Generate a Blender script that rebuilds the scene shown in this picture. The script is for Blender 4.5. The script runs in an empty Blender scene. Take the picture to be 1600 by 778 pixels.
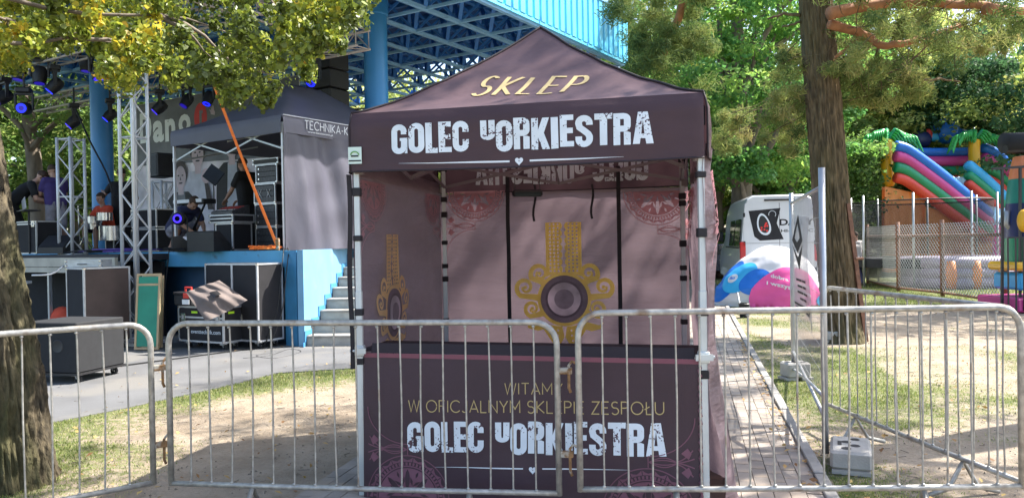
import bpy, bmesh, math, random
import numpy as np
from mathutils import Vector, Matrix, noise
from mathutils.geometry import tessellate_polygon
random.seed(7); np.random.seed(7)
SC = bpy.context.scene; COL = SC.collection
R = math.radians; PI = math.pi

# ---------------------------------------------------------------- camera
EYE = 1.65; FPX = 1200.0
PITCH = R(0.52); ROLL = R(1.0)
cd = bpy.data.cameras.new('camera'); cam = bpy.data.objects.new('camera', cd); COL.objects.link(cam)
cd.sensor_width = 36; cd.lens = 36 * FPX / 1600; cd.clip_start = 0.05; cd.clip_end = 3000
_F = Vector((0, math.cos(PITCH), -math.sin(PITCH)))
_U0 = Vector((0, math.sin(PITCH), math.cos(PITCH))); _X = Vector((1, 0, 0))
_R = _X * math.cos(ROLL) - _U0 * math.sin(ROLL); _U = _X * math.sin(ROLL) + _U0 * math.cos(ROLL)
cam.matrix_world = Matrix(((_R.x, _U.x, -_F.x, 0), (_R.y, _U.y, -_F.y, 0), (_R.z, _U.z, -_F.z, EYE), (0, 0, 0, 1)))
SC.camera = cam

# ---------------------------------------------------------------- world and sun
SUN_AZ = (0.935, 0.31); SUN_EL = R(51)
wd = bpy.data.worlds.new('World'); SC.world = wd; wd.use_nodes = True
nt = wd.node_tree; bg = nt.nodes['Background']
sky = nt.nodes.new('ShaderNodeTexSky'); sky.sky_type = 'NISHITA'; sky.sun_disc = False
sky.sun_elevation = SUN_EL; sky.sun_rotation = math.atan2(SUN_AZ[0], SUN_AZ[1])
sky.air_density = 1.0; sky.dust_density = 2.2; sky.ozone_density = 1.0
nt.links.new(sky.outputs[0], bg.inputs[0]); bg.inputs[1].default_value = 0.15
sl = bpy.data.lights.new('sun', 'SUN'); sun = bpy.data.objects.new('sun', sl); COL.objects.link(sun)
sl.energy = 5.0; sl.angle = R(0.55); sl.color = (1.0, 0.945, 0.86)
_a = math.hypot(*SUN_AZ)
SUND = Vector((SUN_AZ[0] / _a * math.cos(SUN_EL), SUN_AZ[1] / _a * math.cos(SUN_EL), math.sin(SUN_EL)))
sun.rotation_euler = SUND.to_track_quat('Z', 'Y').to_euler(); sun.location = (0, 0, 30)
SC.view_settings.view_transform = 'Standard'; SC.view_settings.look = 'None'
SC.view_settings.exposure = 1.6; SC.view_settings.gamma = 1
SC.render.engine = 'CYCLES'
SC.cycles.max_bounces = 6; SC.cycles.diffuse_bounces = 4; SC.cycles.transparent_max_bounces = 12

# ---------------------------------------------------------------- measuring the place from the photograph
def ray(px, py): return _F * FPX + _R * (px - 800) - _U * (py - 389)
def at(px, py, Y):
    d = ray(px, py); s = Y / d.y
    return Vector((d.x * s, Y, EYE + d.z * s))
def gr(px, py, z=0.0):
    d = ray(px, py); s = (z - EYE) / d.z
    return Vector((d.x * s, d.y * s, z))
def onplane(px, py, P, N):
    d = ray(px, py); o = Vector((0, 0, EYE)); s = (Vector(P) - o).dot(Vector(N)) / d.dot(Vector(N))
    return o + d * s

# ---------------------------------------------------------------- materials
MT = {}
def mat(name, col, rough=0.6, metal=0.0, var=0.12, scale=6.0, bump=0.0, bscale=None, trans=0.0, emit=None, es=1.0,
        col2=None, c2scale=3.0, c2lo=0.5, c2hi=0.62, coat=0.0, detail=4.0, attr=None, stretch=None, alpha=1.0):
    m = bpy.data.materials.new(name); m.use_nodes = True; MT[name] = m
    n = m.node_tree.nodes; l = m.node_tree.links; b = n['Principled BSDF']
    tc = n.new('ShaderNodeTexCoord'); src = tc.outputs['Object']
    if stretch:
        mp = n.new('ShaderNodeMapping'); mp.inputs['Scale'].default_value = stretch; l.new(src, mp.inputs[0]); src = mp.outputs[0]
    nz = n.new('ShaderNodeTexNoise'); nz.inputs['Scale'].default_value = scale; nz.inputs['Detail'].default_value = detail
    l.new(src, nz.inputs['Vector'])
    def C(c): return (c[0], c[1], c[2], 1)
    mr = n.new('ShaderNodeMapRange'); l.new(nz.outputs[0], mr.inputs[0])
    mr.inputs[1].default_value = 0.3; mr.inputs[2].default_value = 0.7
    mr.inputs[3].default_value = 1 - var; mr.inputs[4].default_value = 1 + var
    mx = n.new('ShaderNodeVectorMath'); mx.operation = 'SCALE'
    if attr:                                       # leaf colours: a ramp over a per-leaf number
        at_ = n.new('ShaderNodeAttribute'); at_.attribute_name = 'v'
        rp = n.new('ShaderNodeValToRGB'); e = rp.color_ramp.elements
        e[0].position = 0; e[0].color = C(attr[0]); e[1].position = 1; e[1].color = C(attr[-1])
        for k, c in enumerate(attr[1:-1]):
            q = e.new((k + 1) / (len(attr) - 1)); q.color = C(c)
        l.new(at_.outputs['Fac'], rp.inputs[0]); l.new(rp.outputs[0], mx.inputs[0])
    else:
        mx.inputs[0].default_value = col[:3]
    l.new(mr.outputs[0], mx.inputs['Scale']); out = mx.outputs[0]
    if col2:
        n2 = n.new('ShaderNodeTexNoise'); n2.inputs['Scale'].default_value = c2scale; n2.inputs['Detail'].default_value = 6
        l.new(src, n2.inputs['Vector'])
        m2 = n.new('ShaderNodeMapRange'); m2.inputs[1].default_value = c2lo; m2.inputs[2].default_value = c2hi
        l.new(n2.outputs[0], m2.inputs[0])
        mm = n.new('ShaderNodeMix'); mm.data_type = 'RGBA'; l.new(m2.outputs[0], mm.inputs[0])
        l.new(out, mm.inputs[6]); mm.inputs[7].default_value = C(col2); out = mm.outputs[2]
    l.new(out, b.inputs['Base Color'])
    b.inputs['Roughness'].default_value = rough; b.inputs['Metallic'].default_value = metal
    b.inputs['Coat Weight'].default_value = coat
    if emit:
        b.inputs['Emission Color'].default_value = C(emit); b.inputs['Emission Strength'].default_value = es
    if bump:
        nb = n.new('ShaderNodeTexNoise'); nb.inputs['Scale'].default_value = bscale or scale * 4; nb.inputs['Detail'].default_value = 6
        l.new(src, nb.inputs['Vector'])
        bp = n.new('ShaderNodeBump'); bp.inputs['Strength'].default_value = 1.0; bp.inputs['Distance'].default_value = bump
        l.new(nb.outputs[0], bp.inputs['Height']); l.new(bp.outputs[0], b.inputs['Normal'])
    o = n['Material Output']; sh = b.outputs[0]
    if trans:
        t = n.new('ShaderNodeBsdfTranslucent'); l.new(out, t.inputs[0]); ms = n.new('ShaderNodeMixShader')
        ms.inputs[0].default_value = trans; l.new(sh, ms.inputs[1]); l.new(t.outputs[0], ms.inputs[2]); sh = ms.outputs[0]
    if alpha < 1:
        t = n.new('ShaderNodeBsdfTransparent'); ms = n.new('ShaderNodeMixShader')
        ms.inputs[0].default_value = alpha; l.new(t.outputs[0], ms.inputs[1]); l.new(sh, ms.inputs[2]); sh = ms.outputs[0]
    l.new(sh, o.inputs[0])
    return m

mat('galv', (0.35, 0.34, 0.31), 0.48, 0.45, 0.28, 26, 0.0012, 70, col2=(0.19, 0.125, 0.08), c2scale=7, c2lo=0.60, c2hi=0.76)
mat('galv_clean', (0.46, 0.47, 0.48), 0.4, 0.6, 0.12, 8)
mat('rusty_steel', (0.20, 0.10, 0.065), 0.8, 0.1, 0.3, 14, 0.001, 50)
mat('rusty_bracket', (0.24, 0.135, 0.06), 0.85, 0.1, 0.35, 40, 0.001, 80, col2=(0.35, 0.33, 0.28), c2scale=20)
mat('alu', (0.66, 0.67, 0.69), 0.38, 0.25, 0.08, 6)
mat('alu_case', (0.50, 0.51, 0.53), 0.42, 0.55, 0.12, 9)
mat('tent_post', (0.50, 0.54, 0.54), 0.42, 0.25, 0.08, 7)
mat('truss_bar', (0.20, 0.17, 0.18), 0.55, 0.2, 0.1, 7)
mat('truss_dull', (0.40, 0.36, 0.33), 0.5, 0.25, 0.15, 7)
mat('black_strap', (0.012, 0.010, 0.013), 0.75, 0, 0.2, 20)
PUR = (0.105, 0.052, 0.070)
mat('tent_fabric', (0.180, 0.112, 0.122), 0.5, 0, 0.12, 2.2, 0.014, 3.0, trans=0.5)
mat('valance_fabric', (0.066, 0.034, 0.041), 0.6, 0, 0.12, 2.5, 0.010, 3.4, trans=0.26, stretch=(1, 1, 2))
mat('wall_fabric', (0.215, 0.158, 0.180), 0.5, 0, 0.14, 1.3, 0.05, 3.0, trans=0.42, stretch=(0.7, 0.7, 2.8))
mat('half_wall_fabric', (0.043, 0.020, 0.030), 0.55, 0, 0.14, 3.0, 0.012, 3.2, trans=0.08)
mat('piping', (0.016, 0.008, 0.012), 0.7, 0, 0.1, 8)
mat('pink_band', (0.17, 0.050, 0.072), 0.6, 0, 0.08, 5)
mat('pink_print', (0.64, 0.33, 0.36), 0.62, 0, 0.12, 9, trans=0.55)
mat('pink_print_faint', (0.44, 0.24, 0.27), 0.62, 0, 0.12, 9, trans=0.40)
mat('gold_text', (0.42, 0.32, 0.14), 0.6, 0, 0.12, 14)
mat('gold_print', (1.0, 0.72, 0.15), 0.4, 0, 0.14, 5, trans=0.38)
mat('gold_print_pale', (0.95, 0.68, 0.34), 0.55, 0, 0.15, 5, trans=0.6)
mat('pink_print_dark', (0.150, 0.058, 0.085), 0.62, 0, 0.12, 9)
mat('white_line', (0.62, 0.66, 0.70), 0.6, 0, 0.05, 8)
mat('speaker_rim', (0.24, 0.19, 0.22), 0.6, 0, 0.15, 12, trans=0.5)
mat('speaker_cone', (0.16, 0.12, 0.14), 0.5, 0, 0.25, 4, stretch=(1, 1, 5), trans=0.5)
mat('speaker_light', (0.75, 0.66, 0.70), 0.4, 0, 0.45, 4, trans=0.6)
mat('speaker_dark', (0.34, 0.28, 0.31), 0.6, 0, 0.25, 9, trans=0.5)
def letter_mat():                                    # white print with worn specks of the cloth colour
    m = mat('letter_white', (0.60, 0.66, 0.71), 0.6, 0, 0.07, 10)
    n = m.node_tree.nodes; l = m.node_tree.links; b = n['Principled BSDF']; src = b.inputs['Base Color'].links[0].from_socket
    tc = [x for x in n if x.type == 'TEX_COORD'][0].outputs['Object']
    a = n.new('ShaderNodeTexNoise'); a.inputs['Scale'].default_value = 75; a.inputs['Detail'].default_value = 3; l.new(tc, a.inputs[0])
    c = n.new('ShaderNodeTexNoise'); c.inputs['Scale'].default_value = 9; l.new(tc, c.inputs[0])
    ad = n.new('ShaderNodeMath'); ad.operation = 'ADD'; l.new(a.outputs[0], ad.inputs[0])
    ml = n.new('ShaderNodeMath'); ml.operation = 'MULTIPLY'; ml.inputs[1].default_value = 0.75; l.new(c.outputs[0], ml.inputs[0]); l.new(ml.outputs[0], ad.inputs[1])
    mr = n.new('ShaderNodeMapRange'); mr.inputs[1].default_value = 1.03; mr.inputs[2].default_value = 1.06; l.new(ad.outputs[0], mr.inputs[0])
    mm = n.new('ShaderNodeMix'); mm.data_type = 'RGBA'; l.new(mr.outputs[0], mm.inputs[0]); l.new(src, mm.inputs[6])
    mm.inputs[7].default_value = (0.07, 0.035, 0.05, 1); l.new(mm.outputs[2], b.inputs['Base Color'])
letter_mat()
mat('bark_linden', (0.072, 0.057, 0.034), 0.95, 0, 0.6, 30, 0.03, 34, col2=(0.065, 0.068, 0.02), c2scale=1.6, c2lo=0.46, c2hi=0.7, stretch=(1, 1, 0.42))
mat('bark_pine', (0.125, 0.088, 0.048), 0.92, 0, 0.5, 16, 0.025, 18, col2=(0.09, 0.08, 0.03), c2scale=1.2, c2lo=0.45, c2hi=0.7, stretch=(1, 1, 0.3))
mat('bark_orange', (0.36, 0.16, 0.075), 0.85, 0, 0.25, 7, 0.005, 20)
mat('bark_grey', (0.16, 0.13, 0.10), 0.92, 0, 0.3, 6, 0.01, 15, stretch=(1, 1, 0.3))
mat('linden_leaf', (0, 0, 0), 0.42, 0, 0.14, 30, trans=0.42,
    attr=[(0.075, 0.105, 0.018), (0.13, 0.17, 0.025), (0.22, 0.28, 0.035), (0.36, 0.38, 0.045), (0.56, 0.46, 0.04), (0.68, 0.38, 0.03)])
mat('leaf_bright', (0, 0, 0), 0.75, 0, 0.2, 3, trans=0.6, attr=[(0.07, 0.19, 0.06), (0.13, 0.31, 0.085), (0.22, 0.40, 0.08), (0.34, 0.46, 0.10)])
mat('leaf_mid', (0, 0, 0), 0.75, 0, 0.2, 3, trans=0.58, attr=[(0.06, 0.13, 0.035), (0.11, 0.20, 0.05), (0.20, 0.30, 0.07), (0.33, 0.38, 0.10)])
mat('leaf_dark', (0, 0, 0), 0.75, 0, 0.2, 3, trans=0.5, attr=[(0.03, 0.08, 0.035), (0.06, 0.14, 0.055), (0.11, 0.20, 0.07)])
mat('leaf_yellow', (0, 0, 0), 0.75, 0, 0.2, 3, trans=0.6, attr=[(0.16, 0.23, 0.06), (0.30, 0.37, 0.09), (0.46, 0.48, 0.14), (0.60, 0.58, 0.22)])
mat('needle', (0, 0, 0), 0.95, 0, 0.2, 4, trans=0.4, attr=[(0.06, 0.11, 0.035), (0.15, 0.21, 0.055), (0.28, 0.30, 0.09), (0.36, 0.29, 0.12)])
mat('grass_blade', (0, 0, 0), 0.6, 0, 0.2, 4, trans=0.4, attr=[(0.09, 0.14, 0.03), (0.17, 0.23, 0.05), (0.28, 0.32, 0.09), (0.42, 0.37, 0.17)])
mat('dry_leaf', (0, 0, 0), 0.8, 0, 0.2, 4, trans=0.1, attr=[(0.20, 0.10, 0.04), (0.36, 0.22, 0.07), (0.50, 0.36, 0.12)])
mat('paver', (0.27, 0.235, 0.205), 0.9, 0, 0.22, 3.5, 0.002, 60, col2=(0.33, 0.265, 0.205), c2scale=2.2)
mat('kerb', (0.27, 0.255, 0.235), 0.9, 0, 0.2, 6, 0.003, 60)
mat('concrete', (0.38, 0.365, 0.335), 0.88, 0, 0.14, 7, 0.003, 70)
mat('asphalt', (0.115, 0.117, 0.122), 0.92, 0, 0.18, 1.2, 0.003, 160, col2=(0.155, 0.15, 0.142), c2scale=0.9)
mat('stage_blue', (0.045, 0.22, 0.42), 0.55, 0, 0.14, 2.5, 0.002, 20, col2=(0.06, 0.13, 0.20), c2scale=4, c2lo=.62, c2hi=.75)
mat('stage_band', (0.10, 0.38, 0.62), 0.55, 0, 0.10, 2.5, 0.002, 20, col2=(0.07, 0.16, 0.24), c2scale=5, c2lo=.62, c2hi=.75)
mat('stage_navy', (0.025, 0.075, 0.15), 0.6, 0, 0.1, 2.5)
mat('cheek_blue', (0.15, 0.34, 0.52), 0.6, 0, 0.1, 2, 0.002, 20, col2=(0.20, 0.34, 0.45), c2scale=3, c2lo=.58, c2hi=.75)
mat('cheek_trim', (0.05, 0.22, 0.42), 0.6, 0, 0.06, 2)
mat('column_blue', (0.035, 0.22, 0.50), 0.38, 0, 0.06, 1.6)
mat('chord_blue', (0.22, 0.46, 0.72), 0.5, 0, 0.1, 3)
mat('web_blue', (0.03, 0.18, 0.52), 0.5, 0, 0.12, 3)
mat('deck_blue', (0.012, 0.07, 0.24), 0.6, 0, 0.15, 1)
mat('cladding_blue', (0.13, 0.54, 0.80), 0.35, 0, 0.06, 1.5)
mat('stage_floor', (0.045, 0.042, 0.045), 0.85, 0, 0.2, 2)
mat('plank_cream', (0.48, 0.44, 0.36), 0.8, 0, 0.15, 3)
mat('wood_pale', (0.50, 0.36, 0.21), 0.75, 0, 0.15, 5)
mat('green_board', (0.012, 0.24, 0.15), 0.5, 0, 0.12, 3, 0.004, 5)
mat('case_black', (0.013, 0.012, 0.015), 0.8, 0, 0.2, 5, 0.0008, 90)
mat('case_sunlit', (0.075, 0.052, 0.046), 0.8, 0, 0.15, 4, 0.0008, 90)
mat('black_plastic', (0.014, 0.014, 0.016), 0.5, 0, 0.2, 8)
mat('sub_grey', (0.015, 0.016, 0.019), 0.85, 0, 0.15, 12, 0.001, 120)
mat('grille', (0.02, 0.02, 0.023), 0.6, 0.3, 0.3, 80)
mat('chrome', (0.6, 0.6, 0.62), 0.2, 0.9, 0.1, 10)
mat('rack_unit', (0.05, 0.05, 0.055), 0.45, 0.2, 0.4, 24)
mat('grey_cloth', (0.155, 0.125, 0.115), 0.9, 0, 0.15, 4, 0.006, 6)
mat('tech_fabric', (0.125, 0.125, 0.16), 0.55, 0, 0.1, 1.6, 0.008, 2.2, trans=0.12)
mat('tech_wall', (0.100, 0.098, 0.128), 0.42, 0, 0.14, 1.2, 0.02, 2.0, trans=0.15, stretch=(1, 1, 0.6))
mat('orange_strap', (0.85, 0.19, 0.03), 0.65, 0, 0.12, 20)
mat('red_plastic', (0.62, 0.045, 0.03), 0.45, 0, 0.1, 8)
mat('red_print', (0.62, 0.03, 0.025), 0.6, 0, 0.1, 4)
mat('white_plastic', (0.72, 0.72, 0.72), 0.5, 0, 0.08, 6)
mat('white_paint', (0.58, 0.595, 0.61), 0.28, 0, 0.04, 2, coat=0.5)
mat('glass_dark', (0.03, 0.04, 0.045), 0.08, 0, 0.2, 2)
mat('tyre', (0.02, 0.02, 0.021), 0.85, 0, 0.2, 12)
mat('red_lens', (0.5, 0.015, 0.015), 0.2, 0, 0.1, 9)
mat('car_navy', (0.025, 0.04, 0.075), 0.25, 0.2, 0.08, 2, coat=0.6)
mat('lamp_violet', (0.03, 0.01, 0.3), 0.3, 0, 0.05, 5, emit=(0.05, 0.02, 1.0), es=.6)
mat('lamp_blue', (0.01, 0.02, 0.3), 0.3, 0, 0.05, 5, emit=(0.01, 0.02, 1.0), es=.75)
mat('lamp_dim', (0.02, 0.01, 0.1), 0.3, 0, 0.05, 5, emit=(0.04, 0.02, 0.8), es=0.15)
mat('banner_grey', (0.82, 0.79, 0.84), 0.7, 0, 0.25, 1.4, trans=0.5)
mat('banner_dark', (0.17, 0.175, 0.19), 0.7, 0, 0.25, 1.6)
mat('print_black', (0.02, 0.018, 0.02), 0.7, 0, 0.2, 5)
mat('print_hair', (0.05, 0.035, 0.035), 0.7, 0, 0.3, 8)
mat('print_skin', (0.85, 0.70, 0.73), 0.7, 0, 0.12, 3, trans=0.4)
mat('print_shirt', (0.74, 0.75, 0.82), 0.7, 0, 0.15, 3, trans=0.4)
mat('print_white', (0.85, 0.88, 0.88), 0.6, 0, 0.05, 3)
mat('skin', (0.42, 0.24, 0.17), 0.6, 0, 0.08, 12)
mat('hair_brown', (0.055, 0.03, 0.018), 0.8, 0, 0.3, 30)
mat('cloth_black', (0.012, 0.012, 0.014), 0.85, 0, 0.2, 8)
mat('cloth_purple', (0.055, 0.035, 0.15), 0.85, 0, 0.15, 8)
mat('cloth_orange', (0.60, 0.07, 0.03), 0.85, 0, 0.15, 8)
mat('cloth_grey', (0.24, 0.23, 0.27), 0.85, 0, 0.3, 9)
mat('cloth_navy', (0.03, 0.035, 0.09), 0.85, 0, 0.15, 8)
mat('cloth_white', (0.72, 0.68, 0.66), 0.85, 0, 0.08, 8)
mat('cable_black', (0.012, 0.012, 0.013), 0.6, 0, 0.1, 5)
mat('cable_violet', (0.09, 0.04, 0.30), 0.5, 0, 0.1, 5)
mat('inf_white', (0.66, 0.66, 0.69), 0.45, 0, 0.04, 2, 0.012, 3, trans=0.12)
mat('inf_pink', (0.80, 0.09, 0.34), 0.42, 0, 0.08, 2, 0.012, 3, trans=0.1)
mat('inf_blue', (0.015, 0.16, 0.62), 0.35, 0, 0.08, 2, 0.008, 3, trans=0.1)
mat('inf_sky', (0.05, 0.42, 0.78), 0.35, 0, 0.08, 2, 0.008, 3, trans=0.1)
mat('inf_green', (0.01, 0.26, 0.12), 0.35, 0, 0.08, 2, 0.008, 3)
mat('slide_white', (0.50, 0.72, 0.86), 0.3, 0, 0.3, 1.2)
mat('palm_light', (0.06, 0.42, 0.10), 0.35, 0, 0.08, 2)
mat('inf_red', (0.68, 0.06, 0.04), 0.35, 0, 0.08, 2, 0.008, 3)
mat('inf_yellow', (0.80, 0.42, 0.02), 0.35, 0, 0.08, 2, 0.008, 3)
mat('inf_orange', (0.72, 0.24, 0.06), 0.4, 0, 0.08, 2, 0.008, 3)
mat('inf_magenta', (0.55, 0.05, 0.24), 0.35, 0, 0.08, 2, 0.008, 3)
mat('inf_lilac', (0.33, 0.28, 0.36), 0.4, 0, 0.12, 2)
mat('teal', (0.02, 0.22, 0.17), 0.4, 0, 0.08, 2)
mat('navy', (0.015, 0.025, 0.11), 0.4, 0, 0.08, 2)
mat('ride_orange', (0.70, 0.22, 0.09), 0.4, 0, 0.08, 2)
mat('net_black', (0.02, 0.02, 0.022), 0.8, 0, 0.2, 6, alpha=0.42)
mat('notice_sheet', (0.50, 0.50, 0.50), 0.7, 0, 0.08, 3, alpha=0.62)
mat('soft_white', (0.66, 0.66, 0.66), 0.7, 0, 0.1, 6, alpha=0.75)
mat('sticker', (0.55, 0.66, 0.60), 0.6, 0, 0.06, 12)
mat('sticker_green', (0.10, 0.28, 0.05), 0.6, 0, 0.1, 12)
mat('lime', (0.45, 0.75, 0.02), 0.5, 0, 0.1, 12)

# ---------------------------------------------------------------- mesh building
class MB:
    def __init__(s): s.v = []; s.f = []
    def add(s, vs, fs):
        k = len(s.v); s.v.extend([tuple(p) for p in vs]); s.f.extend([tuple(i + k for i in f) for f in fs]); return s
    def box(s, x0, y0, z0, x1, y1, z1, bev=0.0):
        if bev <= 0:
            return s.add([(x0, y0, z0), (x1, y0, z0), (x1, y1, z0), (x0, y1, z0), (x0, y0, z1), (x1, y0, z1), (x1, y1, z1), (x0, y1, z1)],
                         [(0, 3, 2, 1), (4, 5, 6, 7), (0, 1, 5, 4), (1, 2, 6, 5), (2, 3, 7, 6), (3, 0, 4, 7)])
        b = min(bev, (x1 - x0) * .45, (y1 - y0) * .45, (z1 - z0) * .45)
        vs = []
        for z, i in ((z0, b), (z0 + b, 0), (z1 - b, 0), (z1, b)):
            a0, a1, c0, c1 = x0 + i, x1 - i, y0 + i, y1 - i; e = b - i if i == 0 else 0
            e = b if i == 0 else b * .4
            vs += [(a0 + e, c0, z), (a1 - e, c0, z), (a1, c0 + e, z), (a1, c1 - e, z), (a1 - e, c1, z), (a0 + e, c1, z), (a0, c1 - e, z), (a0, c0 + e, z)]
        fs = [tuple(range(7, -1, -1)), tuple(range(24, 32))]
        for k in range(3):
            for j in range(8):
                fs.append((k * 8 + j, k * 8 + (j + 1) % 8, k * 8 + 8 + (j + 1) % 8, k * 8 + 8 + j))
        return s.add(vs, fs)
    def bar(s, p, q, w, h=None, up=(0, 0, 1), n=None):
        """square (or n-sided round) bar from p to q"""
        p = Vector(p); q = Vector(q); d = (q - p)
        if d.length < 1e-6: return s
        d.normalize(); u = Vector(up)
        if abs(d.dot(u)) > .98: u = Vector((1, 0, 0)) if abs(d.x) < .9 else Vector((0, 1, 0))
        a = d.cross(u).normalized(); b = a.cross(d).normalized()
        if n:
            return s.tube([p, q], w, n)
        h = h or w; c = [(-w / 2, -h / 2), (w / 2, -h / 2), (w / 2, h / 2), (-w / 2, h / 2)]
        vs = [p + a * i + b * j for i, j in c] + [q + a * i + b * j for i, j in c]
        return s.add(vs, [(0, 3, 2, 1), (4, 5, 6, 7), (0, 1, 5, 4), (1, 2, 6, 5), (2, 3, 7, 6), (3, 0, 4, 7)])
    def tube(s, pts, r, n=8, caps=True, jit=0.0):
        pts = [Vector(p) for p in pts]; m = len(pts)
        rs = r if isinstance(r, (list, tuple)) else [r] * m
        k0 = len(s.v); prev = None
        for i, p in enumerate(pts):
            d = (pts[min(i + 1, m - 1)] - pts[max(i - 1, 0)])
            d = d.normalized() if d.length > 1e-9 else Vector((0, 0, 1))
            if prev is None:
                u = Vector((0, 0, 1)) if abs(d.z) < .9 else Vector((1, 0, 0))
                a = d.cross(u).normalized()
            else:
                a = (prev - d * prev.dot(d)); a = a.normalized() if a.length > 1e-6 else d.orthogonal().normalized()
            prev = a; b = d.cross(a)
            for j in range(n):
                t = 2 * PI * j / n; rr = rs[i] * (1 + (random.uniform(-jit, jit) if jit else 0))
                s.v.append(tuple(p + (a * math.cos(t) + b * math.sin(t)) * rr))
        for i in range(m - 1):
            for j in range(n):
                s.f.append((k0 + i * n + j, k0 + i * n + (j + 1) % n, k0 + (i + 1) * n + (j + 1) % n, k0 + (i + 1) * n + j))
        if caps:
            s.f.append(tuple(k0 + j for j in range(n - 1, -1, -1))); s.f.append(tuple(k0 + (m - 1) * n + j for j in range(n)))
        return s
    def lathe(s, prof, c=(0, 0, 0), n=20, axis='z'):
        k0 = len(s.v)
        for (r, z) in prof:
            for j in range(n):
                t = 2 * PI * j / n; x, y = r * math.cos(t), r * math.sin(t)
                p = {'z': (x, y, z), 'y': (x, z, y), 'x': (z, x, y)}[axis]
                s.v.append((c[0] + p[0], c[1] + p[1], c[2] + p[2]))
        for i in range(len(prof) - 1):
            for j in range(n):
                s.f.append((k0 + i * n + j, k0 + i * n + (j + 1) % n, k0 + (i + 1) * n + (j + 1) % n, k0 + (i + 1) * n + j))
        return s
    def ball(s, c, r, n=12, m=8, sc=(1, 1, 1)):
        pr = [(max(1e-4, math.sin(PI * i / m)), -math.cos(PI * i / m)) for i in range(m + 1)]
        k0 = len(s.v); s.lathe(pr, n=n)
        for k in range(k0, len(s.v)):
            x, y, z = s.v[k]; s.v[k] = (c[0] + x * r * sc[0], c[1] + y * r * sc[1], c[2] + z * r * sc[2])
        return s
    def grid(s, fn, nu, nv):
        k0 = len(s.v)
        for j in range(nv + 1):
            for i in range(nu + 1): s.v.append(tuple(fn(i / nu, j / nv)))
        for j in range(nv):
            for i in range(nu):
                a = k0 + j * (nu + 1) + i; s.f.append((a, a + 1, a + nu + 2, a + nu + 1))
        return s
    def poly(s, loops, fn=lambda x, y: (x, 0, y)):
        """filled 2-D outline(s), the first the outside, the rest holes"""
        if len(loops) > 2:
            cu = bpy.data.curves.new('tmp', 'CURVE'); cu.dimensions = '2D'; cu.fill_mode = 'BOTH'
            for lp in loops:
                sp_ = cu.splines.new('POLY'); sp_.points.add(len(lp) - 1); sp_.use_cyclic_u = True
                for i, p in enumerate(lp): sp_.points[i].co = (p[0], p[1], 0, 1)
            ob = bpy.data.objects.new('tmp', cu); COL.objects.link(ob); dg = bpy.context.evaluated_depsgraph_get(); dg.update()
            ev = ob.evaluated_get(dg); me = ev.to_mesh(); V = [v.co.copy() for v in me.vertices]; Fs = [tuple(p.vertices) for p in me.polygons]; ev.to_mesh_clear()
            bpy.data.objects.remove(ob); bpy.data.curves.remove(cu)
            return s.add([fn(v.x, v.y) for v in V], Fs)
        flat = [Vector((p[0], p[1], 0)) for lp in loops for p in lp]
        tris = tessellate_polygon([[Vector((p[0], p[1], 0)) for p in lp] for lp in loops])
        k0 = len(s.v); s.v.extend([tuple(fn(p.x, p.y)) for p in flat])
        for t in tris:
            a, b, c = [flat[i] for i in t]
            if (b - a).cross(c - a).z < 0: t = (t[0], t[2], t[1])
            s.f.append(tuple(k0 + i for i in t))
        return s
    def slab(s, pts, z0, z1):
        """a horizontal outline with thickness"""
        n = len(pts); ar = sum(pts[i][0] * pts[(i + 1) % n][1] - pts[(i + 1) % n][0] * pts[i][1] for i in range(n))
        if ar < 0: pts = pts[::-1]
        k = len(s.v); s.v += [(p[0], p[1], z0) for p in pts] + [(p[0], p[1], z1) for p in pts]
        tr = tessellate_polygon([[Vector((p[0], p[1], 0)) for p in pts]])
        for t in tr:
            a, b, c = [Vector((pts[i][0], pts[i][1], 0)) for i in t]
            if (b - a).cross(c - a).z < 0: t = (t[0], t[2], t[1])
            s.f.append(tuple(k + n + i for i in t)); s.f.append(tuple(k + i for i in reversed(t)))
        for i in range(n): s.f.append((k + i, k + (i + 1) % n, k + n + (i + 1) % n, k + n + i))
        return s
    def strip(s, pts, w, fn, closed=False):
        """a flat ribbon of constant width along a 2-D path (mitred)"""
        m = len(pts); L = []; 
        for i in range(m):
            if closed: a, b, c = pts[i - 1], pts[i], pts[(i + 1) % m]
            else: a, b, c = pts[max(i - 1, 0)], pts[i], pts[min(i + 1, m - 1)]
            d1 = Vector((b[0] - a[0], b[1] - a[1])); d2 = Vector((c[0] - b[0], c[1] - b[1]))
            if d1.length < 1e-9: d1 = d2
            if d2.length < 1e-9: d2 = d1
            d1 = d1.normalized(); d2 = d2.normalized(); t = d1 + d2
            t = t.normalized() if t.length > 1e-6 else d1
            nrm = Vector((-t.y, t.x)); k = 1 / max(.45, nrm.dot(Vector((-d1.y, d1.x))))
            ww = (w[i] if isinstance(w, list) else w) / 2 * k
            L.append(((b[0] + nrm.x * ww, b[1] + nrm.y * ww), (b[0] - nrm.x * ww, b[1] - nrm.y * ww)))
        k0 = len(s.v)
        for p, q in L: s.v.append(tuple(fn(*p))); s.v.append(tuple(fn(*q)))
        for i in range(m if closed else m - 1):
            a = k0 + 2 * i; b = k0 + 2 * ((i + 1) % m); s.f.append((a, a + 1, b + 1, b))
        return s
    def mesh(s, name, material, smooth=False):
        me = bpy.data.meshes.new(name); me.from_pydata(s.v, [], s.f); me.materials.append(MT[material])
        if smooth: me.polygons.foreach_set('use_smooth', [True] * len(me.polygons))
        me.update(); return me
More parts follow.
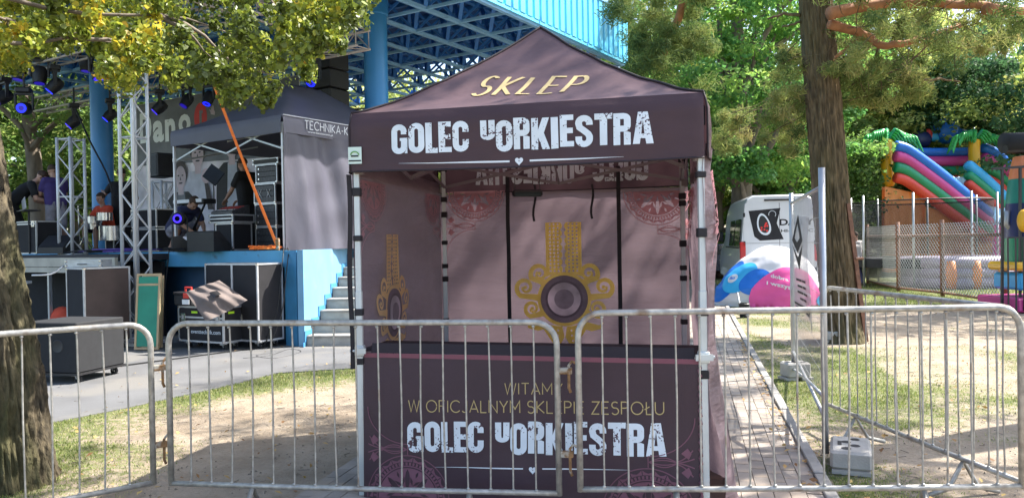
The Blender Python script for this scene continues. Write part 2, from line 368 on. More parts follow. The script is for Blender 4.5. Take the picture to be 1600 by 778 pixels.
    def build(s, name, material, parent=None, W=False, smooth=False, sa=None, kind=None):
        if W and parent is not None:
            Mi = rootmat(parent).inverted(); s.v = [tuple(Mi @ Vector(p)) for p in s.v]
        me = s.mesh(name, material, smooth or sa is not None)
        if sa is not None:
            me.set_sharp_from_angle(angle=R(sa))
        o = bpy.data.objects.new(name, me); COL.objects.link(o)
        if parent is not None: o.parent = parent
        if kind: o['kind'] = kind
        return o
RM = {}
def rootmat(o):
    while o.parent is not None: o = o.parent
    return RM.get(o.name, Matrix.Identity(4))
def tag(o, label, cat, group=None):
    o['label'] = label; o['category'] = cat
    if group: o['group'] = group
    return o
def thing(name, label, cat, loc=(0, 0, 0), rz=0.0, group=None):
    o = bpy.data.objects.new(name, None); COL.objects.link(o); o.location = loc; o.rotation_euler = (0, 0, rz)
    o.empty_display_size = 0.2; RM[o.name] = Matrix.Translation(loc) @ Matrix.Rotation(rz, 4, 'Z')
    return tag(o, label, cat, group)
def struct(o): o['kind'] = 'structure'; return o
def piece(name, me, parent, loc=(0, 0, 0), rot=(0, 0, 0), scale=None):
    o = bpy.data.objects.new(name, me); COL.objects.link(o); o.parent = parent; o.location = loc; o.rotation_euler = rot
    if scale: o.scale = scale
    return o
def dup(t, label, loc=None, rz=None):
    def cp(o, par):
        c = o.copy(); COL.objects.link(c); c.parent = par
        for ch in [x for x in o.children]: cp(ch, c)
        return c
    c = t.copy(); COL.objects.link(c)
    for ch in list(t.children): cp(ch, c)
    if loc is not None: c.location = loc
    if rz is not None: c.rotation_euler = (0, 0, rz)
    RM[c.name] = Matrix.Translation(c.location) @ Matrix.Rotation(c.rotation_euler.z, 4, 'Z')
    c['label'] = label; return c
def arc(cx, cy, r, a0, a1, n=10, ry=None):
    ry = ry or r
    return [(cx + r * math.cos(R(a0 + (a1 - a0) * i / n)), cy + ry * math.sin(R(a0 + (a1 - a0) * i / n))) for i in range(n + 1)]

# ---------------------------------------------------------------- lettering
def heavy(ch):
    """condensed poster letters; returns width and a list of ('s', path, closed) ribbons or ('p', loops)"""
    w = 0.19
    if ch == 'O': return .5, [('s', arc(.25, .75, .155, 0, 180, 10, .155) + arc(.25, .25, .155, 180, 360, 10, .155), True)]
    if ch == 'C': return .5, [('s', [(.405, .64)] + arc(.25, .75, .155, 0, 180) + arc(.25, .25, .155, 180, 360) + [(.405, .40)], False)]
    if ch == 'G': return .52, [('s', [(.405, .66)] + arc(.25, .75, .155, 0, 180) + arc(.25, .25, .155, 180, 360) + [(.405, .54)], False),
                               ('p', [[(.27, .44), (.309, .44), (.309, .54), (.27, .54)]]), ('p', [[(.43, .02), (.52, .02), (.52, .54), (.501, .54), (.501, .2)]])]
    if ch == 'U': return .42, [('s', [(.085, 1)] + [(.085, .45)] + arc(.21, .38, .12, 180, 360) + [(.335, .45), (.335, 1)], False)]
    if ch == 'L': return .37, [('p', [[(0, 0), (.37, 0), (.37, .17), (.2, .17), (.2, 1), (0, 1)]])]
    if ch == 'E': return .40, [('p', [[(0, 0), (.4, 0), (.4, .17), (.2, .17), (.2, .42), (.37, .42), (.37, .59), (.2, .59), (.2, .83), (.39, .83), (.39, 1), (0, 1)]])]
    if ch == 'I': return .23, [('p', [[(0.01, 0), (.22, .01), (.21, 1), (0, 1)]])]
    if ch == 'T': return .5, [('p', [[(.15, 0), (.36, 0), (.36, .82), (.5, .82), (.51, 1), (0, 1), (0, .81), (.15, .81)]])]
    if ch == 'K': return .54, [('p', [[(0, 0), (.2, 0), (.2, .38), (.33, 0), (.55, 0), (.37, .52), (.53, 1), (.33, 1), (.2, .62), (.2, 1), (0, 1)]])]
    if ch == 'R': return .5, [('p', [[(0, 0), (.19, 0), (.19, 1), (0, 1)]]),
                              ('s', [(.19, .905), (.27, .905)] + arc(.29, .80, .10, 90, 0, 5) + arc(.29, .61, .10, 0, -90, 5) + [(.19, .51)], False),
                              ('p', [[(.29, 0), (.48, 0), (.48, .38), (.40, .413), (.29, .413)]])]
    if ch == 'S': return .52, [('s', [(.41, .69), (.41, .74)] + arc(.255, .75, .155, 0, 180) + [(.13, .62), (.25, .52), (.37, .41)] + [(.41, .32)] + arc(.255, .25, .155, 0, -180) + [(.10, .34)], False)]
    if ch == 'A': return .56, [('p', [[(0, 0), (.19, 0), (.215, .17), (.345, .17), (.37, 0), (.57, 0), (.42, 1), (.15, 1)], [(.235, .31), (.325, .31), (.285, .76)]])]
    return .3, []
def heavy_text(words, x0, x1, z0, h, mb, fn, slope=0.0):
    rnd = random.Random(3); items = []; x = 0
    for ch in words:
        if ch == ' ': x += .33; continue
        small = ch == 'u'; w, sh = heavy(ch.upper()); items.append((x, small, sh, rnd.uniform(-.035, .035))); x += w + .035
    tot = x - .035; sx = (x1 - x0) / tot
    for xo, small, sh, dz in items:
        def g(a, b, xo=xo, dz=dz, small=small):
            if small: b = .24 + b * .76 + .02
            X = x0 + (xo + a) * sx; return fn(X, z0 + (b + dz) * h + slope * (X - x0))
        for it in sh:
            if it[0] == 's': mb.strip(it[1], .19, g, it[2])
            else: mb.poly(it[1], g)
    return mb
THIN = {
 'W': (.95, [[(0, 1), (.22, 0), (.475, 1), (.73, 0), (.95, 1)]]), 'I': (.05, [[(.02, 0), (.02, 1)]]), 'T': (.62, [[(0, 1), (.62, 1)], [(.31, .955), (.31, 0)]]),
 'A': (.72, [[(0, 0), (.36, 1), (.72, 0)], [(.16, .3), (.56, .3)]]), 'M': (.78, [[(0, 0), (0, 1), (.39, .3), (.78, 1), (.78, 0)]]),
 'Y': (.66, [[(0, 1), (.33, .45), (.66, 1)], [(.33, .42), (.33, 0)]]), 'O': (.9, [arc(.45, .5, .45, 0, 352, 26, .5)]),
 'F': (.5, [[(.48, 1), (0, 1), (0, 0)], [(.05, .53), (.42, .53)]]), 'C': (.78, [arc(.45, .5, .45, 42, 318, 20, .5)]),
 'J': (.42, [[(.4, 1), (.4, .22)] + arc(.2, .2, .2, 0, -160, 6)]), 'L': (.48, [[(0, 1), (0, 0), (.48, 0)]]),
 'N': (.68, [[(0, 0), (0, 1), (.68, 0), (.68, 1)]]), 'S': (.56, [arc(.28, .75, .25, 40, 250, 12) + arc(.28, .25, .27, 75, -150, 14)]),
 'K': (.6, [[(0, 0), (0, 1)], [(.58, 1), (.05, .5), (.6, 0)]]), 'E': (.52, [[(.52, 1), (0, 1), (0, 0), (.52, 0)], [(.05, .52), (.46, .52)]]),
 'P': (.54, [[(0, 0), (0, 1), (.28, 1)] + arc(.28, .75, .25, 90, -90, 8) + [(.05, .5)]]), 'Z': (.58, [[(0, 1), (.58, 1), (0, 0), (.58, 0)]]),
 'Ł': (.5, [[(.04, 1), (.04, 0), (.5, 0)], [(-.1, .38), (.28, .62)]]), 'U': (.64, [[(0, 1), (0, .3)] + arc(.32, .32, .32, 180, 360, 10) + [(.64, 1)]]),
 'D': (.68, [[(0, 0), (0, 1), (.25, 1)] + arc(.25, .5, .43, 90, -90, 10, .5) + [(0, 0)]]), 'H': (.66, [[(0, 0), (0, 1)], [(.66, 0), (.66, 1)], [(.05, .52), (.61, .52)]]),
 'B': (.56, [[(0, 0), (0, 1), (.26, 1)] + arc(.28, .76, .24, 90, -90, 6) + [(.05, .52)], [(.05, .48)] + arc(.28, .24, .26, 90, -90, 6, .24) + [(.05, 0)]]),
 '-': (.3, [[(0, .42), (.3, .42)]]), '.': (.06, [[(.03, 0), (.03, .1)]]),
}
def thin_text(txt, x0, x1, z0, h, mb, fn, w=.085, sub=1, gap=.22, space=.42, only=None):
    x = 0; it = []; wi = 0
    for ch in txt:
        if ch == ' ': x += space; wi += 1; continue
        wd_, st = THIN[ch]; it.append((x, st, wi)); x += wd_ + gap
    sx = (x1 - x0) / (x - gap)
    for xo, st, wi in it:
        if only is not None and wi != only: continue
        for path in st:
            if sub > 1:
                q = [path[0]]
                for a, b in zip(path, path[1:]): q += [(a[0] + (b[0] - a[0]) * k / sub, a[1] + (b[1] - a[1]) * k / sub) for k in range(1, sub + 1)]
                path = q
            P = [(x0 + (xo + p[0]) * sx, z0 + p[1] * h) for p in path]
            mb.strip(P, w * h, fn)
    return mb
def font_text(txt, mb, fn, x0, x1, z0, z1, bold=0.0, shear=0.0):
    """Blender's own built-in letters, turned into flat mesh and fitted in a rectangle"""
    cu = bpy.data.curves.new('text', 'FONT'); cu.body = txt; cu.offset = bold; cu.shear = shear; cu.resolution_u = 3
    ob = bpy.data.objects.new('text', cu); COL.objects.link(ob); dg = bpy.context.evaluated_depsgraph_get()
    dg.update(); me = ob.evaluated_get(dg).to_mesh(); V = [v.co.copy() for v in me.vertices]; Fs = [tuple(p.vertices) for p in me.polygons]
    ob.evaluated_get(dg).to_mesh_clear(); bpy.data.objects.remove(ob); bpy.data.curves.remove(cu)
    if not V: return mb
    ax, bx = min(v.x for v in V), max(v.x for v in V); ay, by = min(v.y for v in V), max(v.y for v in V)
    mb.add([fn(x0 + (v.x - ax) / (bx - ax) * (x1 - x0), z0 + (v.y - ay) / max(1e-6, by - ay) * (z1 - z0)) for v in V], Fs)
    return mb
# ---------------------------------------------------------------- leaves by the thousand
def leaf_mesh(name, P, N, S, V, material, shape='diamond'):
    """P centres, N normals, S sizes, V colour numbers (numpy) -> one mesh"""
    n = len(P); N = N / np.linalg.norm(N, axis=1, keepdims=True)
    A = np.cross(N, np.random.normal(size=(n, 3))); A /= np.linalg.norm(A, axis=1, keepdims=True) + 1e-9; B = np.cross(N, A)
    if shape == 'diamond': sh = [(-.5, 0, 0), (0, -.3, .08), (.5, 0, 0), (0, .3, .08)]
    elif shape == 'needle': sh = [(-.5, -.03, 0), (.5, -.05, 0), (.5, .05, .03), (-.5, .03, 0)]
    elif shape == 'blade': sh = [(-.5, -.04, 0), (-.5, .04, 0), (.5, 0, .1)]
    else: sh = [(-.5, 0, 0), (-.42, -.27, .04), (-.1, -.42, .07), (.25, -.25, .04), (.55, 0, -.05), (.25, .25, .04), (-.1, .42, .07), (-.42, .27, .04)]
    k = len(sh); sh = np.array(sh)
    co = (P[:, None, :] + S[:, None, None] * (sh[None, :, 0, None] * A[:, None, :] + sh[None, :, 1, None] * B[:, None, :] + sh[None, :, 2, None] * N[:, None, :])).reshape(-1, 3)
    me = bpy.data.meshes.new(name); me.vertices.add(n * k); me.vertices.foreach_set('co', co.astype(np.float32).ravel())
    me.loops.add(n * k); me.loops.foreach_set('vertex_index', np.arange(n * k, dtype=np.int32))
    me.polygons.add(n); me.polygons.foreach_set('loop_start', np.arange(0, n * k, k, dtype=np.int32))
    me.update(calc_edges=True)
    a = me.attributes.new('v', 'FLOAT', 'POINT'); a.data.foreach_set('value', np.repeat(V, k).astype(np.float32))
    me.materials.append(MT[material]); return me
def meshobj(name, me, parent=None, kind=None):
    o = bpy.data.objects.new(name, me); COL.objects.link(o)
    if parent is not None: o.parent = parent
    if kind: o['kind'] = kind
    return o
def clumps(C, Rad, n, flat=.6, size=.12, up=.5):
    """leaves gathered round clump centres C (m,3) with radii Rad (m,)"""
    m = len(C); idx = np.random.randint(0, m, n); d = np.random.normal(size=(n, 3)); d /= np.linalg.norm(d, axis=1, keepdims=True)
    rr = np.random.rand(n) ** .45; off = d * (rr * Rad[idx])[:, None]; off[:, 2] *= flat
    P = C[idx] + off; N = d * .6 + np.random.normal(size=(n, 3)) * .55; N[:, 2] += up
    S = size * np.random.uniform(.6, 1.25, n)
    return P, N, S, idx
# ================================================================ ground
def randomise(name, lo=0.75, hi=1.25):
    """every separate stone or board of this material gets its own shade"""
    m = MT[name]; n = m.node_tree.nodes; l = m.node_tree.links; b = n['Principled BSDF']; src = b.inputs['Base Color'].links[0].from_socket
    oi = n.new('ShaderNodeObjectInfo'); a = n.new('ShaderNodeAttribute'); a.attribute_name = 'v'
    ad = n.new('ShaderNodeMath'); ad.operation = 'ADD'; l.new(oi.outputs['Random'], ad.inputs[0]); l.new(a.outputs['Fac'], ad.inputs[1])
    fr = n.new('ShaderNodeMath'); fr.operation = 'FRACT'; l.new(ad.outputs[0], fr.inputs[0])
    mr = n.new('ShaderNodeMapRange'); mr.inputs[3].default_value = lo; mr.inputs[4].default_value = hi; l.new(fr.outputs[0], mr.inputs[0])
    s = n.new('ShaderNodeVectorMath'); s.operation = 'SCALE'; l.new(src, s.inputs[0]); l.new(mr.outputs[0], s.inputs['Scale']); l.new(s.outputs[0], b.inputs['Base Color'])
randomise('paver', .78, 1.2); randomise('kerb', .85, 1.12)

EDGE = [(-14, 5.2), (-4.6, 7.1), (-4.07, 7.88), (-3.87, 8.26), (-3.45, 9.08), (-3.1, 9.97), (-2.14, 10.26), (-.6, 10.6), (.4, 10.8)]
def edge_dist(x, y):
    """metres in front of the asphalt edge"""
    best = 9
    for (a, b), (c, d) in zip(EDGE, EDGE[1:]):
        t = ((x - a) * (c - a) + (y - b) * (d - b)) / ((c - a) ** 2 + (d - b) ** 2); t = min(1, max(0, t))
        best = min(best, math.hypot(x - a - t * (c - a), y - b - t * (d - b)))
    return best
KO = Vector((2.04, 5.29, 0)); KE = Vector((2.6, 11.21, 0)).normalized(); KN = Vector((KE.y, -KE.x, 0))
def kerb_t(x, y):
    p = Vector((x, y, 0)) - KO; return p.dot(KE), -p.dot(KN)        # along, left of the kerb
def gdens(x, y):
    n1 = noise.noise(Vector((x * .7, y * .55, 3.1))); n2 = noise.noise(Vector((x * 2.3, y * 2.0, 8.7))); n3 = noise.noise(Vector((x * .22, y * .3, 1.7)))
    s, t = kerb_t(x, y)
    if t > 0:                                                       # left of the kerb
        if y < 11.5:
            d = edge_dist(x, y); g = 1.15 - d / 1.1 + n1 * .8 + n2 * .35
            if x < -2.6 and y < 6.6: g = max(g, .25 + n1 * .9 + (-x - 2.6) * .25)
            return max(0, min(1, g))
        return 1.0
    g = .42 + n1 * .75 + n2 * .35 + n3 * .5
    if y > 6.5 and t > -1.5: g += .35
    if 11.5 < y < 16.5 and x > 4.2: g -= .55
    if y > 17: g += .55
    if y < 6 : g -= .15
    return max(0, min(1, g))
xs = [-500, -200, -80, -40, -24] + list(np.arange(-15, 20.01, .17)) + [26, 40, 80, 200, 500]
ys = [-60, -20, -5] + list(np.arange(2.4, 32, .17)) + [40, 60, 120, 300, 900]
X_, Y_ = np.meshgrid(xs, ys); nx, ny = len(xs), len(ys)
co = np.stack([X_, Y_, np.zeros_like(X_)], -1).reshape(-1, 3)
me = bpy.data.meshes.new('ground'); ii = np.arange(nx * ny).reshape(ny, nx)
q = np.stack([ii[:-1, :-1], ii[:-1, 1:], ii[1:, 1:], ii[1:, :-1]], -1).reshape(-1, 4)
gv = np.array([gdens(x, y) for x, y, _ in co]); 
for i, (x, y, _) in enumerate(co):
    if -15 < x < 20 and 2.4 < y < 32: co[i, 2] = noise.noise(Vector((x * .8, y * .8, 0))) * .012 - .006 - (.004 if kerb_t(x, y)[1] > 0 else 0)
    else: co[i, 2] = -.006
co[:, 2] = np.minimum(co[:, 2], .0)
me.vertices.add(len(co)); me.vertices.foreach_set('co', co.astype(np.float32).ravel())
me.loops.add(q.size); me.loops.foreach_set('vertex_index', q.astype(np.int32).ravel()); me.polygons.add(len(q)); me.polygons.foreach_set('loop_start', np.arange(0, q.size, 4, dtype=np.int32))
me.update(calc_edges=True); a = me.attributes.new('g', 'FLOAT', 'POINT'); a.data.foreach_set('value', gv.astype(np.float32))
def ground_mat():
    m = bpy.data.materials.new('ground'); m.use_nodes = True; MT['ground'] = m; n = m.node_tree.nodes; l = m.node_tree.links; b = n['Principled BSDF']
    tc = n.new('ShaderNodeTexCoord').outputs['Object']
    def nz(s, d=6):
        x = n.new('ShaderNodeTexNoise'); x.inputs['Scale'].default_value = s; x.inputs['Detail'].default_value = d; x.inputs['Roughness'].default_value = .65; l.new(tc, x.inputs[0]); return x.outputs[0]
    def mix(f, a, c):
        x = n.new('ShaderNodeMix'); x.data_type = 'RGBA'
        if isinstance(f, float): x.inputs[0].default_value = f
        else: l.new(f, x.inputs[0])
        for k, v in ((6, a), (7, c)):
            if isinstance(v, tuple): x.inputs[k].default_value = (*v, 1)
            else: l.new(v, x.inputs[k])
        return x.outputs[2]
    def rng(v, a, c, lo=0., hi=1.):
        x = n.new('ShaderNodeMapRange'); l.new(v, x.inputs[0]); x.inputs[1].default_value = a; x.inputs[2].default_value = c; x.inputs[3].default_value = lo; x.inputs[4].default_value = hi; return x.outputs[0]
    dirt = mix(rng(nz(2.2), .38, .62), (0.225, 0.178, 0.128), (0.315, 0.258, 0.195)); dirt = mix(rng(nz(38, 3), .55, .72), dirt, (0.22, 0.16, 0.10))
    dirt = mix(rng(nz(9, 4), .60, .70), dirt, (0.27, 0.21, 0.15))
    gra = mix(rng(nz(5), .35, .65), (0.10, 0.125, 0.038), (0.17, 0.172, 0.065)); gra = mix(rng(nz(60, 2), .5, .7), gra, (0.05, 0.065, 0.02))
    at_ = n.new('ShaderNodeAttribute'); at_.attribute_name = 'g'
    ad = n.new('ShaderNodeMath'); ad.operation = 'ADD'; l.new(at_.outputs['Fac'], ad.inputs[0]); l.new(rng(nz(14, 5), .3, .7, -.45, .45), ad.inputs[1])
    l.new(mix(rng(ad.outputs[0], .35, .8), dirt, gra), b.inputs['Base Color']); b.inputs['Roughness'].default_value = .95
    bp = n.new('ShaderNodeBump'); bp.inputs['Distance'].default_value = .02; l.new(nz(30), bp.inputs['Height']); l.new(bp.outputs[0], b.inputs['Normal'])
ground_mat(); me.materials.append(MT['ground'])
struct(meshobj('ground', me))

# grass blades where the turf grows
pts = []; rnd = random.Random(11)
while len(pts) < 95000:
    y = 4.6 + 24 * rnd.random() ** 2.0; x = (rnd.random() * 1.5 - .72) * y
    s, t = kerb_t(x, y)
    if (t > -.12 and t < 3.5) or (t > 0 and y > 10.2): continue
    if t > 0 and edge_dist(x, y) < .02: continue
    # behind the asphalt edge there is no turf
    if t > 0:
        beyond = False
        for (a, b), (c, d) in zip(EDGE, EDGE[1:]):
            if a <= x <= c and y > b + (d - b) * (x - a) / (c - a): beyond = True
        if beyond: continue
    g = gdens(x, y)
    if rnd.random() < g ** 2.2: pts.append((x, y, g))
P = np.array(pts); n = len(P); S = np.random.uniform(.010, .030, n) * (0.7 + P[:, 1] * .05) * (.6 + P[:, 2] * .5)
A = np.stack([P[:, 0], P[:, 1], np.full(n, -.006)], 1); th = np.random.rand(n) * 2 * PI; lean = np.random.normal(size=(n, 2)) * .45
w = S * .16; side = np.stack([np.cos(th), np.sin(th), np.zeros(n)], 1) * w[:, None]
tip = A + np.stack([lean[:, 0] * S, lean[:, 1] * S, S], 1)
co = np.stack([A - side, A + side, tip], 1).reshape(-1, 3); me = bpy.data.meshes.new('grass'); me.vertices.add(3 * n); me.vertices.foreach_set('co', co.astype(np.float32).ravel())
me.loops.add(3 * n); me.loops.foreach_set('vertex_index', np.arange(3 * n, dtype=np.int32)); me.polygons.add(n); me.polygons.foreach_set('loop_start', np.arange(0, 3 * n, 3, dtype=np.int32)); me.update(calc_edges=True)
a = me.attributes.new('v', 'FLOAT', 'POINT'); a.data.foreach_set('value', np.repeat(np.clip(np.random.rand(n) * .9 + .15 - P[:, 2] * .15, 0, 1), 3).astype(np.float32)); me.materials.append(MT['grass_blade'])
tag(meshobj('grass', me, kind='stuff'), 'short patchy grass growing on the sandy ground', 'grass')
# fallen leaves
L = []
while len(L) < 1100:
    y = 4.6 + 16 * rnd.random() ** 1.6; x = (rnd.random() * 1.5 - .75) * y; L.append((x, y, .012 if kerb_t(x, y)[1] > 0 else .004))
for k in range(160):
    s = rnd.uniform(-.5, 7); p = KO + KE * s - KN * abs(rnd.gauss(.03, .07)); L.append((p.x, p.y, .045))
L = np.array(L); N = np.random.normal(size=L.shape) * .3; N[:, 2] += 1
o = meshobj('fallen_leaves', leaf_mesh('fallen_leaves', L + np.array([0, 0, .012]), N, np.random.uniform(.03, .065, len(L)), np.random.rand(len(L)), 'dry_leaf'), kind='stuff')
tag(o, 'dry yellow leaves fallen on the ground and along the kerb', 'leaves')

# pebbles, bits of bark and twigs trodden into the sand
mb = MB(); k = 0
while k < 1500:
    y = 4.6 + 9 * rnd.random() ** 1.5; x = (rnd.random() * 1.5 - .75) * y; s_, t_ = kerb_t(x, y)
    if -.1 < t_ < 3.4 or (t_ > 0 and y > 10): continue
    r = rnd.uniform(.003, .011); k += 1
    if k % 4: mb.add([(x - r, y, -.004), (x, y - r, -.004), (x + r * 1.2, y, -.004), (x, y + r * .8, -.004), (x, y, r * .8)], [(0, 1, 4), (1, 2, 4), (2, 3, 4), (3, 0, 4)])
    else:
        a = rnd.random() * 6.28; mb.bar((x, y, .002), (x + math.cos(a) * r * 9, y + math.sin(a) * r * 9, .006), .004)
tag(mb.build('pebbles', 'bark_grey', kind='stuff'), 'small pebbles and broken twigs trodden into the sand', 'pebbles')
# asphalt square in front of the stage
sq = MB().slab(EDGE + [(1.6, 16), (3.0, 30), (-20, 30), (-20, 5.0)], -.05, .004)
struct(sq.build('asphalt_square', 'asphalt'))
gu = MB()
for (a, b) in (((128, 581), (430, 541)),):
    p, q_ = gr(*a), gr(*b); gu.bar(p + Vector((0, 0, .012)), q_ + Vector((0, 0, .012)), .035, .02)
tag(gu.build('ground_cable', 'cable_black'), 'black cable lying across the asphalt in front of the flight cases', 'cable')

# paved path with kerb
def kp(s, t, z=0.0): p = KO + KE * s - KN * t; return Vector((p.x, p.y, z))
path = MB().slab([kp(-4.5, 0), kp(26, 0), kp(26, 3.3), kp(-4.5, 3.3)], -.04, .012).build('path', 'paver'); struct(path)
pm = MB().box(-.0475, -.0975, 0, .0475, .0975, .022).mesh('paver', 'paver')
ang = math.atan2(-KE.x, KE.y); near = []; rest = []
for i in range(33):
    for j in range(-16, 100):
        s = j * .2 + (.1 if i % 2 else 0); t = .05 + i * .1; p = kp(s, t, .0)
        vis = (t < 1.15 and -.45 < s < 4.9) or (t > 2.75 and -.15 < s < 1.3)
        if p.y > 25 or (p.y < 4.2): continue
        (near if vis else rest).append((s, t))
near.sort(key=lambda a: (kp(*a)).length); rest += near[300:]; near = near[:300]
for s, t in near:
    piece('paver', pm, path, kp(s, t, .012 + random.uniform(-.0015, .0025)), (random.uniform(-.012, .012), random.uniform(-.012, .012), ang + random.uniform(-.02, .02)))
mb = MB(); vv = []
ca, sa_ = math.cos(ang), math.sin(ang)
for s, t in rest:
    c = kp(s, t, .012); h = .022 + random.uniform(-.0015, .002); k = [(-.0475, -.0975), (.0475, -.0975), (.0475, .0975), (-.0475, .0975)]
    b = [(c.x + x * ca - y * sa_, c.y + x * sa_ + y * ca) for x, y in k]
    mb.add([(x, y, .012) for x, y in b] + [(x, y, .012 + h) for x, y in b], [(4, 5, 6, 7), (0, 1, 5, 4), (1, 2, 6, 5), (2, 3, 7, 6), (3, 0, 4, 7)]); vv += [random.random()] * 8
o = mb.build('paver', 'paver', path, kind='stuff'); a = o.data.attributes.new('v', 'FLOAT', 'POINT'); a.data.foreach_set('value', vv)
km = MB().box(-.04, -.495, -.05, .04, .495, .055, .006).mesh('kerbstone', 'kerb')
kb = struct(MB().slab([kp(-4.5, -.008), kp(26, -.008), kp(26, -.072), kp(-4.5, -.072)], -.05, .01).build('kerb', 'kerb'))
for j in range(-3, 25): piece('kerbstone', km, kb, kp(j + .4, -.04, random.uniform(-.004, .006)), (0, 0, ang + random.uniform(-.006, .006)))

# ================================================================ stage (its own axes: x to the right along the front, y to the back)
C0 = Vector((-3.52, 12.6, 0)); SZ = 1.58; SA = math.atan2(-.5315, .847)
def S2W(x, y, z=0.0): return Vector((C0.x + .847 * x + .5315 * y, C0.y - .5315 * x + .847 * y, z))
def W2S(p): dx, dy = p[0] - C0.x, p[1] - C0.y; return Vector((.847 * dx - .5315 * dy, .5315 * dx + .847 * dy, p[2] if len(p) > 2 else 0))
stage = thing('stage', 'raised blue concrete stage with a light blue band along its front edge', 'stage', C0, SA)
MB().slab([(-15, .1), (-.03, .1), (-1.60, 3.2), (-.01, 4.05), (-.01, 10), (-15, 10)], 1.40, SZ).build('stage_floor', 'stage_floor', stage)
MB().box(-15, .30, 0, -.30, .45, 1.40).build('front_wall', 'stage_navy', stage)
MB().box(-15, .0, 1.30, -.283, .30, 1.575).build('edge_band', 'stage_band', stage)
MB().box(-.28, -.03, 0, -.003, .09, 1.572).build('corner_pier', 'stage_blue', stage)
MB().box(-.5, 4.0, 0, -.002, 10, 1.398).build('side_wall', 'stage_blue', stage)
# stairs beside the stage, turned a little
ST = Vector((-3.41, 12.52, 0)); SRZ = R(-4.5)
cheek = thing('stage_staircase', 'grey stone steps rising beside the pale blue wall of the stage', 'stairs', ST, SRZ)
MB().box(-.10, 0.0, 0, 0.0, 3.6, 1.579).build('cheek_wall', 'cheek_blue', cheek)
zz = [(0.0, 0.0), (0.08, 0.0)]
for k in range(9): zz += [(0.08 + .35 * k, .175 * (k + 1)), (0.08 + .35 * (k + 1), .175 * (k + 1))]
trim = MB()
for (a, b), (c, d) in zip(zz, zz[1:]):
    if a == c: trim.box(.001, a - .09, b + .075, .012, a, d + .075)
    else: trim.box(.0015, a - .09, b + .002, .0125, c - .09, b + .075)
trim.build('stepped_trim', 'cheek_trim', cheek)
for k in range(9):
    MB().box(.013, .08 + .35 * k, .0, 2.6, 3.6 if k == 8 else .08 + .35 * (k + 1), .175 * (k + 1) - .035).build('riser', 'concrete', cheek)
    MB().box(.013, .055 + .35 * k, .175 * (k + 1) - .035, 2.6, .08 + .35 * (k + 1), .175 * (k + 1), .006).build('step', 'kerb', cheek)

# scaffold platform in front of the left half of the stage
pf = thing('scaffold_platform', 'low temporary platform with cream painted edge boards on the left of the stage', 'platform', S2W(0, 0), SA)
MB().box(-9.4, -1.0, 1.44, -3.45, -.02, 1.55).build('deck', 'stage_floor', pf)
MB().box(-9.4, -1.06, 1.33, -3.45, -1.003, 1.50).build('edge_board', 'plank_cream', pf)
MB().box(-9.4, -1.05, 1.22, -3.45, -1.01, 1.32).build('edge_board', 'plank_cream', pf)
for k in range(6): MB().box(-9.3 + k * 1.15, -1.0, 0, -9.24 + k * 1.15, -.94, 1.43).build('post', 'galv_clean', pf)
MB().box(-9.4, -.12, 0, -3.5, -.06, 1.40).build('dark_backing', 'cloth_black', pf)  # plain black sheet closing the underside behind the posts

# ---------------------------------------------------------------- roof
roof = thing('stage_roof', 'big blue space frame canopy roof over the stage with ribbed light blue fascia', 'roof', C0, SA)
RX0, RX1, RY0, RY1, RZ, RT, MOD = -15.2, 1.0, -3.4, 11.0, 6.5, 7.35, 1.2
nxr, nyr = 13, 12; dx = (RX1 - RX0) / nxr; dy = (RY1 - RY0) / nyr
cy_ = MB().box(-.05, 0, -.035, .05, RY1 - RY0, .035).mesh('bottom_chord', 'chord_blue'); cx_ = MB().box(0, -.032, -.030, RX1 - RX0, .032, .030).mesh('cross_chord', 'chord_blue')
for i in range(nxr + 1): piece('bottom_chord', cy_, roof, (RX0 + i * dx, RY0, RZ))
for j in range(nyr + 1): piece('cross_chord', cx_, roof, (RX0, RY0 + j * dy, RZ + .008))
wb = MB()
for i in range(nxr):
    for j in range(nyr):
        top = (RX0 + (i + .5) * dx, RY0 + (j + .5) * dy, RT)
        for a in (0, 1):
            for b in (0, 1):
                wb.bar((RX0 + (i + a) * dx, RY0 + (j + b) * dy, RZ), top, .085, .05)
wb.build('web_member', 'web_blue', roof, kind='stuff')
tb = MB()
for i in range(nxr): tb.box(RX0 + (i + .5) * dx - .06, RY0, RT, RX0 + (i + .5) * dx + .06, RY1, RT + .12)
for j in range(nyr): tb.box(RX0, RY0 + (j + .5) * dy - .055, RT + .01, RX1, RY0 + (j + .5) * dy + .055, RT + .115)
tb.build('top_chord', 'web_blue', roof, kind='stuff')
hg = MB()                                                           # plates at the lower joints
for i in range(nxr + 1):
    for j in range(nyr + 1):
        x, y = RX0 + i * dx, RY0 + j * dy; hg.box(x - .11, y - .008, RZ + .03, x + .11, y + .008, RZ + .2)
hg.build('joint_plate', 'web_blue', roof, kind='stuff')
MB().box(RX0 - .1, RY0 - .1, RT + .13, RX1 + .03, RY1 + .15, RT + .2).build('deck', 'deck_blue', roof)
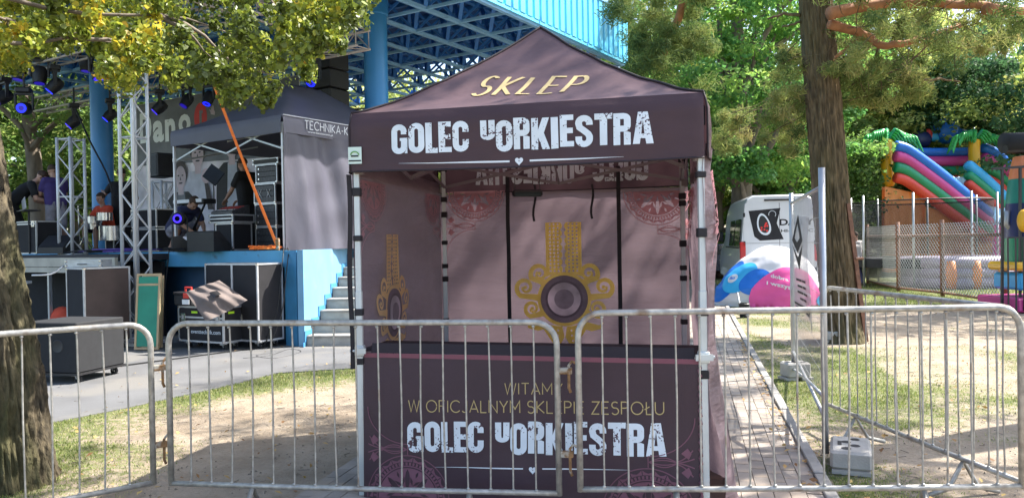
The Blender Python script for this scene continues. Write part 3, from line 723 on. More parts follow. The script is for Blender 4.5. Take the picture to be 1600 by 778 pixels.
# ribbed cladding on the right-hand side, in sheets of four ribs
prof = []
for r in range(4): prof += [(r * .3, -.03), (r * .3 + .05, -.03), (r * .3 + .08, .055), (r * .3 + .27, .055)]
prof.append((1.198, -.03)); cl = MB(); k = len(prof)
cl.add([(RX1 + .06 + d, y, RZ + .10) for y, d in prof] + [(RX1 + .06 + d, y, 7.86) for y, d in prof] +
       [(RX1 + .045 + d, y, RZ + .10) for y, d in prof] + [(RX1 + .045 + d, y, 7.86) for y, d in prof],
       [(i, i + 1, k + i + 1, k + i) for i in range(k - 1)] + [(2 * k + i, 3 * k + i, 3 * k + i + 1, 2 * k + i + 1) for i in range(k - 1)] + [(i, 2 * k + i, 2 * k + i + 1, i + 1) for i in range(k - 1)])
cm = cl.mesh('cladding_sheet', 'cladding_blue')
for j in range(nyr): piece('cladding_sheet', cm, roof, (0, RY0 + j * 1.2, 0))
MB().box(RX1 + .035, RY0, 7.862, RX1 + .14, RY1 + .03, 7.92).build('capping', 'chord_blue', roof)
MB().box(RX1 + .035, RY0, RZ + .02, RX1 + .10, RY1 + .02, RZ + .096).build('bottom_rail', 'cladding_blue', roof)
MB().box(RX1 - .02, RY1 + .01, RZ + .10, RX1 + .115, RY1 + .09, 7.86).build('corner_flashing', 'cladding_blue', roof)
for (px, Y, r) in ((591, 16.2, .25), (161, 19.0, .25)):
    p = W2S(at(px, 300, Y)); c = MB().lathe([(r, SZ), (r, RZ - .06), (r * 1.12, RZ - .04), (r * 1.12, RT + .1)], (p.x, p.y, 0), 32).build('column', 'column_blue', roof, sa=35)
    MB().lathe([(r + .006, SZ), (r + .006, SZ + .62), (r, SZ + .63)], (p.x, p.y, 0), 32).build('base_band', 'stage_blue', c, sa=35)
# ================================================================ the shop tent
FL = Vector((-1.02, 4.95, 0)); FR = Vector((1.115, 4.42, 0)); BL = Vector((-.655, 7.1, 0)); BR = Vector((1.53, 6.65, 0)); ZE = 2.49; ZB = 2.115; ZP = 3.25
tent = thing('shop_tent', 'purple pop-up shop tent printed with white band lettering and gold ornament', 'tent', FL)
TC = (FL + FR + BL + BR) / 4
def plan(u, v):                                   # u 0..1 left to right, v 0..1 front to back
    return FL * (1 - u) * (1 - v) + FR * u * (1 - v) + BL * (1 - u) * v + BR * u * v
def zroof(u, v):
    d = min(u, 1 - u, v, 1 - v) * 2                # 0 at the eaves, 1 at the peak
    e = min(min(u, 1 - u), min(v, 1 - v)) * 2; m = max(min(u, 1 - u), min(v, 1 - v)) * 2
    rd = d ** 1.42                                  # the cloth sags between eave and peak
    sag = -.035 * math.sin(PI * d) * (m - e) * 1.2
    wr = .010 * noise.noise(Vector((u * 7, v * 7, 1.3))) + .006 * noise.noise(Vector((u * 3 + v * 14, v * 3 - u * 14, 4.1)))
    return ZE + (ZP - ZE) * (.30 * d + .70 * rd) + sag + wr * min(1, d * 6) * min(1, (1 - d) * 6)
nf = Vector((FR.y - FL.y, -(FR.x - FL.x), 0)).normalized() * 1.0
if nf.y > 0: nf = -nf
def facet(side, n=26):
    mb = MB()
    def P(a, b, lift=0.0):                          # a along the eave 0..1, b 0 eave .. 1 peak
        h = b / 2; q = h + a * (1 - b)
        u, v = {'front': (q, h), 'back': (1 - q, 1 - h), 'left': (h, 1 - q), 'right': (1 - h, q)}[side]
        p = plan(u, v); return Vector((p.x, p.y, zroof(u, v) + lift))
    mb.grid(lambda a, b: P(a, b), n, n); return mb, P
for s in ('front', 'right', 'back', 'left'):
    m_, P_ = facet(s); rf = m_.build('roof_panel', 'tent_fabric', tent, W=True, smooth=True)
    if s == 'front': PF = P_; ROOF = rf
# dark piping along the hips and eaves
pp = MB()
for (u0, v0) in ((0, 0), (1, 0), (0, 1), (1, 1)):
    L = []
    for k in range(25):
        t = k / 24 / 2; u = u0 + (t if u0 == 0 else -t); v = v0 + (t if v0 == 0 else -t); p = plan(u, v); L.append((p.x, p.y, zroof(u, v) + .006))
    pp.tube(L, .009, 6)
pp.build('piping', 'piping', tent, W=True, smooth=True)
# SKLEP on the front roof panel
sk = MB()
def roofmap(x, z):                                  # x metres along the front, z fraction up the panel
    b = z; a = (x - b / 2) / (1 - b); p = PF(a, b); n = Vector((nf.x * .35, nf.y * .35, .94)); return p + n * .005
def find(px, py):
    best = None
    for i in range(121):
        for j in range(101):
            a, b = i / 120, j / 100 * .7; p = PF(a, b) - Vector((0, 0, EYE)); k = FPX / p.dot(_F); e = (800 + p.dot(_R) * k - px) ** 2 + (389 - p.dot(_U) * k - py) ** 2
            if best is None or e < best[0]: best = (e, b / 2 + a * (1 - b), b)
    return best[1:]
(xa, ba), (xb, bb), (xc, bc_) = find(735, 151), find(889, 144), find(913, 121)
sl_ = (bb - ba) / (xb - xa)
thin_text('SKLEP', xa, xb + .01, ba, bc_ - bb, sk, lambda x, z: roofmap(x + (z - ba - sl_ * (x - xa)) * .15, z + sl_ * (x - xa)), w=.064, sub=6, gap=.36)
sk.build('shop_lettering', 'gold_text', ROOF, W=True)
# valances
def wallmap(A, B, out=.006, wob=0.0):
    d = (B - A); L = d.length; d.normalize(); n = Vector((d.y, -d.x, 0))
    def f(s, z):
        w = wob * math.sin(s * 7.3 + z * 5) * .5 + wob * math.sin(s * 17 + 1) * .3
        return Vector((A.x + d.x * s + n.x * (out + w), A.y + d.y * s + n.y * (out + w), z))
    return f, L, n
def valance(A, B, name='valance', zb=ZB, mat_='valance_fabric', out=.035):
    f, L, n = wallmap(A, B, 0); mb = MB()
    def g(a, b):
        z = ZE + (zb - ZE) * b; sag = -.012 * math.sin(PI * a) * b
        o = out * min(1, b * 5) + .010 * math.sin(a * 9 + 1) * b + .005 * math.sin(a * 31 + b * 3) * b + .007 * noise.noise(Vector((a * 8, b * 2.5, L))) * min(1, b * 3)
        if a == 0 or a == 1: o = out * min(1, b * 5) * .6
        p = f(a * L, z + sag); return p + n * o
    mb.grid(g, 60, 10); return mb.build(name, mat_, tent, W=True, smooth=True), g, L, n
Vf, gF, LF, nF = valance(FL, FR); Vb, gB, LB, nB = valance(BR, BL); Vr, gR, LR, nR = valance(FR, BR); Vl, gL, LL, nL = valance(BL, FL)
def onval(g, L, n, lift=.004):
    return lambda s, z: g(s / L, (ZE - z) / (ZE - ZB)) + n * lift
hem = MB()
for g in (gF, gB, gR, gL): hem.tube([g(k / 40, 1.0) for k in range(41)], .006, 5)
for g in (gF, gR, gB, gL): hem.tube([g(0, k / 8) for k in range(9)], .007, 5)
hem.build('hem', 'piping', tent, W=True, smooth=True)
def px2s(px, py, A, B):
    d = (B - A).normalized(); n = Vector((d.y, -d.x, 0)); p = onplane(px, py, A + n * .03, n); return (p - A).dot(d), p.z
s0, z0 = px2s(613, 240, FL, FR); s1, z1 = px2s(1021, 224, FL, FR); _, z2 = px2s(640, 193, FL, FR)
print('valance text', s0, s1, z0, z1, z2)
heavy_text('GOLEC uORKIESTRA', s0, s1, z0, z2 - z0, lt := MB(), onval(gF, LF, nF), slope=(z1 - z0) / (s1 - s0))
lt.build('band_lettering', 'letter_white', Vf, W=True)
def heart(cx, cz, r, mb, fn):
    L = []
    for k in range(28):
        t = 2 * PI * k / 28; L.append((cx + r * .0625 * 16 * math.sin(t) ** 3, cz + r * .0625 * (13 * math.cos(t) - 5 * math.cos(2 * t) - 2 * math.cos(3 * t) - math.cos(4 * t))))
    hole = [(cx, cz - r * .15), (cx - r * .28, cz + r * .18), (cx, cz + r * .05), (cx + r * .28, cz + r * .18)]
    mb.poly([L, hole], fn)
orn = MB(); fF = onval(gF, LF, nF)
sh, zh = px2s(811, 249, FL, FR); heart(sh, zh, .026, orn, fF)
for a, b in ((625, 796), (828, 975)):
    p = [px2s(a + (b - a) * k / 8, 249 - (a + (b - a) * k / 8 - 811) * .031, FL, FR) for k in range(9)]
    ww = [.010 * (min(k, 6) / 6 if a < 700 else min(8 - k, 6) / 6) + .001 for k in range(9)]; orn.strip(p, ww, fF)
orn.build('heart_and_rule', 'white_line', Vf, W=True)
# maker's tag sewn at the left corner
a0 = px2s(547, 257, FL, FR); a1 = px2s(567, 230, FL, FR); tg = MB(); f5 = onval(gF, LF, nF, .010)
tg.strip([(a0[0], (a0[1] + a1[1]) / 2), (a1[0], (a0[1] + a1[1]) / 2)], a1[1] - a0[1], f5); T = tg.build('sewn_tag', 'sticker', Vf, W=True); f6 = onval(gF, LF, nF, .013)
tw_, th_ = a1[0] - a0[0], a1[1] - a0[1]; cx_t, cz_t = a0[0] + tw_ / 2, a0[1] + th_ * .52
MB().strip([(cx_t + tw_ * .30 * math.cos(R(q)), cz_t + th_ * .20 * math.sin(R(q))) for q in range(0, 181, 20)], th_ * .07, f6).build('tag_arc', 'sticker_green', T, W=True)
MB().strip([(a0[0] + tw_ * .22, cz_t - th_ * .06), (a1[0] - tw_ * .22, cz_t - th_ * .06)], th_ * .09, f6).build('tag_line', 'sub_grey', T, W=True)
MB().strip([(a0[0] + tw_ * .04, a0[1] + th_ * .18), (a1[0] - tw_ * .04, a0[1] + th_ * .18)], th_ * .08, f6).build('tag_line', 'case_black', T, W=True)
# back valance: the same lettering outside, seen mirrored from within
bl = MB(); fB = onval(gB, LB, nB, -.014); heavy_text('GOLEC uORKIESTRA', LB * .15, LB * .85, ZB + .065, .20, bl, fB); bl.build('band_lettering', 'letter_white', Vb, W=True)

# frame: four posts with hook-and-loop ties, brackets
ins = .045
def inset(P, t=ins): d = (TC - P); d.z = 0; return P + d.normalized() * t
posts = []
for P, zt in ((FL, 2.44), (FR, 2.44), (BL, 2.44), (BR, 2.44)):
    q = inset(P, .03 if P in (FL, FR) else .07)
    m_ = MB().box(q.x - .021, q.y - .021, 0.0, q.x + .021, q.y + .021, 1.35, .004).box(q.x - .017, q.y - .017, 1.35, q.x + .017, q.y + .017, zt)
    po = m_.build('post', 'tent_post', tent, W=True, sa=30); posts.append((q, po))
    MB().box(q.x - .045, q.y - .045, 0, q.x + .045, q.y + .045, .012).build('foot_plate', 'tent_post', po, W=True)
    for z in ((.86, 1.22, 1.66, 1.98) if P in (FL, FR) else (.9, 1.3, 1.42, 1.62, 1.90, 2.02)):
        z += random.uniform(-.04, .04); MB().box(q.x - .027, q.y - .027, z, q.x + .027, q.y + .027, z + .035 + random.random() * .02, .004).build('tie', 'black_strap', po, W=True)
for (q, po), sx in ((posts[0], -1), (posts[1], 1)):
    b = MB().box(q.x - .03, q.y - .032, .93, q.x + .03, q.y + .03, 1.0, .006).box(q.x - .045 * (sx > 0) - .0 - .01, q.y - .05, .95, q.x + .045 + .0, q.y - .03, .985)
    b.tube([(q.x + sx * .03, q.y - .02, .967), (q.x + sx * .06, q.y - .02, .967)], .009, 8).build('counter_bracket', 'tent_post', po, W=True, sa=30)
# scissor trusses under the roof
def scissor(A, B, z=2.36, h=.20, n=2):
    A = inset(A, .09); B = inset(B, .09)
    for k in range(n):
        p = A.lerp(B, k / n); q = A.lerp(B, (k + 1) / n)
        MB().bar((p.x, p.y, z - h), (q.x, q.y, z), .012, .026).build('scissor_bar', 'truss_bar', tent, W=True)
        d = Vector((nf.x, nf.y, 0)) * .016
        MB().bar((p.x + d.x, p.y + d.y, z), (q.x + d.x, q.y + d.y, z - h), .012, .026).build('scissor_bar', 'truss_bar', tent, W=True)
for a, b in ((FL, FR), (BL, BR), (FL, BL), (FR, BR)): scissor(a, b)
ctr = Vector((TC.x, TC.y, 0))
for M in ((FL + FR) / 2, (BL + BR) / 2, (FL + BL) / 2, (FR + BR) / 2):
    m1 = M.lerp(ctr, .04)
    MB().bar((m1.x, m1.y, 2.16), (ctr.x, ctr.y, 2.62), .012, .026).build('scissor_bar', 'truss_bar', tent, W=True)
    MB().bar((m1.x, m1.y, 2.36), (ctr.x, ctr.y, 2.42), .012, .026).build('scissor_bar', 'truss_bar', tent, W=True)
MB().tube([(ctr.x, ctr.y, 2.35), (ctr.x, ctr.y, 3.2)], .018, 10).build('king_post', 'truss_bar', tent, W=True)
MB().box(ctr.x - .05, ctr.y - .05, 2.34, ctr.x + .05, ctr.y + .05, 2.42, .01).build('hub', 'black_plastic', tent, W=True)
for P in (FL, FR, BL, BR):
    q = inset(P, .05); MB().box(q.x - .04, q.y - .035, 2.30, q.x + .04, q.y + .035, 2.42, .008).build('corner_joint', 'black_strap', tent, W=True)
    MB().box(q.x - .03, q.y - .03, 2.10, q.x + .03, q.y + .03, 2.17, .006).build('slider_joint', 'truss_bar', tent, W=True)
# hanging lamp under the roof
lp = thing('hanging_work_lamp', 'dark bar lamp hanging from the truss inside the shop tent', 'lamp', at(824, 302, 6.1), 0.17)
MB().box(-.12, -.03, -.028, .12, .03, .028, .012).build('housing', 'black_plastic', lp); MB().box(-.105, -.035, -.024, .105, -.0305, .006).build('glass', 'glass_dark', lp)
MB().bar((-.10, 0, .028), (-.10, 0, .13), .005).bar((.10, 0, .028), (.10, 0, .13), .005).build('hanger', 'black_plastic', lp)

# walls ------------------------------------------------------------------
def wall(A, B, name, z0, z1, mat_, wob, nx=70, nz=46, out=0.0, flare=None):
    f, L, n = wallmap(A, B, 0); rnd = random.Random(len(name) + int(A.x * 100)); ph = [rnd.random() * 6 for _ in range(6)]
    def g(s, z, lift=0.0):
        a = s / L; w = out + wob * (.5 * math.sin(z * 9 + ph[0] + 2 * math.sin(a * 5 + ph[1])) + .35 * noise.noise(Vector((s * 1.6, z * 5, ph[2]))) * 2 + .25 * noise.noise(Vector((s * 5, z * 2.0, ph[3]))) * 2)
        w *= min(1, a * 12, (1 - a) * 12) if not flare else 1
        if flare: w += flare(a, z)
        return f(s, z) + n * (w + lift)
    mb = MB().grid(lambda a, b: g(a * L, z0 + (z1 - z0) * b), nx, nz)
    o = mb.build(name, mat_, tent, W=True, smooth=True); return o, g, L, n
iBL, iBR, iFL, iFR = inset(BL, .02), inset(BR, .02), inset(FL, .0), inset(FR, .0)
# the back wall seen from inside: lengthwise coordinate runs left to right as seen by the visitor
Wb, gb, Lb, nb = wall(BL, BR, 'back_wall', .02, 2.10, 'wall_fabric', .012)      # n points to the front
Wl, gl, Ll, nl = wall(BL, FL, 'side_wall', .02, 2.2, 'wall_fabric', .014)      # outside is to the left
def fl_right(a, z): return max(0, (1.0 - z)) * (.10 * math.exp(-((a - .18) / .16) ** 2) + .05) * (1 + .4 * math.sin(a * 24 + z * 3)) + .012 * math.sin(a * 40 + z * 6) + .085 * min(1, a * 9) * math.exp(-a * 1.6)
Wr, gr_, Lr, nr = wall(FR, BR, 'side_wall', .02, 2.2, 'wall_fabric', .012, flare=fl_right)
def toback(px, py): s, z = px2s(px, py, BL, BR); return s, z
def bp(px, py): 
    d = (BR - BL).normalized(); n = Vector((d.y, -d.x, 0)); p = onplane(px, py, BL, n); return (p - BL).dot(d), p.z
fbk = lambda lift=.006: (lambda s, z: gb(s, z, lift))
# dark zip flaps and hanging ties
for px in (795, 968):
    s, _ = bp(px, 400); m_ = MB(); m_.strip([(s, .05 + .045 * k) for k in range(51)], .036, fbk(.010)); m_.build('zip_flap', 'black_strap', Wb, W=True)
for px, ye in ((835, 346), (925, 342)):
    s, zt = bp(px, 288); _, zb_ = bp(px, ye); MB().strip([(s + .012 * math.sin(k), zt + (zb_ - zt) * k / 6) for k in range(7)], .02, fbk(.02)).build('hanging_tie', 'black_strap', Wb, W=True)
# printed ornaments -------------------------------------------------------
def lace(cx, cz, r, mb, fn, lo=180, hi=360, dirs=-1):
    """half rosette: rim, dotted ring, scallops, petals (cx, cz centre; hangs down if lo=180)"""
    def Q(rr, a): return (cx + rr * math.cos(R(a)), cz + rr * math.sin(R(a)))
    mb.strip([Q(r, lo + (hi - lo) * k / 40) for k in range(41)], r * .025, fn)
    N = 11                                              # scalloped band
    for k in range(N):
        a0 = lo + (hi - lo) * k / N; a1 = lo + (hi - lo) * (k + 1) / N; am = (a0 + a1) / 2
        mb.poly([[Q(r * .86, a0 + .6), Q(r * .86, am), Q(r * .86, a1 - .6), Q(r * .965, a1 - .6), Q(r * .92, a1 - 4), Q(r * .895, am), Q(r * .92, a0 + 4), Q(r * .965, a0 + .6)]], fn)
    N = 30
    for k in range(N):
        a0 = lo + (hi - lo) * k / N; a1 = a0 + (hi - lo) / N * .58
        mb.poly([[Q(r * .775, a0), Q(r * .775, a1), Q(r * .845, a1), Q(r * .845, a0)]], fn)
    mb.strip([Q(r * .755, lo + (hi - lo) * k / 40) for k in range(41)], r * .03, fn)
    # solid inner disc with dark petals left out: a disc cut by five petals
    N = 4; outer = [Q(r * .715, lo + (hi - lo) * k / 36) for k in range(37)]
    ho = []
    for k in range(5):
        a = lo + (hi - lo) * k / 4
        if k in (0, 4): continue
        h = [Q(r * .12, a)]
        for t, wv in ((.2, 5), (.35, 8), (.5, 7), (.62, 3.5)): h.append(Q(r * t, a - wv))
        h.append(Q(r * .69, a))
        for t, wv in ((.62, 3.5), (.5, 7), (.35, 8), (.2, 5)): h.append(Q(r * t, a + wv))
        ho.append(h)
    for k in range(4):
        a = lo + (hi - lo) * (k + .5) / 4
        for t, b, ln in ((.42, -9, .11), (.42, 9, .11), (.60, 0, .08)):
            c = Q(r * t, a + b); aa = R(a + b * 4); h = [(c[0] + r * ln * math.cos(aa) , c[1] + r * ln * math.sin(aa)), (c[0] - r * .032 * math.sin(aa), c[1] + r * .032 * math.cos(aa)),
                 (c[0] - r * ln * math.cos(aa), c[1] - r * ln * math.sin(aa)), (c[0] + r * .032 * math.sin(aa), c[1] - r * .032 * math.cos(aa))]
            ho.append(h)
    mb.poly([outer] + ho, fn)
def corner_lines(cx, cz, r, sx, sz, mb, fn):
    """arched outline and spindle motif beside a rosette; sx, sz give the direction it points"""
    w = r * .022
    x0 = cx; zb = cz + sz * r * 1.02
    mb.strip([(x0, zb), (x0, zb + sz * r * .24)], w, fn)
    L = [(x0 + sx * r * (1.0 * (1 - math.cos(R(90 * k / 14)))) , zb + sz * (r * .24 + r * .85 * (1 - math.cos(R(90 * k / 14)) ) * (k / 14))) for k in range(15)]
    mb.strip([(x0 + sx * r * 1.0 * math.sin(R(90 * k / 14)), zb + sz * (r * .24 + r * .85 * (1 - math.cos(R(90 * k / 14))))) for k in range(15)], w, fn)
    zc = zb + sz * r * .12
    for e in (.10, .05):
        mb.strip([(x0 + sx * r * (.02 + .62 * k / 12), zc + r * e * math.sin(PI * k / 12)) for k in range(13)], w, fn)
        mb.strip([(x0 + sx * r * (.02 + .62 * k / 12), zc - r * e * math.sin(PI * k / 12)) for k in range(13)], w, fn)
    for s in (1, -1):
        mb.strip([(x0 + sx * r * (.55 + .4 * k / 8), zc + s * r * (.02 + .26 * (k / 8) ** 2)) for k in range(9)], w * 1.2, fn)
        mb.strip([(x0 + sx * r * (.60 + .38 * k / 8), zc + s * r * (.0 + .10 * (k / 8) ** 1.5)) for k in range(9)], w * 1.2, fn)
        mb.poly([[(x0 + sx * r * .70, zc + s * r * .20), (x0 + sx * r * .86, zc + s * r * .08), (x0 + sx * r * .92, zc + s * r * .20), (x0 + sx * r * .84, zc + s * r * .32)][::(1 if sx * s > 0 else -1)]], fn)
for cx, ex, sx, nm in ((742, 790, -1, 0), (1027, 1074, 1, 0)):
    s, z = bp(cx, 299); s2, _ = bp(cx + (46 if sx < 0 else -53), 299); r = abs(s2 - s); m_ = MB(); ff = fbk(.014)
    lace(s, z, r, m_, ff); corner_lines(s, z, r, sx, -1, m_, ff); m_.build('lace_print', 'pink_print', Wb, W=True)
# gold clasp with a loudspeaker at its heart
def clasp(cx, cz, u, mg, ff, part, gold='gold_print', full=True):
    """u = radius of the speaker disc; x to the right, z up, all in units of u about (cx, cz)"""
    def Q(x, z): return (cx + x * u, cz + z * u)
    def P(L): return [Q(*p) for p in L]
    g = MB()
    for s in (-1, 1):                                    # two perforated straps with scalloped inner edge
        n = 7; top = 3.42; bot = 1.18; st = (top - bot) / n
        L = [(s * .80, top), (s * .80, bot - .18)] + [(s * .80 - s * .62 * k / 5, bot - .18 + .22 * k / 5) for k in range(1, 6)]
        inner = []
        for k in range(n):
            zc = bot + st * (k + .5)
            for a in range(-80, 81, 20): inner.append((s * (.17 - .12 * math.cos(R(a))), zc + st * .5 * math.sin(R(a))))
        inner.append((s * .17, top)); L = L + inner
        holes = []
        for k in range(2 * n):
            zc = bot + st * (k + .5) / 2
            for j, xo in enumerate((.24, .42, .60)):
                if zc < 1.2 and xo < .3: continue
                if xo == .24 and k % 2 == 1: pass
                holes.append([(s * xo + .052 * math.cos(R(a)), zc + .052 * math.sin(R(a))) for a in range(0, 360, 60)])
        g.poly([P(L)] + [P(h) for h in holes], ff)
    ringo = [(1.21 * math.cos(R(a)), 1.21 * math.sin(R(a))) for a in range(0, 360, 9)]; ringi = [(1.03 * math.cos(R(a)), 1.03 * math.sin(R(a))) for a in range(0, 360, 9)]
    ff2 = (lambda s, z: ff(s, z) + part['n'] * .002)
    g.poly([P(ringo), P(ringi)], ff2)
    def scroll(bx, bz, ang0, hx, hz, rad, s, w0=.215):
        """arm from the ring at (bx, bz) curling into a spiral about (hx, hz)"""
        T = []; turns = 1.2
        for k in range(27):
            t = k / 26; a = R(ang0) + (turns * 2 * PI) * t; rr = rad * (1 - .74 * t); T.append((s * (hx + rr * math.cos(a)), hz + rr * math.sin(a)))
        a = [(s * bx, bz), (s * (bx * .55 + (hx + rad * math.cos(R(ang0))) * .45), bz * .45 + (hz + rad * math.sin(R(ang0))) * .55)]
        L = a + T; W = [.40 * w0 / .25] + [.30 * w0 / .25] + [w0 * (1 - .62 * k / 26) for k in range(27)]
        g.strip(P(L), [w * u for w in W], lambda x, z: ff(x, z) + part['n'] * .0035)
        g.poly([P([(s * hx + .085 * math.cos(R(q)), hz + .085 * math.sin(R(q))) for q in range(0, 360, 40)])], lambda x, z: ff(x, z) + part['n'] * .005)
    for s in (-1, 1):
        scroll(.82, .70, -30, 1.10, 1.15, .43, s)
        scroll(1.02, .05, -60, 1.76, .53, .43, s)
        scroll(.98, -.62, -75, 1.45, -.42, .36, s, .19)
        # tail pieces under the disc
        g.poly([P([(s * .95, -1.0), (s * 1.55, -1.16), (s * 1.72, -1.02), (s * 1.66, -1.30), (s * 1.2, -1.42), (s * .75, -1.28), (s * .62, -1.16)])], lambda x, z: ff(x, z) + part['n'] * .004)
        g.poly([P([(s * .1, -1.22), (s * .55, -1.16), (s * .98, -1.32), (s * .70, -1.75), (s * .48, -2.05), (s * .62, -2.45), (s * .10, -2.35), (s * .22, -2.05), (s * .02, -1.7)])] +
               [P([(s * (x + .05 * math.cos(R(q))), z + .05 * math.sin(R(q))) for q in range(0, 360, 60)]) for x, z in ((.3, -1.4), (.5, -1.45), (.7, -1.42), (.32, -1.62), (.52, -1.68), (.36, -1.86), (.4, -2.2))], lambda x, z: ff(x, z) + part['n'] * .001)
    g.build('gold_ornament', gold, part['wall'], W=True)
    for r0, r1, mt, lf in ((.0, .44, 'speaker_dark', .010), (.44, .74, 'speaker_light', .008), (.74, .84, 'speaker_cone', .007), (.84, 1.06, 'speaker_rim', .006)):
        m_ = MB(); fx = lambda x, z, lf=lf: ff(x, z) + part['n'] * lf
        o_ = [Q(r1 * math.cos(R(a)), r1 * math.sin(R(a))) for a in range(0, 360, 10)]
        if r0: m_.poly([o_, [Q(r0 * math.cos(R(a)), r0 * math.sin(R(a))) for a in range(0, 360, 10)]], fx)
        else: m_.poly([o_], fx)
        m_.build('speaker_print', mt, part['wall'], W=True)
s, z = bp(882, 467); s2, _ = bp(919, 467); clasp(s, z, abs(s2 - s) / 1.06, None, fbk(.012), {'wall': Wb, 'n': nb})
# left wall, inner face (n points outward, so print lies on the other side)
def lp_(px, py):
    d = (BL - FL).normalized(); n = Vector((d.y, -d.x, 0)); p = onplane(px, py, FL, n); return Ll - (p - FL).dot(d), p.z
s, z = lp_(612, 488); clasp(s, z, .168, None, (lambda a, b: gl(a, b, -.014)), {'wall': Wl, 'n': -nl}, gold='gold_print_pale')
for c in (Ll * .84, Ll * .14):
    m_ = MB(); ff = lambda a, b: gl(a, b, -.014); lace(c, 2.08, .27, m_, ff); corner_lines(c, 2.08, .27, (1 if c > 1 else -1), -1, m_, ff); m_.build('lace_print', 'pink_print_faint', Wl, W=True)
for c in (Lr * .18, Lr * .84):
    for lf in (-.013, .013):
        m_ = MB(); ff = lambda a, b: gr_(a, b, lf); lace(c, 2.06, .27, m_, ff); corner_lines(c, 2.06, .27, (-1 if c < 1 else 1), -1, m_, ff); m_.build('lace_print', 'pink_print', Wr, W=True)
# half wall at the front (counter) ------------------------------------------
dF = (FR - FL).normalized(); HA = FL + dF * .055 - nF * -.0; HB = FR - dF * .045
def flare_front(a, z): return .045 * max(0, 1 - z) * (1 + .12 * math.sin(a * 12)) + .01 * math.sin(a * 15 + z * 4) * (1 - z)
Wh, gh, Lh, nh = wall(HA, HB, 'half_wall', .02, .925, 'half_wall_fabric', .005, 60, 30, out=-.01, flare=flare_front)
MB().grid(lambda a, b: gh(a * Lh, .925 + b * .028, .002), 40, 2).build('pink_band', 'pink_band', Wh, W=True, smooth=True)
MB().grid(lambda a, b: gh((a * .965 + .022) * Lh, .953 + b * .062, -.004 - .02 * b), 40, 4).build('counter_flap', 'piping', Wh, W=True, smooth=True)
ct = MB(); d_ = Vector((nF.x, nF.y, 0)); c1 = HA - d_ * .04; c2 = HB - d_ * .04
ct.add([c1 + Vector((0, 0, .985)), c2 + Vector((0, 0, .985)), c2 - d_ * .34 + Vector((0, 0, .985)), c1 - d_ * .34 + Vector((0, 0, .985)),
        c1 + Vector((0, 0, .96)), c2 + Vector((0, 0, .96)), c2 - d_ * .34 + Vector((0, 0, .96)), c1 - d_ * .34 + Vector((0, 0, .96))],
       [(0, 1, 2, 3), (7, 6, 5, 4), (0, 4, 5, 1), (1, 5, 6, 2), (2, 6, 7, 3), (3, 7, 4, 0)]); ct.build('counter_top', 'piping', tent, W=True)
fh = lambda lift=.005: (lambda s, z: gh(s, z, lift))
def hp(px, py):
    n = nh; p = onplane(px, py, HA + n * .02, n); return (p - HA).dot(dF), p.z
def line_text(txt, px0, px1, py0, py1, size):
    a, za = hp(px0, py0); b, zb_ = hp(px1, py1); m_ = MB(); sl = (zb_ - za) / (b - a)
    for q in range(len(txt.split())):
        m_ = MB(); thin_text(txt, a, b, za, size, m_, lambda s, z: gh(s, z + sl * (s - a), .005), w=.09, only=q); m_.build('gold_lettering', 'gold_text', Wh, W=True)
z_ = abs(hp(800, 599)[1] - hp(800, 616)[1])
line_text('WITAMY', 788, 878, 616, 617, z_); line_text('W OFICJALNYM SKLEPIE ZESPOŁU', 638, 1037, 643, 648, z_ * 1.08)
a, za = hp(637, 705); b, zb_ = hp(1041, 713); _, zc = hp(637, 658); m_ = MB()
heavy_text('GOLEC uORKIESTRA', a, b, za, zc - za, m_, fh(), slope=(zb_ - za) / (b - a)); m_.build('band_lettering', 'letter_white', Wh, W=True)
m_ = MB(); s, z = hp(833, 733); heart(s, z, .024, m_, fh())
for x0, x1 in ((680, 818), (848, 985)):
    p = [hp(x0 + (x1 - x0) * k / 8, 731 + (x0 + (x1 - x0) * k / 8 - 833) * .012) for k in range(9)]
    m_.strip(p, [.007 * (min(k, 6) / 6 if x0 < 700 else min(8 - k, 6) / 6) + .001 for k in range(9)], fh())
m_.build('heart_and_rule', 'white_line', Wh, W=True)
for cx, sx in ((.30, -1), (Lh - .30, 1)):
    m_ = MB(); lace(cx, .045, .27, m_, fh(), 0, 180); corner_lines(cx, .045, .27, sx, 1, m_, fh()); m_.build('lace_print', 'pink_print_dark', Wh, W=True)
# ruffled edge where the half wall meets the side wall
m_ = MB(); L = []
for k in range(60):
    z = .92 - .9 * k / 59; p = gh(Lh, z, .006); L.append((p.x + .006 * math.sin(k * 2.1), p.y - .004 * math.cos(k * 1.7), z))
m_.tube(L, [.006 + .004 * abs(math.sin(k * 1.9)) for k in range(60)], 6); m_.build('ruffled_seam', 'pink_print_dark', Wh, W=True, smooth=True)
# dark flap of cloth hanging outside the front left post
m_ = MB().grid(lambda a, b: (FL.x - .035 + .028 * a + .006 * math.sin(b * 9), FL.y - .02 + .02 * a, 2.1 - 1.25 * b), 3, 24)
m_.build('door_flap', 'black_strap', tent, W=True, smooth=True)
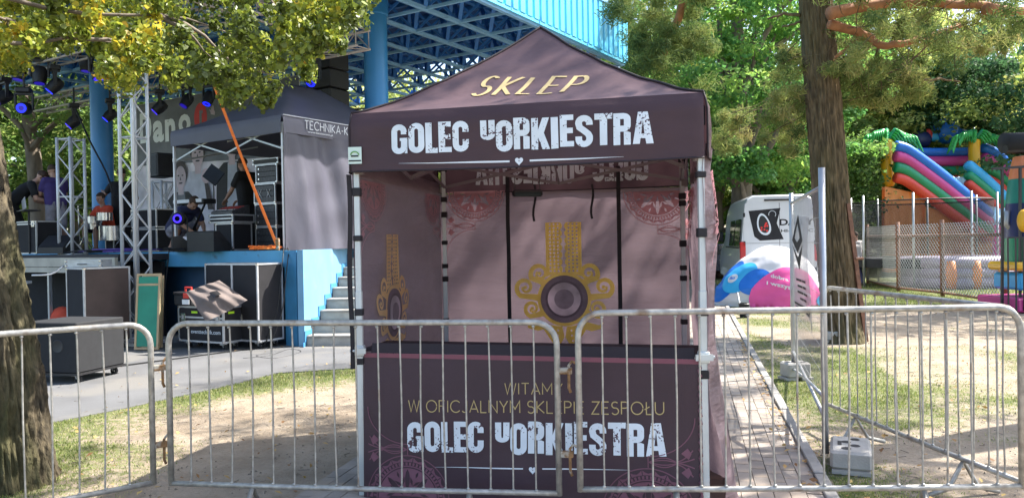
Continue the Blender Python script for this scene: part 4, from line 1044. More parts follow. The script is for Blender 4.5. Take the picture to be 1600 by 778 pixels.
# ================================================================ crowd barriers
def barrier(label, A, B, zb=.17, F=1.0, nbars=17, hooks=True, r=.0180, feet=(.22, .78), grp='crowd control barriers'):
    """A, B: the two lower corners on plan"""
    A = Vector((A[0], A[1], 0)); B = Vector((B[0], B[1], 0)); d = B - A; L = d.length; rz = math.atan2(d.y, d.x)
    t = thing('crowd_barrier', label, 'barrier', A, rz, grp); cr = .13
    zt = zb + F
    pts = [(0, 0, zb), (0, 0, zt - cr)] + [(cr - cr * math.cos(R(a)), 0, zt - cr + cr * math.sin(R(a))) for a in range(15, 91, 15)]
    pts += [(L - cr + cr * math.sin(R(a)), 0, zt - cr + cr * math.cos(R(a))) for a in range(0, 91, 15)] + [(L, 0, zb)]
    fr = MB().tube(pts, r, 12).build('frame', 'galv', t, smooth=True)
    MB().tube([(.0, 0, zb + .012), (L * .3, 0, zb + .012 - .004), (L * .7, 0, zb + .008), (L, 0, zb + .012)], r * .9, 10).build('bottom_rail', 'galv', t, smooth=True)
    for k in range(nbars):
        x = L * (k + 1) / (nbars + 1); b = random.uniform(-.011, .011); c = random.uniform(-.011, .011)
        MB().tube([(x, 0, zb + .02), (x + b, c, zb + F * .5), (x + b * .3, 0, zt - (.018 if cr < x < L - cr else .06))], .0056, 6, caps=False).build('bar', 'galv', t, smooth=True)
    wl = MB()
    for k in range(nbars):
        x = L * (k + 1) / (nbars + 1)
        for z in (zb + .026, zt - .024): wl.ball((x + random.uniform(-.003, .003), -.004, z), .0105, 7, 5, (1.1, 1, .8))
    wl.build('weld_beads', 'galv', t, smooth=True, kind='stuff')
    for f in feet:
        MB().tube([(L * f, -.24, .014), (L * f, -.10, .05), (L * f, 0, zb), (L * f, .10, .05), (L * f, .24, .014)], .016, 8).build('foot', 'galv', t, smooth=True)
    if hooks:
        for z in (zb + F * .72, zb + F * .24):
            MB().box(L + .012, -.016, z - .018, L + .085, .016, z + .018, .003).build('hinge_bracket', 'rusty_bracket', t)
            MB().tube([(L + .105, 0, z + .045), (L + .085, 0, z + .055), (L + .066, 0, z + .03), (L + .066, 0, z - .10), (L + .076, 0, z - .125)], .0085, 8).build('hook_pin', 'rusty_bracket', t, smooth=True)
    return t
p0 = at(240, 757, 4.76); p1 = Vector((-2.87, 4.3, 0)); d = (Vector((p0.x, p0.y, 0)) - p1).normalized(); e = Vector((p0.x, p0.y, 0))
barrier('galvanised crowd barrier at the left, in front of the linden trunk', e - d * 2.42, e, zb=.185)
a = at(268, 765, 4.74); b = at(874, 775, 4.42); barrier('galvanised crowd barrier in the middle, before the dirt patch', a, b, zb=.185)
a = at(907, 765, 4.30); b = at(1598, 762, 4.22); barrier('galvanised crowd barrier running from the tent lettering to the right edge of the photo', a, b, zb=.245, hooks=False)
a = at(1288, 640, 6.55); b = at(1597, 750, 4.36); barrier('galvanised crowd barrier running back towards the pine on the sunny grass', a, b, zb=.22, hooks=False, nbars=16)

# ================================================================ mobile fence panel with a notice
E1 = gr(1290, 716); E2 = gr(1240, 592); E1.z = E2.z = 0
d = E2 - E1; L = d.length; rz = math.atan2(d.y, d.x)
mf = thing('mobile_fence_panel', 'tall mesh mobile fence panel seen almost edge on, between the path and the pine', 'fence', E1, rz)
for x, r in ((0, .024), (L, .024)): MB().tube([(x, 0, .04), (x, 0, 2.16)], r, 12).build('post', 'galv_clean', mf, smooth=True)
for z in (2.02, .30): MB().tube([(0, 0, z), (L, 0, z + .02)], .016, 8).build('rail', 'galv_clean', mf, smooth=True)
MB().tube([(.02, 0, .45), (L * .45, 0, .32), (L - .02, .0, .95 if False else .12)], .014, 8).build('brace', 'galv_clean', mf, smooth=True)
wm = MB()
for k in range(int(L / .07)): wm.tube([(.035 + k * .07, .004, .30), (.035 + k * .07, .004, 2.02)], .0018, 3, caps=False)
for k in range(9): wm.tube([(0, -.004, .40 + k * .2), (L, -.004, .40 + k * .2)], .0018, 3, caps=False)
wm.build('wire_mesh', 'galv_clean', mf, kind='stuff')
nt_ = thing('notice_banner', 'pale translucent notice sheet with a black diamond sign tied to the mesh fence', 'notice', E1, rz)
def nmap(x, z, l=0.0): return (x, .045 + .05 * math.sin(x * 3.0 + z) * .5 + l + .02 * math.sin(z * 5), z)
x0, x1, za, zb_ = L * .12, L * .80, .98, 1.90
sh = MB().grid(lambda a, b: nmap(x0 + (x1 - x0) * a, za + (zb_ - za) * b - .10 * (1 - a)), 20, 14).build('sheet', 'notice_sheet', nt_, smooth=True)
lf = .006
xm = x0 + (x1 - x0) * .5
m_ = MB(); m_.poly([[(xm - .34, 1.62), (xm, 1.50), (xm + .34, 1.62), (xm, 1.86)], [(xm - .16, 1.64), (xm, 1.78), (xm + .16, 1.64), (xm, 1.60)]], lambda x, z: nmap(x, z, lf)); m_.build('diamond_sign', 'print_black', sh)
m_ = MB(); m_.poly([[(xm - .34, 1.58), (xm, 1.46), (xm + .34, 1.58), (xm, 1.34)]], lambda x, z: nmap(x, z, lf)); m_.build('diamond_sign', 'print_black', sh)
for k, (w, z) in enumerate(((.3, 1.24), (.26, 1.18), (.32, 1.12), (.2, 1.06), (.62, .99), (.5, .955))):
    m_ = MB(); m_.strip([(xm - w, z), (xm - w * .2, z)], .022, lambda x, z: nmap(x, z, lf)).strip([(xm - w * .12, z), (xm + w, z)], .022, lambda x, z: nmap(x, z, lf)); m_.build('text_line', 'print_black', sh, kind='stuff')
def block(label, P, rz, l=.56, w=.24, h=.16, grp='concrete fence feet'):
    t = thing('concrete_fence_foot', label, 'concrete block', (P[0], P[1], 0), rz, grp)
    MB().box(-l / 2, -w / 2, .03, l / 2, w / 2, h, .018).build('body', 'concrete', t, sa=40)
    for s in (-1, 1): MB().box(s * l * .36 - .07, -w / 2 + .01, 0, s * l * .36 + .07, w / 2 - .01, .03).build('rib', 'concrete', t)
    for k in range(4):
        x = -l * .30 + k * l * .2; MB().lathe([(.001, h + .002), (.026, h + .002), (.030, h + .0035), (.034, h + .001)], (x, .03 * (-1) ** k, 0), 14).build('socket_hole', 'print_black', t, smooth=True)
    MB().box(-.05, -w * .32, h + .001, .05, -w * .22, h + .004).build('socket_slot', 'print_black', t)
    return t
block('pale concrete fence foot at the bottom of the photo, under the near post', E1 + Vector((.10, -.20, 0)), R(-113), l=.46, w=.27, h=.16)
block('concrete fence foot under the far post, beside the kerb', E2 + Vector((.02, 0, 0)), R(8), l=.28, w=.22, h=.2)
q = gr(1312, 534); block('concrete fence foot lying at the base of the pine trunk', q, R(-4), l=.44, w=.2, h=.17)
# ================================================================ rusty chain-link fence
F0 = [gr(1356, 443), gr(1404, 455), gr(1473, 463), gr(1572, 478)]
cf = thing('chain_link_fence', 'rusty chain-link fence with brown posts in front of the bouncy castle', 'fence', (F0[0].x, F0[0].y, 0))
for p in F0:
    MB().tube([(p.x, p.y, 0), (p.x, p.y, 2.04)], .055, 10).build('post', 'rusty_steel', cf, W=True, smooth=True)
for a, b in zip(F0, F0[1:]):
    u = (b - a).normalized(); aa = a + u * .06; bb = b - u * .06
    MB().tube([(aa.x, aa.y, 1.62), (bb.x, bb.y, 1.62)], .045, 8).build('top_rail', 'rusty_steel', cf, W=True, smooth=True)
    MB().tube([(aa.x, aa.y, .10), (bb.x, bb.y, .10)], .035, 8).build('bottom_rail', 'rusty_steel', cf, W=True, smooth=True)
    n = Vector((u.y, -u.x, 0)) * .05; Lb_ = (bb - aa).length; z0, z1 = .12, 1.95; H = z1 - z0; w = MB(); pit = .13
    for s in (1, -1):
        k = -int(H / pit) - 1
        while k * pit < Lb_ + H:
            x0 = k * pit; lo = max(0, x0 if s == 1 else x0 - 0); 
            # line x = x0 + t, z = z0 + t (s=1) or z = z1 - t
            t0 = max(0, -x0); t1 = min(H, Lb_ - x0)
            if t1 > t0:
                za = z0 + t0 if s == 1 else z1 - t0; zc = z0 + t1 if s == 1 else z1 - t1
                pa = aa + u * (x0 + t0) + n * (1 + .12 * s); pb = aa + u * (x0 + t1) + n * (1 + .12 * s)
                w.tube([(pa.x, pa.y, za), (pb.x, pb.y, zc)], .0075, 3, caps=False)
            k += 1
    w.build('wire_netting', 'galv_clean', cf, W=True, kind='stuff')
# leaning brown gate post by the pine
a = at(1352, 528, 12.0); b = at(1324, 318, 12.0); gp = thing('leaning_gate_post', 'rusty brown steel post leaning against the right side of the pine trunk', 'post', (a.x, a.y, 0))
MB().bar((a.x, a.y, 0), (b.x, b.y, b.z), .10, .06).build('post', 'rusty_steel', gp, W=True); MB().tube([(a.x - .06, a.y - .1, 1.30), (a.x - .18, a.y - .1, 1.30)], .02, 8).build('latch', 'rusty_steel', gp, W=True)
c = at(1330, 462, 12.0); MB().tube([(a.x + .06, a.y, .75), (c.x - .1, c.y + .1, .75)], .02, 8).build('latch', 'rusty_steel', gp, W=True)
# ================================================================ trees
def trunk_mesh(pts, rad, n=28, m=40, ridge=.06, fr=7.0, flare=.35, seed=0, ridges=13):
    """tapered trunk along pts with bark ridges"""
    P = [Vector(p) for p in pts]; T = [i / (len(P) - 1) for i in range(len(P))]
    def at_t(t):
        k = min(int(t * (len(P) - 1)), len(P) - 2); f = t * (len(P) - 1) - k
        p0 = P[max(k - 1, 0)]; p1 = P[k]; p2 = P[k + 1]; p3 = P[min(k + 2, len(P) - 1)]
        return .5 * ((2 * p1) + (-p0 + p2) * f + (2 * p0 - 5 * p1 + 4 * p2 - p3) * f * f + (-p0 + 3 * p1 - 3 * p2 + p3) * f ** 3)
    mb = MB()
    for j in range(m + 1):
        t = j / m; c = at_t(t); k = min(int(t * (len(rad) - 1)), len(rad) - 2); f = t * (len(rad) - 1) - k; r = rad[k] * (1 - f) + rad[k + 1] * f
        h = c.z; r *= 1 + flare * math.exp(-h / .35)
        for i in range(n):
            a = 2 * PI * i / n; w = noise.noise(Vector((math.cos(a) * ridges / 6, math.sin(a) * ridges / 6, h * .55 + seed)))
            w2 = 1 - abs(noise.noise(Vector((math.cos(a) * fr, math.sin(a) * fr, h * 2.6 + seed)))) * 2.2
            q = r * (1 + w * .10) + ridge * r * w2
            mb.v.append((c.x + q * math.cos(a), c.y + q * math.sin(a), c.z))
    for j in range(m):
        for i in range(n): mb.f.append((j * n + i, j * n + (i + 1) % n, (j + 1) * n + (i + 1) % n, (j + 1) * n + i))
    return mb
def bent(a, b, k=6, w=.08, seed=0):
    a = Vector(a); b = Vector(b); L = (b - a).length; rnd = random.Random(seed); out = []
    ph = [rnd.random() * 6 for _ in range(3)]
    for i in range(k + 1):
        t = i / k; s = math.sin(PI * t); out.append(a.lerp(b, t) + Vector((math.sin(t * 4 + ph[0]), math.sin(t * 3 + ph[1]), .6 * math.sin(t * 5 + ph[2]))) * w * L * s)
    return out
def tree(name, label, x, y, h, r, z0, lr, leafmat, barkmat='bark_grey', n=14000, size=.16, nc=110, cr=.95, flat=.6, lean=0.0, vb=.5, seed=1, group='trees behind the stage and the lawn', cat='tree', limbs=7, shape=1.0):
    np.random.seed(seed); rnd = random.Random(seed)
    t = thing(name, label, cat, (x, y, 0), 0, group)
    top = Vector((lean * h, 0, h * .93)); tr = MB(); base = bent((0, 0, 0), top, 8, .02, seed)
    tr = trunk_mesh(base, [lr, lr * .85, lr * .7, lr * .5, lr * .3, lr * .12], 14, 18, .08, 5, .3, seed)
    # clump centres in the crown
    zc = (z0 + h) / 2; hz = (h - z0) / 2; C = []
    while len(C) < nc:
        d = np.random.normal(size=3); d /= np.linalg.norm(d); rr = np.random.rand() ** .38
        p = d * rr * np.array([r, r, hz]); 
        tt = (p[2] + hz) / (2 * hz); wdt = (1 - (abs(tt - .42) * 1.25) ** 2.2) ** .5 if abs(tt - .42) * 1.25 < 1 else .2
        p[:2] *= wdt * shape + (1 - shape); p[2] += zc; p[0] += lean * p[2]; C.append(p)
    C = np.array(C); lm = MB()
    for k in range(limbs):
        c = C[rnd.randrange(nc)]; z = max(z0 * .7, c[2] * rnd.uniform(.45, .75)); b0 = (lean * z, 0, z); rr = lr * (.42 * (1 - z / h) + .08)
        p = bent(b0, c, 6, .08, seed + k); lm.tube(p, [rr * (1 - .8 * i / 6) for i in range(7)], 6)
    tr.build('trunk', barkmat, t, smooth=True)
    lb = lm.build('limb', barkmat, t, smooth=True, kind='stuff')
    P, N, S, idx = clumps(C, np.random.uniform(.6, 1.25, nc) * cr, n, flat, size)
    cb = np.random.rand(nc); V = np.clip(vb + (cb[idx] - .5) * .55 + np.random.normal(size=n) * .16, 0, 1)
    meshobj('crown', leaf_mesh('crown', P, N, S, V, leafmat), t); return t
# --- linden at the left whose yellowing branches hang into the picture
LT = Vector((-3.62, 5.45, 0))
LT.x -= .12
lin = thing('linden_tree', 'yellowing linden tree at the left edge, its branches hanging over the stage view', 'tree', LT)
tm = trunk_mesh([(.03, 0, -.02), (0, 0, .8), (-.13, 0, 1.7), (-.34, .05, 2.8), (-.7, .1, 4.2), (-.8, .2, 6.0)], [.30, .285, .275, .265, .25, .2], 200, 330, .19, 17, .16, 4, 26)
tm.build('trunk', 'bark_linden', lin, smooth=True)
mask = [(0, 118), (30, 108), (40, 75), (60, 82), (90, 78), (120, 66), (150, 82), (165, 122), (185, 132), (200, 140), (222, 112), (245, 95), (262, 122), (276, 146), (292, 118), (306, 124), (341, 128), (356, 156), (367, 160), (385, 138), (402, 150), (415, 172), (432, 160), (444, 128), (425, 74), (440, 60), (462, 78), (480, 122), (489, 92), (508, 60), (521, 74), (534, 106), (522, 60), (515, 22), (540, 30), (560, 36), (572, 6)]
def mlow(px):
    for (a, b), (c, d) in zip(mask, mask[1:]):
        if c != a and min(a, c) <= px <= max(a, c): return b + (d - b) * (px - a) / (c - a)
    return 0
np.random.seed(5); rnd = random.Random(5); C = []; Rr = []
while len(C) < 800:
    px = rnd.uniform(-160, 575); lo = mlow(max(0, px)) if px > 0 else 110
    py = rnd.uniform(-50, lo - 4) if rnd.random() < .86 else rnd.uniform(-260, 0)
    if rnd.random() < .25: py = lo - rnd.uniform(4, 26)
    if 70 < px < 150 and 35 < py and rnd.random() < .45: continue
    if 300 < px < 350 and py < 40 and rnd.random() < .3: continue
    Y = rnd.uniform(5.6, 9.5) if py > -40 else rnd.uniform(4.8, 9.5); p = at(px, py, Y); C.append((p.x, p.y, p.z)); Rr.append(rnd.uniform(6, 21) * Y / 1200 * 1.25)
C = np.array(C) - np.array(LT); Rr = np.array(Rr)
P, N, S, idx = clumps(C, Rr, 56000, 1.0, .048, up=.1)
# the part above the picture is fuller
Ck = np.array([[rnd.uniform(-3.2, 2.2), rnd.uniform(-1.2, 3.6), rnd.uniform(4.6, 8.5)] for _ in range(70)]); P2, N2, S2, _ = clumps(Ck, np.full(70, .55), 5200, .8, .11)
pxs = (C[:, 0] + LT.x) / (C[:, 1] + LT.y) * 1200 + 800; yl = np.clip(.30 + .22 * (np.abs(pxs - 190) < 70) + .26 * (pxs < 60) + .10 * (np.abs(pxs - 470) < 60) - .12 * (np.abs(pxs - 350) < 70), 0, 1)
cb = np.random.rand(len(C)); V = np.clip(yl[idx] * .8 + (cb[idx] - .5) * .5 + np.random.normal(size=len(P)) * .16, 0, 1)
Vb = np.clip(.4 + np.random.normal(size=len(P2)) * .2, 0, 1)
crown = meshobj('crown', leaf_mesh('crown', np.vstack([P[300:], P2]), np.vstack([N[300:], N2]), np.concatenate([S[300:], S2]), np.concatenate([V[300:], Vb]), 'linden_leaf', 'heart'), lin, kind='stuff')
lms = []
for q in range(5):
    lms.append(leaf_mesh('leaf', np.zeros((1, 3)), np.array([[0, 0, 1.]]), np.array([.06]), np.array([[.3, .45, .6, .8, .95][q]]), 'linden_leaf', 'heart'))
for k in range(300):
    q = min(4, int(V[k] * 5)); nn = Vector(N[k]).normalized(); e = nn.to_track_quat('Z', 'Y').to_euler(); piece('leaf', lms[q], crown, P[k], e, (S[k] / .055,) * 3)
br = []
for (x0, z0_), tgt in (((-.30, 3.6), [(380, 60, 7.2), (430, 120, 7.0), (330, 90, 6.6)]), ((-.32, 4.2), [(520, 20, 7.8), (470, 60, 7.4), (560, 10, 8.2)]), ((-.25, 3.2), [(200, 70, 6.6), (150, 40, 6.2), (280, 90, 6.8)]), ((-.28, 3.4), [(20, 60, 7.6), (90, 30, 8.2)])):
    c0 = Vector((x0, .1, z0_)); hub = None
    for k, tg_ in enumerate(tgt):
        p = at(*tg_) - LT
        if hub is None:
            path_ = bent(c0, p, 8, .06, int(tg_[0])); MB().tube(path_, [.022 * (1 - .8 * i / 8) for i in range(9)], 7).build('branch', 'bark_grey', lin, smooth=True); hub = path_[5]
        else: MB().tube(bent(hub, p, 6, .08, int(tg_[0])), [.022 * (1 - .8 * i / 6) for i in range(7)], 5).build('branch', 'bark_grey', lin, smooth=True)

# --- pine on the right
PT = gr(1319, 533); PT.z = 0
pine = thing('pine_tree', 'tall pine with a thick brown trunk and orange limbs right of the path', 'tree', PT)
def pr(px, py, Y=12.2): return at(px, py, Y) - PT
tm = trunk_mesh([(0, 0, -.02), pr(1313, 480), pr(1300, 330), pr(1290, 200), pr(1282, 100), pr(1274, 0), pr(1268, -120), pr(1262, -300)], [.265, .26, .245, .235, .225, .215, .19, .16], 170, 300, .16, 15, .10, 9, 24)
tm.build('trunk', 'bark_pine', pine, smooth=True)
limbs_ = [([(1296, 22), (1340, 12), (1400, 4), (1470, 6), (1540, 10), (1620, 22)], .10, 'bark_orange', 11.6), ([(1296, 38), (1340, 50), (1362, 62), (1374, 72), (1410, 70), (1450, 58), (1500, 40)], .075, 'bark_orange', 11.8),
          ([(1540, 14), (1580, 20), (1640, 12)], .09, 'bark_orange', 11.2), ([(1250, 24), (1225, 22), (1200, 30)], .03, 'bark_pine', 12.2), ([(1251, 34), (1235, 40), (1222, 42)], .022, 'bark_pine', 12.2), ([(1300, 95), (1330, 70), (1345, 58)], .03, 'bark_orange', 12.0),
          ([(1372, 76), (1362, 110), (1330, 135), (1300, 160)], .02, 'bark_pine', 12.4), ([(1500, 42), (1450, 70), (1420, 100), (1380, 120)], .018, 'bark_pine', 11.8), ([(1435, 126), (1470, 124), (1500, 128)], .02, 'bark_pine', 12.0)]
for L_, r0, mt, Y in limbs_:
    pts_ = [pr(x, y, Y + .15 * math.sin(i)) for i, (x, y) in enumerate(L_)]; m_ = len(pts_)
    # smooth resample
    q = []
    for i in range(m_ - 1):
        for f in (0, .33, .66): q.append(pts_[i].lerp(pts_[i + 1], f) + Vector((0, 0, .015 * math.sin(i * 7 + f * 9))))
    q.append(pts_[-1]); MB().tube(q, [r0 * (1 - .55 * i / len(q)) for i in range(len(q))], 9, jit=.1).build('limb', mt, pine, smooth=True)
np.random.seed(21); rnd = random.Random(21); C = []; Rr = []
def tuft_zone(n, x0, x1, y0, y1, Y0, Y1, w=None):
    k = 0
    while k < n:
        px, py = rnd.uniform(x0, x1), rnd.uniform(y0, y1)
        if w and not w(px, py): continue
        Y = rnd.uniform(Y0, Y1); p = at(px, py, Y); C.append(tuple(p - PT)); Rr.append(rnd.uniform(.10, .26)); k += 1
tuft_zone(190, 1290, 1640, -80, 105, 10.5, 14, lambda x, y: y < 95 - abs(x - 1450) * .12 + 25 * math.sin(x * .03) and rnd.random() < .85)
tuft_zone(70, 1290, 1450, 95, 165, 11.5, 13.5, lambda x, y: rnd.random() < .5)
tuft_zone(46, 1190, 1262, 70, 235, 12, 14, lambda x, y: abs(x - 1235 + (y - 150) * .25) < 32)
tuft_zone(22, 1120, 1190, 175, 240, 14, 16, lambda x, y: rnd.random() < .7)
nvis = len(C)
for _ in range(80): C.append((rnd.uniform(-.5, 5.5), rnd.uniform(-5, 2), rnd.uniform(7.0, 12))); Rr.append(rnd.uniform(.3, .7))
C = np.array(C); Rr = np.array(Rr)
P, N, S, idx = clumps(C, Rr, 52000, .8, .13, up=.2); S = np.where(idx >= nvis, S * 1.5, S)
cb = np.random.rand(len(C)); V = np.clip(.45 + (cb[idx] - .5) * .7 + np.random.normal(size=len(P)) * .14, 0, 1)
me = leaf_mesh('crown', P, N, S * 1.0, V, 'needle', 'needle'); meshobj('crown', me, pine, kind='stuff')
tw = MB()
for k in range(0, nvis, 2):
    c = Vector(C[k]); c2 = Vector(C[(k * 7 + 1) % nvis]); d = c2 - c
    if d.length > 1.4: d = d.normalized() * rnd.uniform(.5, 1.2)
    tw.tube(bent(c, c + d, 4, .1, k), [.009, .008, .006, .005, .003], 4)
tw.build('twig', 'bark_pine', pine, kind='stuff')
# big dark branch of a second pine, upper middle
b2 = thing('leaning_pine', 'dark pine with a crooked orange brown limb just right of the blue roof corner', 'tree', (2.9, 26, 0))
def p2(px, py, Y=18): return at(px, py, Y) - Vector((2.9, 26, 0))
trunk_mesh([(0, 0, 0), (0, 0, 2.4), (.1, 0, 5), (0, 0, 8), (0, 0, 11)], [.32, .28, .25, .2, .12], 24, 30, .08, 6, .3, 3).build('trunk', 'bark_pine', b2, smooth=True)
MB().tube([p2(1036, 100, 19), p2(1044, 60, 18.6), p2(1060, 30, 18.3), p2(1070, -10, 18), p2(1085, -60, 18)], [.05, .08, .10, .11, .13], 8, jit=.1).build('limb', 'bark_orange', b2, smooth=True)
C = []; rnd = random.Random(8)
while len(C) < 130:
    px, py = rnd.uniform(945, 1110), rnd.uniform(-40, 178)
    if py < 178 - (px - 930) * 1.2 and py > 40 and px < 985: continue
    if py < 50 and px < 1010 and rnd.random() < .7: continue
    if px > 1040 and py > 90 and rnd.random() < .9: continue
    if noise.noise(Vector((px * .03, py * .04, 2))) < -.05: continue
    p = p2(px, py, rnd.uniform(17, 21)); C.append(tuple(p))
C = np.array(C); np.random.seed(3); P, N, S, idx = clumps(C, np.random.uniform(.2, .5, len(C)), 26000, .6, .18); cb = np.random.rand(len(C))
meshobj('crown', leaf_mesh('crown', P, N, S, np.clip(.28 + (cb[idx] - .5) * .5 + np.random.normal(size=len(P)) * .12, 0, 1), 'needle', 'needle'), b2, kind='stuff')

# --- bright acacias behind the van, layered foliage
def X(px, Y): return (px - 800) / 1200 * Y
tree('acacia_tree', 'tall bright green acacia with a dark forked trunk behind the white van', X(1158, 27), 27, 15.5, 4.2, 3.0, .42, 'leaf_bright', n=30000, size=.20, nc=150, cr=.95, flat=.38, seed=31, vb=.5, lean=-.012, limbs=16)
tree('acacia_tree', 'bright green acacia between the purple tent corner and the pine trunk, standing behind its neighbour', X(1225, 31), 31, 14, 4.6, 2.4, .36, 'leaf_bright', n=26000, size=.21, nc=140, cr=1.0, flat=.4, seed=32, vb=.42, limbs=12)
tree('maple_tree', 'pale yellow green tree behind the tent roof corner', X(1075, 36), 36, 15, 4.0, 2.0, .3, 'leaf_yellow', n=20000, size=.22, nc=110, cr=1.0, seed=33, vb=.38)
tree('maple_tree', 'sunlit yellow green tree behind the bouncy castle on the left', X(1400, 40), 40, 13.5, 6.0, 1.0, .4, 'leaf_yellow', n=34000, size=.24, nc=170, cr=1.15, seed=34, vb=.42)
tree('maple_tree', 'olive green tree between the pine limbs and the bouncy castle', X(1335, 41), 41, 12.5, 4.8, .6, .35, 'leaf_mid', n=26000, size=.22, nc=140, cr=1.05, seed=35, vb=.55)
tree('chestnut_tree', 'dark green broad tree at the right edge behind the bouncy castle', X(1575, 37), 37, 12, 5.4, .8, .45, 'leaf_dark', n=34000, size=.26, nc=160, cr=1.15, flat=.45, seed=36, vb=.55)
tree('maple_tree', 'yellow green tree behind the right palm of the bouncy castle', X(1490, 44), 44, 15.5, 5.8, 2, .4, 'leaf_yellow', n=26000, size=.25, nc=140, cr=1.15, seed=37, vb=.35)
tree('maple_tree', 'low shaded tree behind the chain-link fence and the pine', X(1262, 34), 34, 7.5, 3.4, .2, .25, 'leaf_mid', n=20000, size=.20, nc=110, cr=.95, seed=38, vb=.35)
tree('maple_tree', 'mid green tree just behind the parked van on its left', X(1120, 33), 33, 8.5, 3.8, .3, .28, 'leaf_mid', n=20000, size=.20, nc=110, cr=.95, seed=39, vb=.4)
# behind the stage
tree('beech_tree', 'dark trunked tree behind the left lights of the stage', X(56, 25), 25, 17, 5.0, 5.2, .27, 'leaf_mid', n=20000, size=.20, nc=130, cr=1.0, seed=41, vb=.5, lean=-.01)
tree('beech_tree', 'bushy tree behind the far left end of the stage', X(-70, 30), 30, 15, 5.5, .6, .4, 'leaf_mid', n=26000, size=.22, nc=150, cr=1.1, seed=42, vb=.4)
tree('beech_tree', 'sunlit tree seen between the stage truss and the left blue column', X(120, 34), 34, 14, 5.0, .4, .38, 'leaf_mid', n=32000, size=.22, nc=170, cr=1.1, seed=43, vb=.6)
tree('beech_tree', 'tree behind the printed stage backdrop', X(240, 36), 36, 9, 5.5, .4, .38, 'leaf_mid', n=16000, size=.24, nc=120, cr=1.2, seed=44, vb=.5)
tree('beech_tree', 'tree behind the grey tent on the stage', X(400, 38), 38, 9, 5.5, .4, .38, 'leaf_mid', n=14000, size=.26, nc=110, cr=1.3, seed=45, vb=.5)
tree('maple_tree', 'yellow green tree showing below the blue roof left of the shop tent', X(560, 38), 38, 11, 5.5, .6, .38, 'leaf_yellow', n=20000, size=.24, nc=130, cr=1.2, seed=46, vb=.35)
tree('maple_tree', 'tree behind the middle of the shop tent roof', X(740, 40), 40, 11, 5.8, .6, .38, 'leaf_yellow', n=16000, size=.26, nc=120, cr=1.2, seed=47, vb=.35)
tree('maple_tree', 'tree filling the gap between the blue roof corner and the purple roof', X(930, 38), 38, 13, 5.0, .6, .38, 'leaf_mid', n=22000, size=.24, nc=130, cr=1.1, seed=48, vb=.55)
# far wood: one mass, uncountable
np.random.seed(77); n = 60000; Xs = np.random.uniform(-75, 95, n); Ys = 50 + np.random.rand(n) * 14
Hm = 12 + 3.5 * np.sin(Xs * .21) + 2.5 * np.sin(Xs * .53 + 1) + 1.5 * np.sin(Xs * 1.3); Zs = np.random.rand(n) ** .8 * Hm
P = np.stack([Xs, Ys - 3 * np.sin(Zs / Hm * 3), Zs], 1); N = np.random.normal(size=(n, 3)) + np.array([0, -.2, .9])
cl_ = np.array([noise.noise(Vector((x * .35, z * .45, 2))) for x, z in zip(Xs, Zs)])
tag(meshobj('far_wood', leaf_mesh('far_wood', P, N, np.random.uniform(.5, 1.0, n), np.clip(.4 + cl_ * .8 + np.random.normal(size=n) * .12, 0, 1), 'leaf_mid'), kind='stuff'), 'far green wood closing the view behind every tree', 'wood')
# shade tree out of the frame to the right, over the visitor's right shoulder
tree('linden_tree', 'leafy linden standing to the right, outside the frame, dappling the shop tent roof', 6.4, 7.2, 11.5, 4.2, 5.2, .3, 'leaf_mid', n=9500, size=.11, nc=210, cr=.32, seed=51, group='trees outside the frame')
tree('linden_tree', 'broad linden on the lawn beyond the right edge of the frame, shading the sand', 17.5, 17.5, 12.5, 4.6, 5.5, .35, 'leaf_mid', n=15000, size=.17, nc=110, cr=.8, seed=52, group='trees outside the frame')
# ================================================================ things on and around the stage
def sp(px, Y, z=None, py=300):
    """stage-axes position of a photo column at distance Y"""
    p = W2S(at(px, py, Y)); return Vector((p.x, p.y, SZ if z is None else z))
def truss(name, label, base, axis, L, size, rz=SA, group='lighting trusses', mt='alu', step=None, r=.030, stuff=False):
    """box truss from base along axis ('z', 'x' or 'y') in the turned frame"""
    t = thing(name, label, 'truss', base, rz, group); h = size / 2; step = step or size * 1.05; n = max(1, int(round(L / step))); st = L / n
    def M(u, v, w): return {'z': (u, v, w), 'x': (w, u, v), 'y': (u, w, v)}[axis]
    cm_ = MB().tube([M(0, 0, 0), M(0, 0, L)], r, 8).mesh('chord', mt, True)
    for u in (-h, h):
        for v in (-h, h): piece('chord', cm_, t, M(u, v, 0))
    dm = {}
    jo = MB()
    for s in (0, 1, 2, 3):
        for k in range(n):
            a, b = ((-h, h) if k % 2 == s % 2 else (h, -h)); c = (-h if s % 2 == 0 else h)
            p, q = ((a, c, 0), (b, c, st)) if s < 2 else ((c, a, 0), (c, b, st))
            if stuff: 
                p = (p[0], p[1], k * st); q = (q[0], q[1], (k + 1) * st); jo.tube([M(*p), M(*q)], r * .42, 4, caps=False); continue
            key = (s, k % 2)
            if key not in dm: dm[key] = MB().tube([M(*p), M(*q)], r * .42, 5, caps=False).mesh('brace', mt, True)
            piece('brace', dm[key], t, M(0, 0, k * st))
    if stuff: jo.build('brace', mt, t, kind='stuff')
    ends = MB().tube([M(-h, -h, 0), M(h, -h, 0), M(h, h, 0), M(-h, h, 0), M(-h, -h, 0)], r * .5, 5).mesh('end_ring', mt, True)
    for w in (0.03, L * .5, L - .03): piece('end_ring', ends, t, M(0, 0, w))
    return t
g = at(211, 300, 13.3); tw1 = truss('truss_tower', 'tall aluminium truss tower standing in front of the stage beside the green boards', (g.x, g.y, .06), 'z', 7.0, .31, SA + R(8))
MB().box(-.3, -.3, -.06, .3, .3, -.01).build('base_plate', 'alu', tw1)
b = S2W(*sp(112, 15.2)[:2]); truss('truss_tower', 'short aluminium truss tower on the stage beside the man in purple', (b.x, b.y, SZ - .05), 'z', 2.32, .33, SA + R(14))
